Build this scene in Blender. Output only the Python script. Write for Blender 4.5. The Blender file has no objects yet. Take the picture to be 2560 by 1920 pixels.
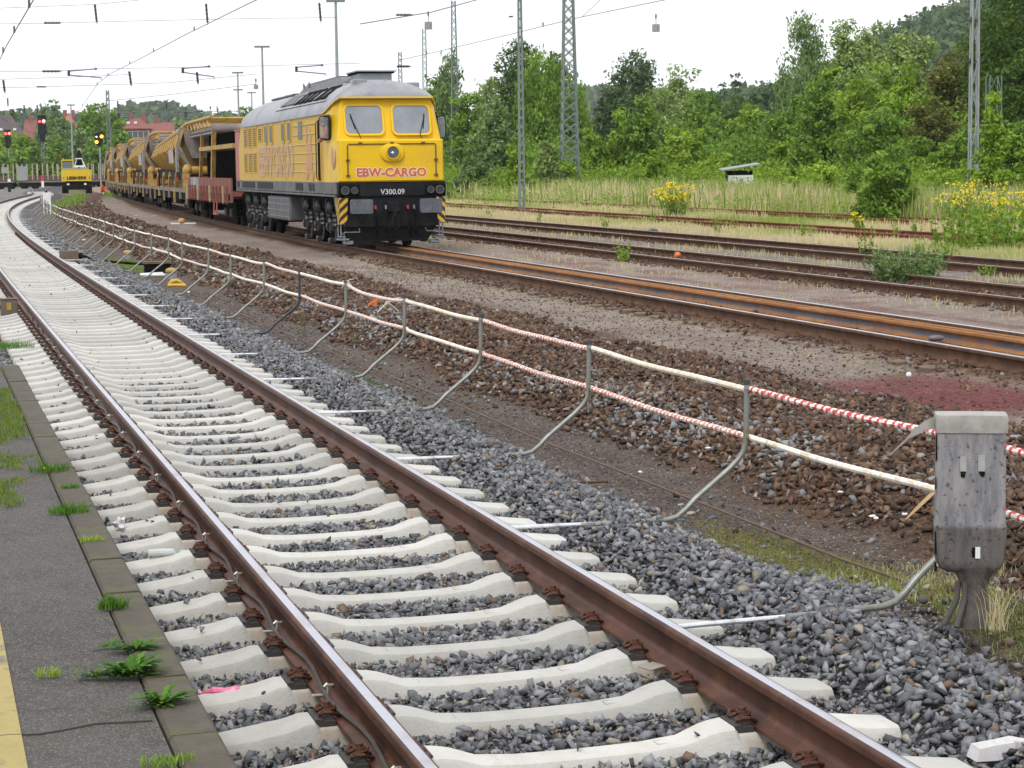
import bpy, bmesh, math, random
import numpy as np
from mathutils import Vector, Matrix, Euler, noise as mnoise
PI = math.pi
random.seed(5); RNG = np.random.default_rng(7)
scene = bpy.context.scene
COL = scene.collection

# ------------------------------------------------------------------ camera
CAMH = 1.9814
cam_d = bpy.data.cameras.new('camera'); cam = bpy.data.objects.new('camera', cam_d); COL.objects.link(cam)
cam_d.sensor_width = 36.0; cam_d.lens = 36.0*5038.2/2560.0
cam_d.clip_start = 0.1; cam_d.clip_end = 6000
_p, _r = 0.107130, -0.0121514
_d = Vector((0, math.cos(_p), -math.sin(_p))); _u0 = Vector((0, math.sin(_p), math.cos(_p))); _r0 = Vector((1, 0, 0))
_c, _s = math.cos(_r), math.sin(_r)
_rt = _c*_r0+_s*_u0; _up = -_s*_r0+_c*_u0
_m = Matrix((( _rt.x, _up.x, -_d.x, 0), (_rt.y, _up.y, -_d.y, 0), (_rt.z, _up.z, -_d.z, CAMH), (0, 0, 0, 1)))
cam.matrix_world = _m
scene.camera = cam

# ------------------------------------------------------------------ sky, sun, exposure
SUN_EL, SUN_AZ = math.radians(52), math.radians(200)      # sun behind thick cloud, behind the camera
world = bpy.data.worlds.new("World"); scene.world = world; world.use_nodes = True
wn = world.node_tree; wn.nodes.clear()
wo = wn.nodes.new('ShaderNodeOutputWorld'); bg = wn.nodes.new('ShaderNodeBackground')
sky = wn.nodes.new('ShaderNodeTexSky'); sky.sky_type = 'NISHITA'; sky.sun_disc = False
sky.sun_elevation = SUN_EL; sky.sun_rotation = SUN_AZ; sky.dust_density = 4.0
hs = wn.nodes.new('ShaderNodeHueSaturation'); hs.inputs['Saturation'].default_value = 0.25
mx = wn.nodes.new('ShaderNodeMixRGB'); mx.inputs[0].default_value = 0.93
mx.inputs[2].default_value = (9.7, 10.0, 10.5, 1)           # the bright overcast layer
wn.links.new(sky.outputs[0], hs.inputs['Color']); wn.links.new(hs.outputs[0], mx.inputs[1])
wn.links.new(mx.outputs[0], bg.inputs[0]); bg.inputs[1].default_value = 0.105
wn.links.new(bg.outputs[0], wo.inputs[0])
sd = bpy.data.lights.new('sun', 'SUN'); sd.energy = 1.5; sd.angle = math.radians(14); sd.color = (1, 0.97, 0.92)
so = bpy.data.objects.new('sun', sd); COL.objects.link(so)
so.rotation_euler = Euler((PI/2-SUN_EL, 0, PI-SUN_AZ)).to_quaternion().to_euler()
so.rotation_euler = Vector((math.sin(SUN_AZ)*math.cos(SUN_EL), math.cos(SUN_AZ)*math.cos(SUN_EL), math.sin(SUN_EL))).to_track_quat('Z', 'Y').to_euler()
scene.view_settings.view_transform = 'Standard'; scene.view_settings.look = 'None'
scene.view_settings.exposure = 0.34; scene.view_settings.gamma = 1.0; scene.view_settings.use_curve_mapping = False
scene.cycles.max_bounces = 6; scene.cycles.transparent_max_bounces = 8

# ------------------------------------------------------------------ materials
def nt(name):
    m = bpy.data.materials.new(name); m.use_nodes = True
    t = m.node_tree; b = t.nodes['Principled BSDF']; return m, t, b
def mat(name, c, rough=0.7, metal=0.0, var=0.15, scale=8.0, c2=None, bump=0.0, bscale=None, spec=None, coord='Object', attr=None, dirt=None, dscale=2.0, emit=None, trans=0.0, coat=0.0):
    """colour c broken up by noise towards c2 (or a darker c); dirt = a second colour in blotches; attr = colour attribute that multiplies"""
    m, t, b = nt(name); L = t.links.new
    tc = t.nodes.new('ShaderNodeTexCoord')
    n = t.nodes.new('ShaderNodeTexNoise'); n.inputs['Scale'].default_value = scale; n.inputs['Detail'].default_value = 6; n.inputs['Roughness'].default_value = 0.65
    L(tc.outputs[coord], n.inputs['Vector'])
    r = t.nodes.new('ShaderNodeValToRGB'); r.color_ramp.elements[0].position = 0.32; r.color_ramp.elements[1].position = 0.68
    c2 = c2 or tuple(max(0, x*(1-var*2)) for x in c)
    hi = c if c2 != c else c
    r.color_ramp.elements[0].color = (*c2, 1); r.color_ramp.elements[1].color = (*hi, 1)
    L(n.outputs['Fac'], r.inputs[0]); out = r.outputs[0]
    if dirt:
        n2 = t.nodes.new('ShaderNodeTexNoise'); n2.inputs['Scale'].default_value = dscale; n2.inputs['Detail'].default_value = 8; n2.inputs['Roughness'].default_value = 0.7
        L(tc.outputs[coord], n2.inputs['Vector'])
        r2 = t.nodes.new('ShaderNodeValToRGB'); r2.color_ramp.elements[0].position = 0.5; r2.color_ramp.elements[1].position = 0.68
        r2.color_ramp.elements[0].color = (0, 0, 0, 1); r2.color_ramp.elements[1].color = (1, 1, 1, 1)
        L(n2.outputs['Fac'], r2.inputs[0])
        mxx = t.nodes.new('ShaderNodeMixRGB'); L(r2.outputs[0], mxx.inputs[0]); L(out, mxx.inputs[1]); mxx.inputs[2].default_value = (*dirt, 1); out = mxx.outputs[0]
    if attr:
        at = t.nodes.new('ShaderNodeAttribute'); at.attribute_name = attr
        mm = t.nodes.new('ShaderNodeMixRGB'); mm.blend_type = 'MULTIPLY'; mm.inputs[0].default_value = 1
        L(out, mm.inputs[1]); L(at.outputs['Color'], mm.inputs[2]); out = mm.outputs[0]
    L(out, b.inputs['Base Color'])
    b.inputs['Roughness'].default_value = rough; b.inputs['Metallic'].default_value = metal
    if spec is not None: b.inputs['Specular IOR Level'].default_value = spec
    if coat: b.inputs['Coat Weight'].default_value = coat; b.inputs['Coat Roughness'].default_value = 0.15
    if trans: b.inputs['Transmission Weight'].default_value = trans
    if emit: b.inputs['Emission Color'].default_value = (*emit[0], 1); b.inputs['Emission Strength'].default_value = emit[1]
    if bump:
        nb = t.nodes.new('ShaderNodeTexNoise'); nb.inputs['Scale'].default_value = bscale or scale*4; nb.inputs['Detail'].default_value = 5
        L(tc.outputs[coord], nb.inputs['Vector'])
        bp = t.nodes.new('ShaderNodeBump'); bp.inputs['Strength'].default_value = 1.0; bp.inputs['Distance'].default_value = bump
        L(nb.outputs['Fac'], bp.inputs['Height']); L(bp.outputs[0], b.inputs['Normal'])
    return m
def leafmat(name, c, c2, tr=0.3):
    m, t, b = nt(name); L = t.links.new
    at = t.nodes.new('ShaderNodeAttribute'); at.attribute_name = 'col'
    sep = t.nodes.new('ShaderNodeSeparateColor'); L(at.outputs['Color'], sep.inputs[0])
    mxx = t.nodes.new('ShaderNodeMixRGB'); L(sep.outputs[0], mxx.inputs[0]); mxx.inputs[1].default_value = (*c, 1); mxx.inputs[2].default_value = (*c2, 1)
    L(mxx.outputs[0], b.inputs['Base Color']); b.inputs['Roughness'].default_value = 0.6; b.inputs['Specular IOR Level'].default_value = 0.25
    tl = t.nodes.new('ShaderNodeBsdfTranslucent'); L(mxx.outputs[0], tl.inputs[0])
    ms = t.nodes.new('ShaderNodeMixShader'); ms.inputs[0].default_value = tr
    o = t.nodes['Material Output']; L(b.outputs[0], ms.inputs[1]); L(tl.outputs[0], ms.inputs[2]); L(ms.outputs[0], o.inputs[0])
    return m
M = {}
M['concrete'] = mat('sleeper_concrete', (0.535, 0.52, 0.48), 0.88, var=0.07, scale=5, bump=0.003, bscale=70, dirt=(0.44, 0.42, 0.375), dscale=3.5, coord='Object')
def concrete_wear(m):
    t = m.node_tree; L = t.links.new; b = t.nodes['Principled BSDF']; src = b.inputs['Base Color'].links[0].from_socket
    oi = t.nodes.new('ShaderNodeObjectInfo'); r = t.nodes.new('ShaderNodeMapRange'); L(oi.outputs['Random'], r.inputs[0]); r.inputs[3].default_value = 0.82; r.inputs[4].default_value = 1.10
    cb = t.nodes.new('ShaderNodeVectorMath'); cb.operation = 'SCALE'; L(src, cb.inputs[0]); L(r.outputs[0], cb.inputs['Scale'])
    tc = t.nodes.new('ShaderNodeTexCoord'); ad = t.nodes.new('ShaderNodeVectorMath'); L(tc.outputs['Object'], ad.inputs[0]); sc_ = t.nodes.new('ShaderNodeVectorMath'); sc_.operation = 'SCALE'; L(oi.outputs['Random'], sc_.inputs['Scale']); sc_.inputs[0].default_value = (40, 20, 9); L(sc_.outputs[0], ad.inputs[1])
    n = t.nodes.new('ShaderNodeTexNoise'); n.inputs['Scale'].default_value = 3.0; n.inputs['Detail'].default_value = 8; n.inputs['Roughness'].default_value = 0.75; L(ad.outputs[0], n.inputs['Vector'])
    # rusty run-off beside the fastenings (|x| near the rail seats) and grey stains elsewhere
    sx = t.nodes.new('ShaderNodeSeparateXYZ'); L(tc.outputs['Object'], sx.inputs[0]); ab = t.nodes.new('ShaderNodeMath'); ab.operation = 'ABSOLUTE'; L(sx.outputs[0], ab.inputs[0]); sb = t.nodes.new('ShaderNodeMath'); sb.operation = 'SUBTRACT'; L(ab.outputs[0], sb.inputs[0]); sb.inputs[1].default_value = 0.7535; a2 = t.nodes.new('ShaderNodeMath'); a2.operation = 'ABSOLUTE'; L(sb.outputs[0], a2.inputs[0])
    mr = t.nodes.new('ShaderNodeMapRange'); L(a2.outputs[0], mr.inputs[0]); mr.inputs[1].default_value = 0.12; mr.inputs[2].default_value = 0.24; mr.inputs[3].default_value = 1; mr.inputs[4].default_value = 0
    ml = t.nodes.new('ShaderNodeMath'); ml.operation = 'MULTIPLY'; L(mr.outputs[0], ml.inputs[0]); L(n.outputs['Fac'], ml.inputs[1]); mp = t.nodes.new('ShaderNodeMapRange'); L(ml.outputs[0], mp.inputs[0]); mp.inputs[1].default_value = 0.35; mp.inputs[2].default_value = 0.65; mp.inputs[4].default_value = 0.75
    m1 = t.nodes.new('ShaderNodeMixRGB'); L(mp.outputs[0], m1.inputs[0]); L(cb.outputs[0], m1.inputs[1]); m1.inputs[2].default_value = (0.36, 0.25, 0.15, 1)
    g = t.nodes.new('ShaderNodeMapRange'); L(n.outputs['Fac'], g.inputs[0]); g.inputs[1].default_value = 0.56; g.inputs[2].default_value = 0.70; g.inputs[4].default_value = 0.55
    m2 = t.nodes.new('ShaderNodeMixRGB'); L(g.outputs[0], m2.inputs[0]); L(m1.outputs[0], m2.inputs[1]); m2.inputs[2].default_value = (0.37, 0.36, 0.34, 1); L(m2.outputs[0], b.inputs['Base Color'])
concrete_wear(M['concrete'])
M['rust'] = mat('rail_rust', (0.098, 0.036, 0.018), 0.55, 0.05, scale=3, c2=(0.042, 0.015, 0.009), bump=0.0010, bscale=90, dirt=(0.125, 0.055, 0.030), dscale=5, spec=0.35)
M['polish'] = mat('rail_polished_top', (0.60, 0.60, 0.66), 0.34, 0.9, var=0.08, scale=4, dirt=(0.42, 0.36, 0.36), dscale=2)
M['rust_dark'] = mat('rail_old_brown', (0.115, 0.060, 0.034), 0.8, 0.0, scale=4, c2=(0.062, 0.034, 0.022), dirt=(0.15, 0.082, 0.045), dscale=5, spec=0.2)
M['top_dull'] = mat('rail_dull_top', (0.42, 0.38, 0.37), 0.4, 0.8, var=0.15, scale=3, dirt=(0.2, 0.13, 0.1), dscale=1.5)
M['rust_red'] = mat('rail_red_rust', (0.20, 0.065, 0.036), 0.9, 0, scale=6, c2=(0.12, 0.040, 0.026), spec=0.15)
M['orange_rust'] = mat('fresh_orange_rust', (0.30, 0.125, 0.030), 0.8, 0.1, scale=3, c2=(0.20, 0.075, 0.022), dirt=(0.36, 0.17, 0.05), dscale=1.2)
M['mill'] = mat('mill_scale_grey', (0.16, 0.15, 0.16), 0.5, 0.4, scale=4, c2=(0.10, 0.09, 0.10), dirt=(0.30, 0.13, 0.04), dscale=1.5)
M['clip'] = mat('clip_rust', (0.115, 0.042, 0.022), 0.75, 0.2, scale=30, c2=(0.055, 0.022, 0.014))
M['clip_plate'] = mat('clip_plate_dark', (0.055, 0.05, 0.045), 0.8, 0, scale=20)
M['galv'] = mat('galvanised_tube', (0.30, 0.31, 0.29), 0.45, 0.5, scale=12, c2=(0.20, 0.21, 0.19), dirt=(0.20, 0.18, 0.13), dscale=5)
M['galv_new'] = mat('bright_zinc_tube', (0.78, 0.80, 0.84), 0.35, 0.6, scale=12, var=0.1, dirt=(0.45, 0.42, 0.38), dscale=9)
M['tube_dark'] = mat('black_painted_tube', (0.035, 0.045, 0.05), 0.5, 0, scale=8)
M['cap'] = mat('dark_cap', (0.05, 0.06, 0.06), 0.6)
M['stone_grey'] = mat('ballast_basalt', (1, 1, 1), 0.8, attr='col', var=0.12, scale=25, spec=0.3)
M['wood'] = mat('weathered_wood', (0.16, 0.11, 0.07), 0.85, scale=6)
M['black'] = mat('black_paint', (0.013, 0.014, 0.017), 0.55, scale=4, dirt=(0.028, 0.026, 0.024), dscale=3, spec=0.12)
M['blackmatt'] = mat('grimy_black', (0.008, 0.008, 0.008), 0.9, scale=4, dirt=(0.020, 0.017, 0.014), dscale=5, spec=0.06)
M['white'] = mat('white_paint', (0.75, 0.75, 0.74), 0.6, var=0.06)
M['grey'] = mat('grey_paint', (0.30, 0.31, 0.32), 0.6)

# ------------------------------------------------------------------ mesh helpers
class MB:
    def __init__(s): s.v = []; s.f = []; s.m = []
    def add(s, vs, fs, mi=0, T=None):
        o = len(s.v)
        for p in vs:
            p = Vector(p)
            s.v.append(tuple(T @ p) if T is not None else tuple(p))
        for f in fs: s.f.append(tuple(i+o for i in f)); s.m.append(mi)
        return s
    def box(s, x0, x1, y0, y1, z0, z1, mi=0, T=None, c=0.0):
        if c <= 0:
            vs = [(x, y, z) for z in (z0, z1) for y in (y0, y1) for x in (x0, x1)]
            fs = [(0, 2, 3, 1), (4, 5, 7, 6), (0, 1, 5, 4), (2, 6, 7, 3), (0, 4, 6, 2), (1, 3, 7, 5)]
            return s.add(vs, fs, mi, T)
        bm = bmesh.new(); bmesh.ops.create_cube(bm, size=1.0)
        for v in bm.verts: v.co = Vector(((x0+x1)/2+v.co.x*(x1-x0), (y0+y1)/2+v.co.y*(y1-y0), (z0+z1)/2+v.co.z*(z1-z0)))
        bmesh.ops.bevel(bm, geom=bm.edges[:], offset=c, segments=1, affect='EDGES')
        bm.verts.index_update()
        s.add([v.co[:] for v in bm.verts], [[v.index for v in f.verts] for f in bm.faces], mi, T); bm.free(); return s
    def tube(s, pts, r, n=8, mi=0, T=None, caps=True):
        pts = [Vector(p) for p in pts]; rs = r if isinstance(r, (list, tuple)) else [r]*len(pts)
        vs = []; fs = []; up = None
        for i, p in enumerate(pts):
            a = pts[max(i-1, 0)]; b = pts[min(i+1, len(pts)-1)]; t = (b-a)
            t = t.normalized() if t.length > 1e-9 else Vector((0, 0, 1))
            if up is None:
                up = Vector((0, 0, 1)) if abs(t.z) < 0.9 else Vector((1, 0, 0))
            x = up.cross(t); x = x.normalized() if x.length > 1e-6 else Vector((1, 0, 0)); y = t.cross(x).normalized(); up = y if False else up
            if abs(up.dot(t)) > 0.95: up = y
            for k in range(n):
                an = 2*PI*k/n; vs.append(p+x*math.cos(an)*rs[i]+y*math.sin(an)*rs[i])
        for i in range(len(pts)-1):
            for k in range(n):
                k2 = (k+1) % n; fs.append((i*n+k, i*n+k2, (i+1)*n+k2, (i+1)*n+k))
        if caps: fs.append(tuple(range(n-1, -1, -1))); fs.append(tuple((len(pts)-1)*n+k for k in range(n)))
        return s.add(vs, fs, mi, T)
    def disc(s, c, ax, r, th, n=20, mi=0, T=None, r2=None):
        c = Vector(c); a = Vector(ax).normalized(); return s.tube([c-a*th/2, c+a*th/2], [r, r2 or r], n, mi, T)
    def loft(s, rings, mi=0, T=None, closed=True, caps=True):
        n = len(rings[0]); vs = [p for r in rings for p in r]; fs = []
        for i in range(len(rings)-1):
            for k in range(n if closed else n-1):
                k2 = (k+1) % n; fs.append((i*n+k, i*n+k2, (i+1)*n+k2, (i+1)*n+k))
        if caps and closed: fs.append(tuple(range(n-1, -1, -1))); fs.append(tuple((len(rings)-1)*n+k for k in range(n)))
        return s.add(vs, fs, mi, T)
    def prism(s, poly, a, b, axis='x', mi=0, T=None):
        """poly of (p,q) extruded along axis from a to b; (p,q) are the two other axes in order"""
        def P(t, p, q): return (t, p, q) if axis == 'x' else ((p, t, q) if axis == 'y' else (p, q, t))
        return s.loft([[P(a, p, q) for p, q in poly], [P(b, p, q) for p, q in poly]], mi, T)
    def sphere(s, c, r, n=10, mi=0, T=None, sc=(1, 1, 1)):
        rings = []; c = Vector(c)
        for i in range(1, n//2+1):
            th = PI*i/(n//2+1); rings.append([c+Vector((sc[0]*r*math.sin(th)*math.cos(2*PI*k/n), sc[1]*r*math.sin(th)*math.sin(2*PI*k/n), -sc[2]*r*math.cos(th))) for k in range(n)])
        return s.loft(rings, mi, T)
    def mesh(s, name, mats, smooth=True, ang=32):
        me = bpy.data.meshes.new(name); me.from_pydata(s.v, [], s.f)
        for m in (mats if isinstance(mats, (list, tuple)) else [mats]): me.materials.append(M[m] if isinstance(m, str) else m)
        me.polygons.foreach_set('material_index', s.m)
        bm = bmesh.new(); bm.from_mesh(me); bmesh.ops.recalc_face_normals(bm, faces=bm.faces[:]); bm.to_mesh(me); bm.free()
        if smooth:
            me.polygons.foreach_set('use_smooth', [True]*len(me.polygons)); me.set_sharp_from_angle(angle=math.radians(ang))
        me.update(); return me
    def build(s, name, mats, parent=None, loc=None, rz=None, smooth=True, ang=32):
        o = bpy.data.objects.new(name, s.mesh(name, mats, smooth, ang)); COL.objects.link(o)
        if parent is not None: o.parent = parent
        if loc is not None: o.location = loc
        if rz is not None: o.rotation_euler = (0, 0, rz)
        return o
def tag(o, label=None, cat=None, group=None, kind=None):
    if label: o['label'] = label
    if cat: o['category'] = cat
    if group: o['group'] = group
    if kind: o['kind'] = kind
    return o
def thing(name, label, cat, loc=(0, 0, 0), rz=0, group=None):
    o = bpy.data.objects.new(name, None); COL.objects.link(o); o.location = loc; o.rotation_euler = (0, 0, rz); o.empty_display_size = 0.2
    return tag(o, label, cat, group)
def dup(root, loc, rz=None, label=None, scale=None):
    def cp(o, par):
        c = o.copy(); COL.objects.link(c)
        if par is not None: c.parent = par
        for ch in o.children: cp(ch, c)
        return c
    r = cp(root, None); r.location = loc
    if rz is not None: r.rotation_euler = (0, 0, rz)
    if label: r['label'] = label
    if scale: r.scale = scale
    return r
def rawmesh(name, V, F, mats, smooth=False, col=None, mi=None):
    """V (n,3), F (m,k) numpy arrays"""
    me = bpy.data.meshes.new(name); k = F.shape[1]
    me.vertices.add(len(V)); me.vertices.foreach_set('co', V.astype(np.float32).ravel())
    me.loops.add(F.size); me.loops.foreach_set('vertex_index', F.astype(np.int32).ravel())
    me.polygons.add(len(F)); me.polygons.foreach_set('loop_start', np.arange(0, F.size, k, dtype=np.int32)); me.polygons.foreach_set('loop_total', np.full(len(F), k, dtype=np.int32))
    for m in mats: me.materials.append(M[m] if isinstance(m, str) else m)
    if mi is not None: me.polygons.foreach_set('material_index', mi.astype(np.int32))
    if smooth: me.polygons.foreach_set('use_smooth', np.ones(len(F), dtype=bool))
    if col is not None:
        a = me.color_attributes.new('col', 'FLOAT_COLOR', 'POINT'); c4 = np.ones((len(V), 4), dtype=np.float32); c4[:, :3] = col; a.data.foreach_set('color', c4.ravel())
    me.update(calc_edges=True); me.validate(); return me
def link(name, me, parent=None):
    o = bpy.data.objects.new(name, me); COL.objects.link(o)
    if parent is not None: o.parent = parent
    return o
def text_mesh(txt, size, depth=0.004, bold=0.0, spacing=1.0, sx=1.0):
    cu = bpy.data.curves.new('lettering', 'FONT'); cu.body = txt; cu.size = size; cu.extrude = depth; cu.offset = bold; cu.align_x = 'CENTER'; cu.align_y = 'CENTER'; cu.space_character = spacing; cu.resolution_u = 3
    o = bpy.data.objects.new('lettering', cu); COL.objects.link(o)
    dg = bpy.context.evaluated_depsgraph_get(); me = bpy.data.meshes.new_from_object(o.evaluated_get(dg)); bpy.data.objects.remove(o); bpy.data.curves.remove(cu)
    if sx != 1.0:
        for v in me.vertices: v.co.x *= sx
    return me
def lettering(txt, size, m, parent, matrix, name='lettering', **k):
    me = text_mesh(txt, size, **k); me.materials.clear(); me.materials.append(M[m] if isinstance(m, str) else m)
    o = link(name, me, parent); o.matrix_local = matrix; return o

# value noise for terrain
_h = RNG.random((256, 256))
def vn(x, y, f=1.0):
    x = np.asarray(x)*f+37.3; y = np.asarray(y)*f+91.7
    xi = np.floor(x).astype(int); yi = np.floor(y).astype(int); fx = x-xi; fy = y-yi; fx = fx*fx*(3-2*fx); fy = fy*fy*(3-2*fy)
    g = lambda a, b: _h[a % 256, b % 256]
    return (g(xi, yi)*(1-fx)+g(xi+1, yi)*fx)*(1-fy)+(g(xi, yi+1)*(1-fx)+g(xi+1, yi+1)*fx)*fy
def fbm(x, y, f=1.0, o=4):
    s = 0; a = 0.5; t = 0
    for i in range(o): s = s+a*vn(x, y, f); t += a; a *= 0.5; f *= 2.07
    return s/t

# ------------------------------------------------------------------ the new track's right rail: plan curve x(y), then continued with a steady bend
CP = [-7.06737577e-11, 2.08082292e-08, -1.81993025e-07, 1.57350546e-05, -2.93687042e-01, 3.20272075e+00]
YS = np.linspace(-5, 420, 8501)
_x218 = np.polyval(CP, 218.); _s218 = np.polyval(np.polyder(CP), 218.)
XS = np.where(YS < 218, np.polyval(CP, np.minimum(YS, 218)), _x218+_s218*(YS-218)+0.00045*(YS-218)**2)
TX = np.gradient(XS, YS); ARC = np.concatenate([[0], np.cumsum(np.hypot(np.diff(XS), np.diff(YS)))])
def pt(y, u):
    x = np.interp(y, YS, XS); t = np.interp(y, YS, TX); n = np.hypot(1, t); return x+u/n, y-u*t/n
def y_at_arc(a): return float(np.interp(a, ARC, YS))
def arc_at_y(y): return float(np.interp(y, YS, ARC))
def rz_at(y): return -math.atan(float(np.interp(y, YS, TX)))
def P3(y, u, z): a, b = pt(y, u); return Vector((float(a), float(b), z))
# the loco's track: centre line
TYs = np.array([0., 20, 35, 50.1, 60, 70, 80, 90.3, 113.6, 137, 160, 183.5, 213, 260, 330])
TXs = np.array([12.03, 6.11, 1.67, -2.795, -5.50, -8.10, -10.7, -13.25, -18.95, -24.55, -29.8, -35.1, -41.2, -49.5, -58.0])
def smooth_curve(ty, tx):
    Y = np.linspace(ty[0], ty[-1], 3301)
    x = np.interp(Y, ty, tx)
    k = np.ones(121)/121
    d = x-np.interp(Y, [Y[0], Y[-1]], [x[0], x[-1]])
    pad = np.pad(x, 60, mode='reflect', reflect_type='odd'); xs = np.convolve(pad, k, 'valid'); return Y, xs
TY, TXX = smooth_curve(TYs, TXs); TDX = np.gradient(TXX, TY)
def ptT(y, u):
    x = np.interp(y, TY, TXX); t = np.interp(y, TY, TDX); n = np.hypot(1, t); return x+u/n, y-u*t/n
def rzT(y): return -math.atan(float(np.interp(y, TY, TDX)))
def line_track(x0, y0, x1, y1):
    s = (x1-x0)/(y1-y0)
    def f(y, u):
        n = math.hypot(1, s); return x0+s*(np.asarray(y)-y0)+u/n, y-u*s/n
    f.s = s; return f
# near rails of the other yard tracks (far end, near end)
G2 = line_track(-2.25, 64.0, 7.5, 29.4); G3 = line_track(-2.9, 82.0, 9.59, 37.65)
G4 = line_track(-3.73, 111.5, 12.5, 50.5); G5 = line_track(-4.6, 137.2, 14.84, 68.0)

# ------------------------------------------------------------------ ground: one sheet following the curve
def pt_ext(y, u):
    y = np.asarray(y, dtype=float); yc = np.minimum(y, 418.); x, yy = pt(yc, u); s = np.interp(418., YS, TX)
    return x+(y-yc)*s*0.6, yy+(y-yc)
TU = lambda y: np.interp(y, [0, 50, 80, 126, 172, 260, 400], [8.3, 8.35, 8.05, 7.75, 7.75, 8.0, 8.5])   # offset of the loco track
def sstep(a, b, x):
    t = np.clip((x-a)/(b-a), 0, 1); return t*t*(3-2*t)
def gz(y, u):
    y = np.asarray(y, dtype=float); u = np.asarray(u, dtype=float)
    n = fbm(y, u, 0.6)-0.5; n2 = fbm(y+50, u, 2.2)-0.5
    w = 0.25*(fbm(y, y*0, 0.35)-0.5)
    z = np.full(np.broadcast(y, u).shape, -0.27)
    z = z+0.035*sstep(0.45, 0.8, u)
    z = z-0.20*sstep(1.0+w, 1.75+w, u)                      # foot of the new ballast
    z = z+0.19*sstep(1.2, 1.7, u)*(1-sstep(2.2, 2.8, u))*np.exp(-((y-9.6)/0.9)**2)
    z = z+(0.22+0.10*n)*sstep(2.5+w, 3.4+w, u)                    # old ballast heap
    z = z+(0.02+0.09*n+0.07*n2)*sstep(3.0, 3.8, u)*(1-sstep(4.8, 5.7, u))
    z = z-(0.02)*sstep(5.5, 6.2, u)+0.03*n2*sstep(5.5, 6.5, u)
    z = z+(0.05)*sstep(7.0, 7.4, u)*(1-sstep(9.6, 10.2, u))
    z = np.where(u > 10, -0.175+0.03*n, z)
    far = sstep(16, 22, u)
    z = z+0.25*n*far
    z = z+6.0*sstep(60, 170, u)*sstep(60, 140, y)
    left = sstep(-2.2, -3.0, u); z = z*(1-left)+left*(-0.32+0.12*n)
    return z
ug = np.unique(np.round(np.concatenate([[-300, -200, -120, -80, -55, -40, -30, -22, -16, -12, -9, -7, -5.5, -4.5, -3.8], np.arange(-3.3, 11, 0.12), np.arange(11, 24, 0.4), [25, 27, 30, 34, 38, 43, 48, 55, 65, 80, 100, 130, 170, 230, 320, 500]]), 3))
yg = np.unique(np.round(np.concatenate([[-5, 0, 2], np.arange(3.5, 30, 0.11), np.arange(30, 70, 0.35), np.arange(70, 150, 1.0), np.arange(150, 250, 2.5), [260, 280, 310, 350, 400, 480, 600, 900, 1500, 3000]]), 3))
YG, UG = np.meshgrid(yg, ug, indexing='ij')
gx, gy = pt_ext(YG, UG); gzz = gz(YG, UG)
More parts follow.
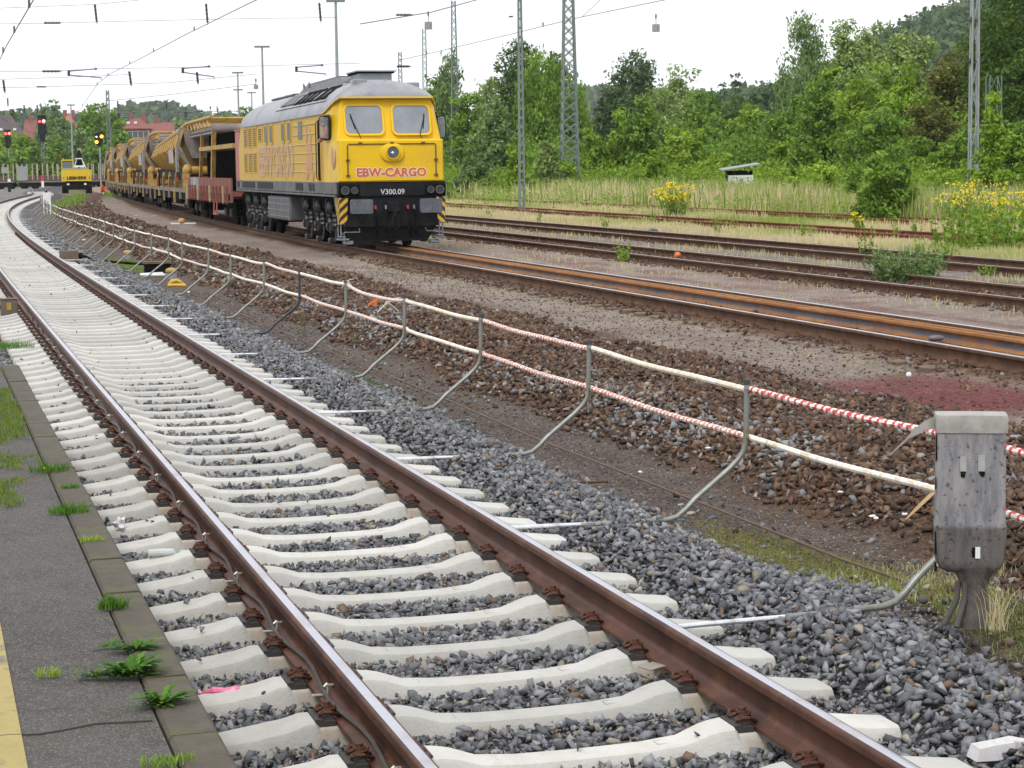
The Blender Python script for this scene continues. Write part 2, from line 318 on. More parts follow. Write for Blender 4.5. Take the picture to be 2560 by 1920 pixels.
def gcol(y, u):
    n = fbm(y, u, 0.9); n2 = fbm(y+9, u+5, 0.25); n3 = fbm(y*0.5, u*2.5, 1.1)
    C = np.zeros(y.shape+(3,)); C[:] = (0.085, 0.085, 0.09)
    def lay(c, w): C[:] = C*(1-w[..., None])+np.array(c)*w[..., None]
    wob = 0.35*(n-0.5)
    lay((0.130, 0.108, 0.096), sstep(1.35+wob, 1.6+wob, u))                 # dark cinders
    lay((0.085, 0.060, 0.040), 0.8*sstep(1.35, 1.6, u)*np.exp(-((y-9)/2.5)**2))
    lay((0.105, 0.066, 0.045), sstep(2.45+wob, 2.9+wob, u))         # brown old ballast
    lay((0.29, 0.250, 0.225), sstep(5.2+wob, 5.75+wob, u)*(0.75+0.5*(n3-0.4)))        # grey trodden path
    lay((0.165, 0.058, 0.055), 1.0*sstep(5.3, 5.7, u)*(1-sstep(6.9, 7.3, u))*sstep(0.35, 0.6, fbm(y, u, 0.5)+0.35*np.exp(-((y-17)/3.0)**2)-0.12)*np.exp(-((y-16)/6.0)**2))
    lay((0.13, 0.078, 0.052), sstep(7.05+wob, 7.45+wob, u)*(1-sstep(9.5, 10.0, u)))
    lay((0.28, 0.235, 0.21), sstep(9.7+wob, 10.1+wob, u)*(0.7+0.6*(n3-0.5)))
    lay((0.17, 0.085, 0.078), sstep(10, 10.3, u)*sstep(0.52, 0.62, n3)*0.6)
    lay((0.14, 0.085, 0.058), sstep(12.6, 13.0, u+wob)*(1-sstep(15.2, 15.7, u+wob)))
    lay((0.20, 0.175, 0.17), sstep(15.5, 15.9, u+wob))
    lay((0.15, 0.10, 0.075), sstep(17.2, 17.6, u+wob)*(1-sstep(19.6, 20.0, u+wob)))
    lay((0.36, 0.31, 0.20), sstep(19.6, 20.2, u+wob))                # dry grass
    lay((0.17, 0.20, 0.07), sstep(22, 30, u)*sstep(0.42, 0.62, n2)*0.8)
    lay((0.09, 0.13, 0.04), sstep(34, 44, u))
    lay((0.10, 0.085, 0.05), sstep(-2.6, -3.1, u)*(1-sstep(60, 80, y)))
    lay((0.17, 0.165, 0.16), sstep(-2.0, -3, u)*sstep(60, 90, y))
    g = sstep(0.54, 0.66, fbm(y+3, u+70, 0.8))
    lay((0.075, 0.12, 0.02), g*sstep(1.7, 1.9, u)*(1-sstep(2.6, 3.2, u))*np.exp(-((y-10.5)/1.6)**2)*1.0)
    lay((0.14, 0.15, 0.04), 0.8*np.exp(-((y-10.9)/1.3)**2)*np.exp(-((u-1.95)/0.28)**2))
    lay((0.10, 0.14, 0.05), 0.6*np.exp(-((y-52)/3.0)**2)*np.exp(-((u-1.9)/0.5)**2))
    lay((0.07, 0.16, 0.02), 0.8*np.exp(-((y-22.3)/0.7)**2)*np.exp(-((u-1.55)/0.15)**2))
    lay((0.12, 0.16, 0.05), 0.55*sstep(120, 160, y)*sstep(2.0, 2.4, u)*(1-sstep(3.4, 4.4, u)))
    C[:] = C*(0.72+0.56*fbm(y+20, u, 3.0))[..., None]
    return np.clip(C, 0, 1)
gc = gcol(YG, UG)
ny, nu = YG.shape
idx = np.arange(ny*nu).reshape(ny, nu)
gF = np.stack([idx[:-1, :-1], idx[:-1, 1:], idx[1:, 1:], idx[1:, :-1]], -1).reshape(-1, 4)
mg, t, b = nt('ground_soil'); L = t.links.new
at = t.nodes.new('ShaderNodeAttribute'); at.attribute_name = 'col'
tc = t.nodes.new('ShaderNodeTexCoord')
def tnoise(sc, det=6, rough=0.7):
    n = t.nodes.new('ShaderNodeTexNoise'); n.inputs['Scale'].default_value = sc; n.inputs['Detail'].default_value = det; n.inputs['Roughness'].default_value = rough; L(tc.outputs['Object'], n.inputs['Vector']); return n
n1 = tnoise(14); n2 = tnoise(90, 3)
vo = t.nodes.new('ShaderNodeTexVoronoi'); vo.inputs['Scale'].default_value = 45; L(tc.outputs['Object'], vo.inputs['Vector'])
def cramp(a, c0, b, c1, src):
    r = t.nodes.new('ShaderNodeValToRGB'); r.color_ramp.elements[0].position = a; r.color_ramp.elements[1].position = b; r.color_ramp.elements[0].color = (*c0, 1); r.color_ramp.elements[1].color = (*c1, 1); L(src, r.inputs[0]); return r.outputs[0]
def mulc(a, b_):
    m = t.nodes.new('ShaderNodeMixRGB'); m.blend_type = 'MULTIPLY'; m.inputs[0].default_value = 1; L(a, m.inputs[1]); L(b_, m.inputs[2]); return m.outputs[0]
o = mulc(at.outputs['Color'], cramp(0.3, (0.6, 0.6, 0.6), 0.7, (1.35, 1.33, 1.3), n1.outputs['Fac']))
o = mulc(o, cramp(0.35, (0.65, 0.64, 0.64), 0.65, (1.3, 1.3, 1.3), n2.outputs['Fac']))
sepv = t.nodes.new('ShaderNodeSeparateColor'); L(vo.outputs['Color'], sepv.inputs[0])
o = mulc(o, cramp(0.0, (0.7, 0.7, 0.7), 1.0, (1.35, 1.3, 1.25), sepv.outputs[0]))
L(o, b.inputs['Base Color']); b.inputs['Roughness'].default_value = 0.95; b.inputs['Specular IOR Level'].default_value = 0.15
bp = t.nodes.new('ShaderNodeBump'); bp.inputs['Distance'].default_value = 0.02; L(n2.outputs['Fac'], bp.inputs['Height']); L(bp.outputs[0], b.inputs['Normal'])
me = rawmesh('ground', np.stack([gx, gy, gzz], -1).reshape(-1, 3), gF, [mg], smooth=True, col=gc.reshape(-1, 3))
tag(link('ground', me), kind='structure')

# ------------------------------------------------------------------ platform
mp = mat('platform_asphalt', (0.095, 0.083, 0.078), 0.95, scale=60, c2=(0.050, 0.043, 0.040), bump=0.004, bscale=150, dirt=(0.064, 0.058, 0.044), dscale=1.1)
def platform_wear(m):
    t = m.node_tree; L = t.links.new; b = t.nodes['Principled BSDF']; src = b.inputs['Base Color'].links[0].from_socket; tc = t.nodes.new('ShaderNodeTexCoord')
    for sc, lo, hi, c in ((0.9, 0.45, 0.62, (0.72, 0.70, 0.62)), (4.5, 0.50, 0.66, (0.66, 0.66, 0.60)), (2.1, 0.58, 0.70, (1.35, 1.32, 1.28))):
        n = t.nodes.new('ShaderNodeTexNoise'); n.inputs['Scale'].default_value = sc; n.inputs['Detail'].default_value = 9; n.inputs['Roughness'].default_value = 0.7; L(tc.outputs['Object'], n.inputs['Vector'])
        g = t.nodes.new('ShaderNodeMapRange'); L(n.outputs['Fac'], g.inputs[0]); g.inputs[1].default_value = lo; g.inputs[2].default_value = hi
        mm = t.nodes.new('ShaderNodeMixRGB'); mm.blend_type = 'MULTIPLY'; L(g.outputs[0], mm.inputs[0]); L(src, mm.inputs[1]); mm.inputs[2].default_value = (*c, 1); src = mm.outputs[0]
    L(src, b.inputs['Base Color'])
platform_wear(mp)
t = mp.node_tree; b = t.nodes['Principled BSDF']; L = t.links.new
vv = t.nodes.new('ShaderNodeTexVoronoi'); vv.inputs['Scale'].default_value = 230; tc = t.nodes.new('ShaderNodeTexCoord'); L(tc.outputs['Object'], vv.inputs['Vector'])
sp_ = t.nodes.new('ShaderNodeSeparateColor'); L(vv.outputs['Color'], sp_.inputs[0]); rr = t.nodes.new('ShaderNodeValToRGB'); rr.color_ramp.elements[0].position = 0.78; rr.color_ramp.elements[0].color = (0, 0, 0, 1); rr.color_ramp.elements[1].position = 0.95; L(sp_.outputs[0], rr.inputs[0])
src = b.inputs['Base Color'].links[0].from_socket; mm = t.nodes.new('ShaderNodeMixRGB'); L(rr.outputs[0], mm.inputs[0]); L(src, mm.inputs[1]); mm.inputs[2].default_value = (0.17, 0.16, 0.15, 1); L(mm.outputs[0], b.inputs['Base Color'])
mk = mat('kerb_stone', (0.100, 0.084, 0.060), 0.92, scale=9, c2=(0.058, 0.048, 0.034), bump=0.004, bscale=60, dirt=(0.075, 0.080, 0.030), dscale=5)
PZ = 0.38; PE = 17.3
ys = np.arange(-4, PE+0.01, 0.35)
m = MB(); rings = []
for y in ys:
    rings.append([P3(y, -2.455, PZ-0.006), P3(y, -2.455, -0.9), P3(y, -30, -0.9), P3(y, -30, PZ+0.03)])
m.loft(rings); plat = m.build('platform', mp, ang=50); tag(plat, kind='structure')
m = MB(); rings = []
for y in ys: rings.append([P3(y, -2.845, PZ-0.001), P3(y, -3.25, PZ+0.002), P3(y, -3.25, PZ-0.05), P3(y, -2.845, PZ-0.05)])
m.loft(rings); yl = m.build('yellow_line', mat('worn_yellow_paint', (0.42, 0.33, 0.11), 0.85, scale=9, c2=(0.30, 0.24, 0.09), dirt=(0.16, 0.14, 0.10), dscale=9), plat)
m = MB()   # tarred cracks across the asphalt
for y0, ua, ub in ((6.25, -4.5, -2.47),):
    pts = []
    for k in range(26):
        u = ua+(ub-ua)*k/25; pts.append(P3(y0+0.02*math.sin(k*1.7)+0.25*(k/25), u, PZ-0.0002))
    m.loft([[p+Vector((0, 0.0028+0.002*math.sin(i*2.1), 0.0)), p-Vector((0, 0.0028+0.002*math.cos(i*1.3), 0)), p-Vector((0, 0, 0.03))] for i, p in enumerate(pts)])
m.build('tar_joint', mat('tar', (0.062, 0.056, 0.050), 0.95), plat)
kerb0 = []
yk = 3.65; i = 0
while yk < PE-0.2:
    y2 = yk+0.66
    m = MB(); q = random.uniform(-0.004, 0.004); rings = []
    for y in (yk+0.006, (yk+y2)/2, y2-0.006):
        rings.append([P3(y, -2.30, PZ-0.012+q), P3(y, -2.312, PZ+q), P3(y, -2.435, PZ+q), P3(y, -2.445, PZ-0.012+q), P3(y, -2.445, PZ-0.3), P3(y, -2.30, PZ-0.3)])
    c = P3((yk+y2)/2, -2.37, PZ-0.3)
    m.loft([[p-c for p in r] for r in rings]); o = m.build('kerb_stone', mk, loc=c)
    tag(o, 'worn brown concrete kerb stone along the platform edge', 'kerb stone', 'kerb stones of the platform edge')
    yk = y2; i += 1
# retaining wall under the kerb
m = MB(); m.loft([[P3(y, -2.32, PZ-0.31), P3(y, -2.32, -0.9), P3(y, -2.45, -0.9), P3(y, -2.45, PZ-0.31)] for y in ys])
m.build('platform_wall', mk, plat)

# ------------------------------------------------------------------ rails
HP = [(0.0, 0.0), (0.020, -0.0006), (0.029, -0.004), (0.0345, -0.011), (0.036, -0.018), (0.0365, -0.037), (0.018, -0.047), (0.0105, -0.060), (0.0083, -0.080), (0.0083, -0.118), (0.012, -0.132), (0.026, -0.145), (0.073, -0.158), (0.075, -0.162), (0.075, -0.172)]
PROF = [(x, z) for x, z in HP[1:]]+[(-x, z) for x, z in HP[:0:-1]]
def rail(name, fn, ylist, u0, z0, mats, label, cat='rail', group=None, hs=1.0, topw=0.030, kind=None, origin_y=None, mat_fn=None):
    n = len(PROF); V = []; 
    xs_ = np.array([p[0] for p in PROF]); zs_ = np.array([p[1] for p in PROF])*hs
    ox, oy = fn(ylist[0], u0); 
    for y in ylist:
        a, b_ = fn(np.full(n, float(y)), u0+xs_); V.append(np.stack([a-ox, b_-oy, zs_], -1))
    V = np.concatenate(V); k = len(ylist); I = np.arange(k*n).reshape(k, n)
    F = np.stack([I[:-1], np.roll(I, -1, 1)[:-1], np.roll(I, -1, 1)[1:], I[1:]], -1).reshape(-1, 4)
    mi = np.zeros((k-1, n), int)
    for j in range(n):
        a, b_ = PROF[j], PROF[(j+1) % n]
        if abs(a[0]) <= topw and abs(b_[0]) <= topw and a[1] > -0.02 and b_[1] > -0.02: mi[:, j] = 1
        elif mat_fn: mi[:, j] = mat_fn((a[1]+b_[1])/2)
    me = rawmesh(name, V, F, mats, smooth=True, mi=mi.ravel()); me.set_sharp_from_angle(angle=math.radians(40))
    o = link(name, me); o.location = (float(ox), float(oy), z0); return tag(o, label, cat, group, kind)
yr = np.concatenate([np.arange(0.5, 30, 0.5), np.arange(30, 100, 1.5), np.arange(100, 246, 3)])
rail('rail', pt, yr, 0.0, 0, ['rust', 'polish'], 'brown rail with shiny top, the right-hand rail of the new concrete-sleeper track', topw=0.021)
railL = rail('rail', pt, yr, -1.507, 0, ['rust', 'polish'], 'brown rail with a cable clipped along it, the left rail of the new concrete-sleeper track', topw=0.021)

# ------------------------------------------------------------------ concrete sleepers with spring clips
ST = [(-1.30, -0.232, 0.070, 0.115), (-1.285, -0.208, 0.085, 0.125), (-1.16, -0.196, 0.100, 0.14), (-1.02, -0.176, 0.095, 0.14), (-0.95, -0.155, 0.085, 0.135), (-0.915, -0.155, 0.083, 0.135), (-0.895, -0.180, 0.085, 0.135),
      (-0.612, -0.180, 0.085, 0.135), (-0.592, -0.153, 0.083, 0.132), (-0.545, -0.157, 0.078, 0.13), (-0.50, -0.166, 0.074, 0.127), (-0.40, -0.200, 0.065, 0.12), (-0.25, -0.212, 0.062, 0.112), (0, -0.215, 0.060, 0.110)]
ST = ST+[(-a, b_, c_, d_) for a, b_, c_, d_ in ST[-2::-1]]
def sleeper_mb():
    m = MB(); rings = []
    for u, zt, wt, wb in ST:
        rings.append([(u, -wb, -0.40), (u, -wt-0.014, zt-0.030), (u, -wt-0.003, zt-0.008), (u, -wt+0.010, zt), (u, wt-0.010, zt), (u, wt+0.003, zt-0.008), (u, wt+0.014, zt-0.030), (u, wb, -0.40)])
    m.loft(rings)
    for ua, ub in ((0.30, 0.42), (-0.42, -0.33)):       # cast-in maker's frame, a thin raised outline
        for a in ((ua, ub, -0.028, -0.024), (ua, ub, 0.024, 0.028), (ua, ua+0.004, -0.024, 0.024), (ub-0.004, ub, -0.024, 0.024)):
            zc = -0.2075
            m.box(a[0], a[1], a[2], a[3], zc-0.02, zc+0.004)
    return m
slp_me = sleeper_mb().mesh('railway_sleeper', 'concrete', ang=22)
def clip_mb(sx):
    m = MB(); X = lambda x: sx*x
    half = [(0.052, 0.026, -0.149), (0.072, 0.047, -0.140), (0.096, 0.064, -0.126), (0.122, 0.062, -0.126), (0.136, 0.044, -0.138), (0.132, 0.027, -0.138), (0.110, 0.020, -0.128), (0.086, 0.017, -0.126), (0.072, 0.010, -0.126)]
    pts = [(X(a), b_, c_) for a, b_, c_ in half]+[(X(0.068), 0, -0.122)]+[(X(a), -b_, c_) for a, b_, c_ in half[::-1]]
    m.tube(pts, 0.0085, 6, 0)
    m.disc((X(0.098), 0, -0.116), (0, 0, 1), 0.024, 0.008, 10, 0); m.disc((X(0.098), 0, -0.106), (0, 0, 1), 0.016, 0.016, 6, 0)
    x0, x1 = sorted((X(0.079), X(0.160))); m.box(x0, x1, -0.075, 0.075, -0.182, -0.158, 1)
    x0, x1 = sorted((X(0.128), X(0.160))); m.box(x0, x1, -0.075, 0.075, -0.158, -0.149, 1)
    return m
clip_p = clip_mb(1).mesh('rail_clip', ['clip', 'clip_plate']); clip_n = clip_mb(-1).mesh('rail_clip', ['clip', 'clip_plate'])
SP = 0.604
y_anchor = 7.62; A0 = arc_at_y(y_anchor)-8*SP
farV = []; n_sl = 0; SLA = []
for i in range(420):
    a = A0+i*SP; y = y_at_arc(a); SLA.append(a)
    if y > 238: break
    c = P3(y, -0.7535, 0); rz = rz_at(y)+random.uniform(-0.004, 0.004)
    if i < 300:
        o = link('railway_sleeper', slp_me); o.location = (c.x, c.y, random.uniform(-0.004, 0.002)); o.rotation_euler = (0, 0, rz)
        tag(o, 'new pale concrete sleeper under the two brown rails of the curved track', 'sleeper', 'concrete sleepers of the new track')
        if i < 120:
            for rx in (-0.7535, 0.7535):
                for sx in ((-1, 1) if i < 34 else (-1,)):
                    k = link('rail_clip', clip_p if sx > 0 else clip_n, o); k.location = (rx, 0, 0)
    else: farV.append((c, rz))
m = MB()
for c, rz in farV:
    m.box(-1.3, 1.3, -0.12, 0.12, -0.36, -0.19, T=Matrix.Translation(c) @ Matrix.Rotation(rz, 4, 'Z'))
tag(m.build('railway_sleeper', 'concrete'), 'pale concrete sleepers merging together far along the curved track', 'sleepers', kind='stuff')

# ------------------------------------------------------------------ crushed stone
def hulls(n, k, flat, seed):
    r = random.Random(seed); out = []
    for i in range(n):
        bm = bmesh.new()
        for j in range(k):
            v = Vector((r.gauss(0, 1), r.gauss(0, 1), r.gauss(0, 1))).normalized()*r.uniform(0.8, 1.05)
            if j == 0: ex, ey, ez = r.uniform(0.95, 1.4), r.uniform(0.7, 1.0), flat*r.uniform(0.75, 1.25)
            bm.verts.new((v.x*ex, v.y*ey, v.z*ez))
        bmesh.ops.convex_hull(bm, input=bm.verts[:])
        for v in [v for v in bm.verts if not v.link_faces]: bm.verts.remove(v)
        bmesh.ops.triangulate(bm, faces=bm.faces[:]); bm.verts.index_update()
        out.append((np.array([v.co[:] for v in bm.verts]), np.array([[v.index for v in f.verts] for f in bm.faces]))); bm.free()
    return out
HULLS = hulls(32, 8, 0.62, 3)
def rotmats(n, tilt=PI):
    a = RNG.random(n)*2*PI; ax = RNG.normal(size=(n, 3)); ax /= np.linalg.norm(ax, axis=1)[:, None]; th = RNG.random(n)*tilt
    K = np.zeros((n, 3, 3)); K[:, 0, 1] = -ax[:, 2]; K[:, 0, 2] = ax[:, 1]; K[:, 1, 0] = ax[:, 2]; K[:, 1, 2] = -ax[:, 0]; K[:, 2, 0] = -ax[:, 1]; K[:, 2, 1] = ax[:, 0]
    return np.eye(3)[None]+np.sin(th)[:, None, None]*K+(1-np.cos(th))[:, None, None]*(K @ K)
def stones(name, pos, size, col, label, cat='ballast', mats=('stone_grey',), hl=None):
    hl = hl or HULLS; n = len(pos); R = rotmats(n); w = RNG.integers(0, len(hl), n); Vs = []; Fs = []; Cs = []; off = 0
    for k, (v, f) in enumerate(hl):
        s = np.where(w == k)[0]
        if len(s) == 0: continue
        P = np.einsum('nij,vj->nvi', R[s], v)*size[s][:, None, None]+pos[s][:, None, :]
        Vs.append(P.reshape(-1, 3)); Fs.append((f[None]+(np.arange(len(s))*len(v))[:, None, None]+off).reshape(-1, 3)); off += len(s)*len(v)
        Cs.append(np.repeat(col[s], len(v), 0))
    me = rawmesh(name, np.concatenate(Vs), np.concatenate(Fs), list(mats), col=np.concatenate(Cs))
    return tag(link(name, me), label, cat, kind='stuff')
def infront(x, y, m=0.20):
    """keep only what a camera near the photograph's could see"""
    return (y > 2.5) & (np.abs(x/np.maximum(y, 0.1)) < 0.2541+m)
def scatter(y0, y1, u0, u1, sp, jit=0.9):
    yy = np.arange(y0, y1, sp); uu = np.arange(u0, u1, sp); Y, U = np.meshgrid(yy, uu, indexing='ij'); Y = Y.ravel(); U = U.ravel()
    Y = Y+(RNG.random(len(Y))-0.5)*sp*jit*1.6; U = U+(RNG.random(len(U))-0.5)*sp*jit*1.6
    x, y = pt(Y, U); k = infront(x, y); return Y[k], U[k], x[k], y[k]
def pick(n, pal, wt, var=0.25):
    pal = np.array(pal); k = RNG.choice(len(pal), n, p=np.array(wt)/sum(wt)); return pal[k]*(1+(RNG.random((n, 1))-0.5)*2*var)
GREY = [(0.172, 0.175, 0.187), (0.108, 0.111, 0.121), (0.265, 0.267, 0.278), (0.31, 0.28, 0.23), (0.20, 0.14, 0.10)]; GW = [5, 2.6, 2.6, 0.8, 0.4]
BROWN = [(0.125, 0.074, 0.047), (0.072, 0.046, 0.034), (0.190, 0.125, 0.085), (0.22, 0.195, 0.175), (0.150, 0.076, 0.042)]; BW = [5, 5, 2, 0.5, 1.5]
def slmask(Y, U):
    a = np.interp(Y, YS, ARC)-A0; d = np.abs((a+SP/2) % SP-SP/2); return (d < 0.10) & (U > -2.03) & (U < 0.53)
acc = []
for y0, y1, sp, rad in ((3.6, 15, 0.040, 0.036), (15, 26, 0.050, 0.040), (26, 48, 0.078, 0.050), (48, 100, 0.14, 0.072)):
    Y, U, x, y = scatter(y0, y1, -2.28, 2.1, sp)
    k = ~slmask(Y, U); Y, U, x, y = Y[k], U[k], x[k], y[k]
    z = gz(Y, U)
    wob = 0.30*(fbm(Y, Y*0+3, 0.8)-0.5)+1.62+0.25*RNG.random(len(Y))**3
    shoulder = sstep(0.5, 0.75, U)*(1-sstep(1.25, 1.5, U))*0.045+sstep(-2.03, -2.12, U)*0.03
    z = z-0.045*sstep(17, 27, Y)*((U > -2.1) & (U < 0.5))
    k = U < wob; Y, U, x, y, z, shoulder = [q[k] for q in (Y, U, x, y, z, shoulder)]
    sz = rad*(0.45+0.75*RNG.random(len(Y))); acc.append((np.stack([x, y, z+shoulder+0.004+0.028*RNG.random(len(Y))], -1), sz))
Y, U, x, y = scatter(3.6, 14, -2.26, 1.7, 0.030); k = (~slmask(Y, U)) & (U < 1.6); Y, U, x, y = Y[k], U[k], x[k], y[k]; acc.append((np.stack([x, y, gz(Y, U)+0.012+0.026*RNG.random(len(Y))], -1), 0.013*(0.4+0.9*RNG.random(len(Y)))))
# a few stones lying on top of sleepers
Y, U, x, y = scatter(4, 60, -2.0, 0.5, 0.16); k = slmask(Y, U) & (RNG.random(len(Y)) < np.where(U < -1.7, 0.30, 0.09)); acc.append((np.stack([x[k], y[k], np.where(np.abs(U[k]+.75) < .4, -0.20, -0.175)+0.008*RNG.random(k.sum())], -1), 0.026*(0.4+0.6*RNG.random(k.sum()))))
for i_ in range(-1, 16):
    yp = y_at_arc(arc_at_y(11.77)+3.02*i_) if i_ >= 0 else 9.22
    n_ = 150; Yp = yp+RNG.normal(size=n_)*0.075; Up = 0.83+0.36*RNG.random(n_); xp, ypp = pt(Yp, Up); acc.append((np.stack([xp, ypp, -0.205+0.055*RNG.random(n_)], -1), 0.034*(0.5+0.7*RNG.random(n_))))
pos = np.concatenate([a[0] for a in acc]); sz = np.concatenate([a[1] for a in acc])
stones('grey_ballast', pos, sz, pick(len(pos), GREY, GW), 'crushed dark grey basalt stones between and beside the pale concrete sleepers')
acc = []; cc = []
for y0, y1, sp, rad in ((8, 22, 0.048, 0.041), (22, 38, 0.068, 0.050), (38, 75, 0.13, 0.075), (75, 150, 0.3, 0.13)):
    Y, U, x, y = scatter(y0, y1, 2.3, 6.6, sp)
    n = fbm(Y, U, 1.2)
    lo = 2.55+0.7*(fbm(Y, Y*0, 0.5)-0.5)+0.35*RNG.random(len(Y)); hi = 5.5+1.1*(fbm(Y+40, Y*0, 0.45)-0.5)-0.5*RNG.random(len(Y))**2
    k = (U > lo) & (U < hi); Y, U, x, y = Y[k], U[k], x[k], y[k]
    z = gz(Y, U); s = rad*(0.5+0.8*RNG.random(len(Y))); acc.append((np.stack([x, y, z+0.005+0.03*RNG.random(len(Y))], -1), s))
    c = pick(len(Y), BROWN, BW); g = pick(len(Y), GREY, [4, 1, 4, 3, 1])*1.0
    pg = 0.55*np.exp(-((U-3.2)/0.42)**2)*sstep(0.46, 0.66, fbm(Y, U+30, 0.6))+0.03; mk_ = RNG.random(len(Y)) < pg; c[mk_] = g[mk_]; cc.append(c)
pos = np.concatenate([a[0] for a in acc]); sz = np.concatenate([a[1] for a in acc])
stones('brown_ballast', pos, sz, np.concatenate(cc), 'heap of old rust-brown ballast stones behind the barrier posts')
# cinders and small grit on the strip under the barrier and loose grit on the path
acc = []; cc = []
for (y0, y1, u0, u1, sp, rad, pal, wt) in ((6, 19, 1.45, 2.95, 0.034, 0.0095, BROWN+GREY, [3, 3, 2, 1, 1, 3, 4, 3, 1, 1]), (19, 40, 1.5, 3.0, 0.10, 0.022, BROWN+GREY, [3, 3, 2, 1, 1, 3, 4, 2, 1, 1]),
        (12, 45, 5.6, 7.3, 0.12, 0.018, BROWN, BW), (3.6, 14, 1.5, 2.9, 0.21, 0.034, GREY+BROWN, [3, 2, 2, 2, 1, 2, 1, 1, .5, .5])):
    Y, U, x, y = scatter(y0, y1, u0, u1, sp); k = RNG.random(len(Y)) < 0.7; Y, U, x, y = Y[k], U[k], x[k], y[k]
    acc.append((np.stack([x, y, gz(Y, U)+rad*0.3], -1), rad*(0.5+0.9*RNG.random(len(Y))))); cc.append(pick(len(Y), pal, wt, 0.35))
stones('loose_grit', np.concatenate([a[0] for a in acc]), np.concatenate([a[1] for a in acc]), np.concatenate(cc), 'dark cinders and loose grit on the bare strip below the barrier', 'grit')
# brown ballast of the loco's track and the tracks beyond
def bed(name, fn, y0, y1, u0, u1, sp, rad, label, z=-0.19, keep=1.0, pal=BROWN, wt=BW):
    yy = np.arange(y0, y1, sp); uu = np.arange(u0, u1, sp); Y, U = [q.ravel() for q in np.meshgrid(yy, uu, indexing='ij')]
    Y = Y+(RNG.random(len(Y))-.5)*sp*1.4; U = U+(RNG.random(len(U))-.5)*sp*1.4; x, y = fn(Y, U)
    edge = np.minimum(U-u0, u1-U)/0.45; k = infront(x, y) & (RNG.random(len(Y)) < keep*np.clip(edge, 0.15, 1)); x, y = x[k], y[k]; n = len(x)
    return stones(name, np.stack([x, y, z+0.03*RNG.random(n)], -1), rad*(0.5+0.8*RNG.random(n)), pick(n, pal, wt), label)
bed('track_bed', ptT, 11, 52, -1.3, 1.3, 0.065, 0.040, 'rust-brown ballast around the rails in front of the locomotive', z=-0.20)
bed('track_bed', G2, 26, 75, -0.5, 2.3, 0.10, 0.055, 'brown ballast of the first track beyond the locomotive', z=-0.185)
bed('track_bed', G3, 34, 90, -0.4, 2.0, 0.13, 0.055, 'brown ballast of the second track beyond the locomotive', z=-0.185, keep=0.7)

# ------------------------------------------------------------------ the other tracks
yT = np.concatenate([np.arange(6, 60, 1.0), np.arange(60, 260, 4)])
rail('rail', ptT, yT, -0.7535, 0, ['rust_dark', 'polish'], "near rail of the locomotive's track, dark sides and worn bright top")
rail('rail', ptT, yT, 0.7535, 0, ['rust_dark', 'polish'], "far rail of the locomotive's track, behind the loose orange rails")
orange_fn = lambda z: 2 if -0.128 < z < -0.050 else 0
yL = np.arange(6, 54.1, 1.0)
rail('loose_rail', ptT, yL, 0.27, 0.004, ['orange_rust', 'orange_rust', 'mill'], "orange rusty spare rail lying in the locomotive's track, nearer of the pair", 'spare rail', 'spare rails lying in the track', mat_fn=orange_fn)
rail('loose_rail', ptT, yL, 0.435, 0.004, ['orange_rust', 'orange_rust', 'mill'], "orange rusty spare rail lying in the locomotive's track, farther of the pair", 'spare rail', 'spare rails lying in the track', mat_fn=orange_fn)
for fn, ya, yb, w1, w2, lab in ((G2, 22, 100, 'rust_dark', 'top_dull', 'first track beyond the locomotive'), (G3, 28, 120, 'rust_dark', 'top_dull', 'second track beyond the locomotive'),
                          (G4, 40, 150, 'rust_red', 'rust_red', 'red-rusted track in dry grass'), (G5, 60, 170, 'rust_red', 'rust_red', 'farthest red-rusted track, half lost in weeds')):
    yy = np.arange(ya, yb+1, 2.0)
    rail('rail', fn, yy, 0.0, -0.012, [w1, w2], 'near rail of the '+lab); rail('rail', fn, yy, 1.507, -0.012, [w1, w2], 'far rail of the '+lab)
m = MB(); m.box(-1.28, 1.28, -0.13, 0.13, -0.33, -0.178, c=0.012); wood_me = m.mesh('old_sleeper', 'wood')
def fast_mb(q):
    m = MB(); m.box(*sorted((q*0.155, q*0.07)), -0.07, 0.07, -0.176, -0.150, c=0.008); m.disc((q*0.115, 0, -0.13), (0, 0, 1), 0.024, 0.045, 6); m.box(*sorted((q*0.10, q*0.06)), -0.035, 0.035, -0.158, -0.135); return m.mesh('rail_fastening', 'rust_dark')
fast_me = [fast_mb(-1), fast_mb(1)]
def old_sleepers(fn, ya, yb, sp, uc, lab, grp, rzf, clips=True, dz=-0.006):
    y = ya
    while y < yb:
        x_, y_ = fn(y, uc); x_, y_ = float(x_), float(y_)
        if abs(x_/y_) < 0.46:
            o = link('old_sleeper', wood_me); o.location = (x_, y_, dz+random.uniform(-0.012, 0.004)); o.rotation_euler = (0, 0, rzf(y)); tag(o, lab, 'sleeper', grp)
            if clips:
                for rx in (-0.7535, 0.7535):
                    for fm in fast_me: k = link('rail_fastening', fm, o); k.location = (rx, 0, 0)
        y += sp
old_sleepers(ptT, 12, 50, 0.65, 0, "old dark sleeper almost buried in brown ballast under the locomotive's track", "old sleepers of the locomotive's track", rzT)
old_sleepers(G2, 27, 75, 0.66, 0.7535, 'old dark sleeper in brown ballast under the first track beyond the locomotive', 'old sleepers of the first track beyond the locomotive', lambda y: -math.atan(G2.s), dz=-0.012)
old_sleepers(G3, 36, 85, 0.70, 0.7535, 'old dark sleeper under the second track beyond the locomotive', 'old sleepers of the second track beyond the locomotive', lambda y: -math.atan(G3.s), dz=-0.02)

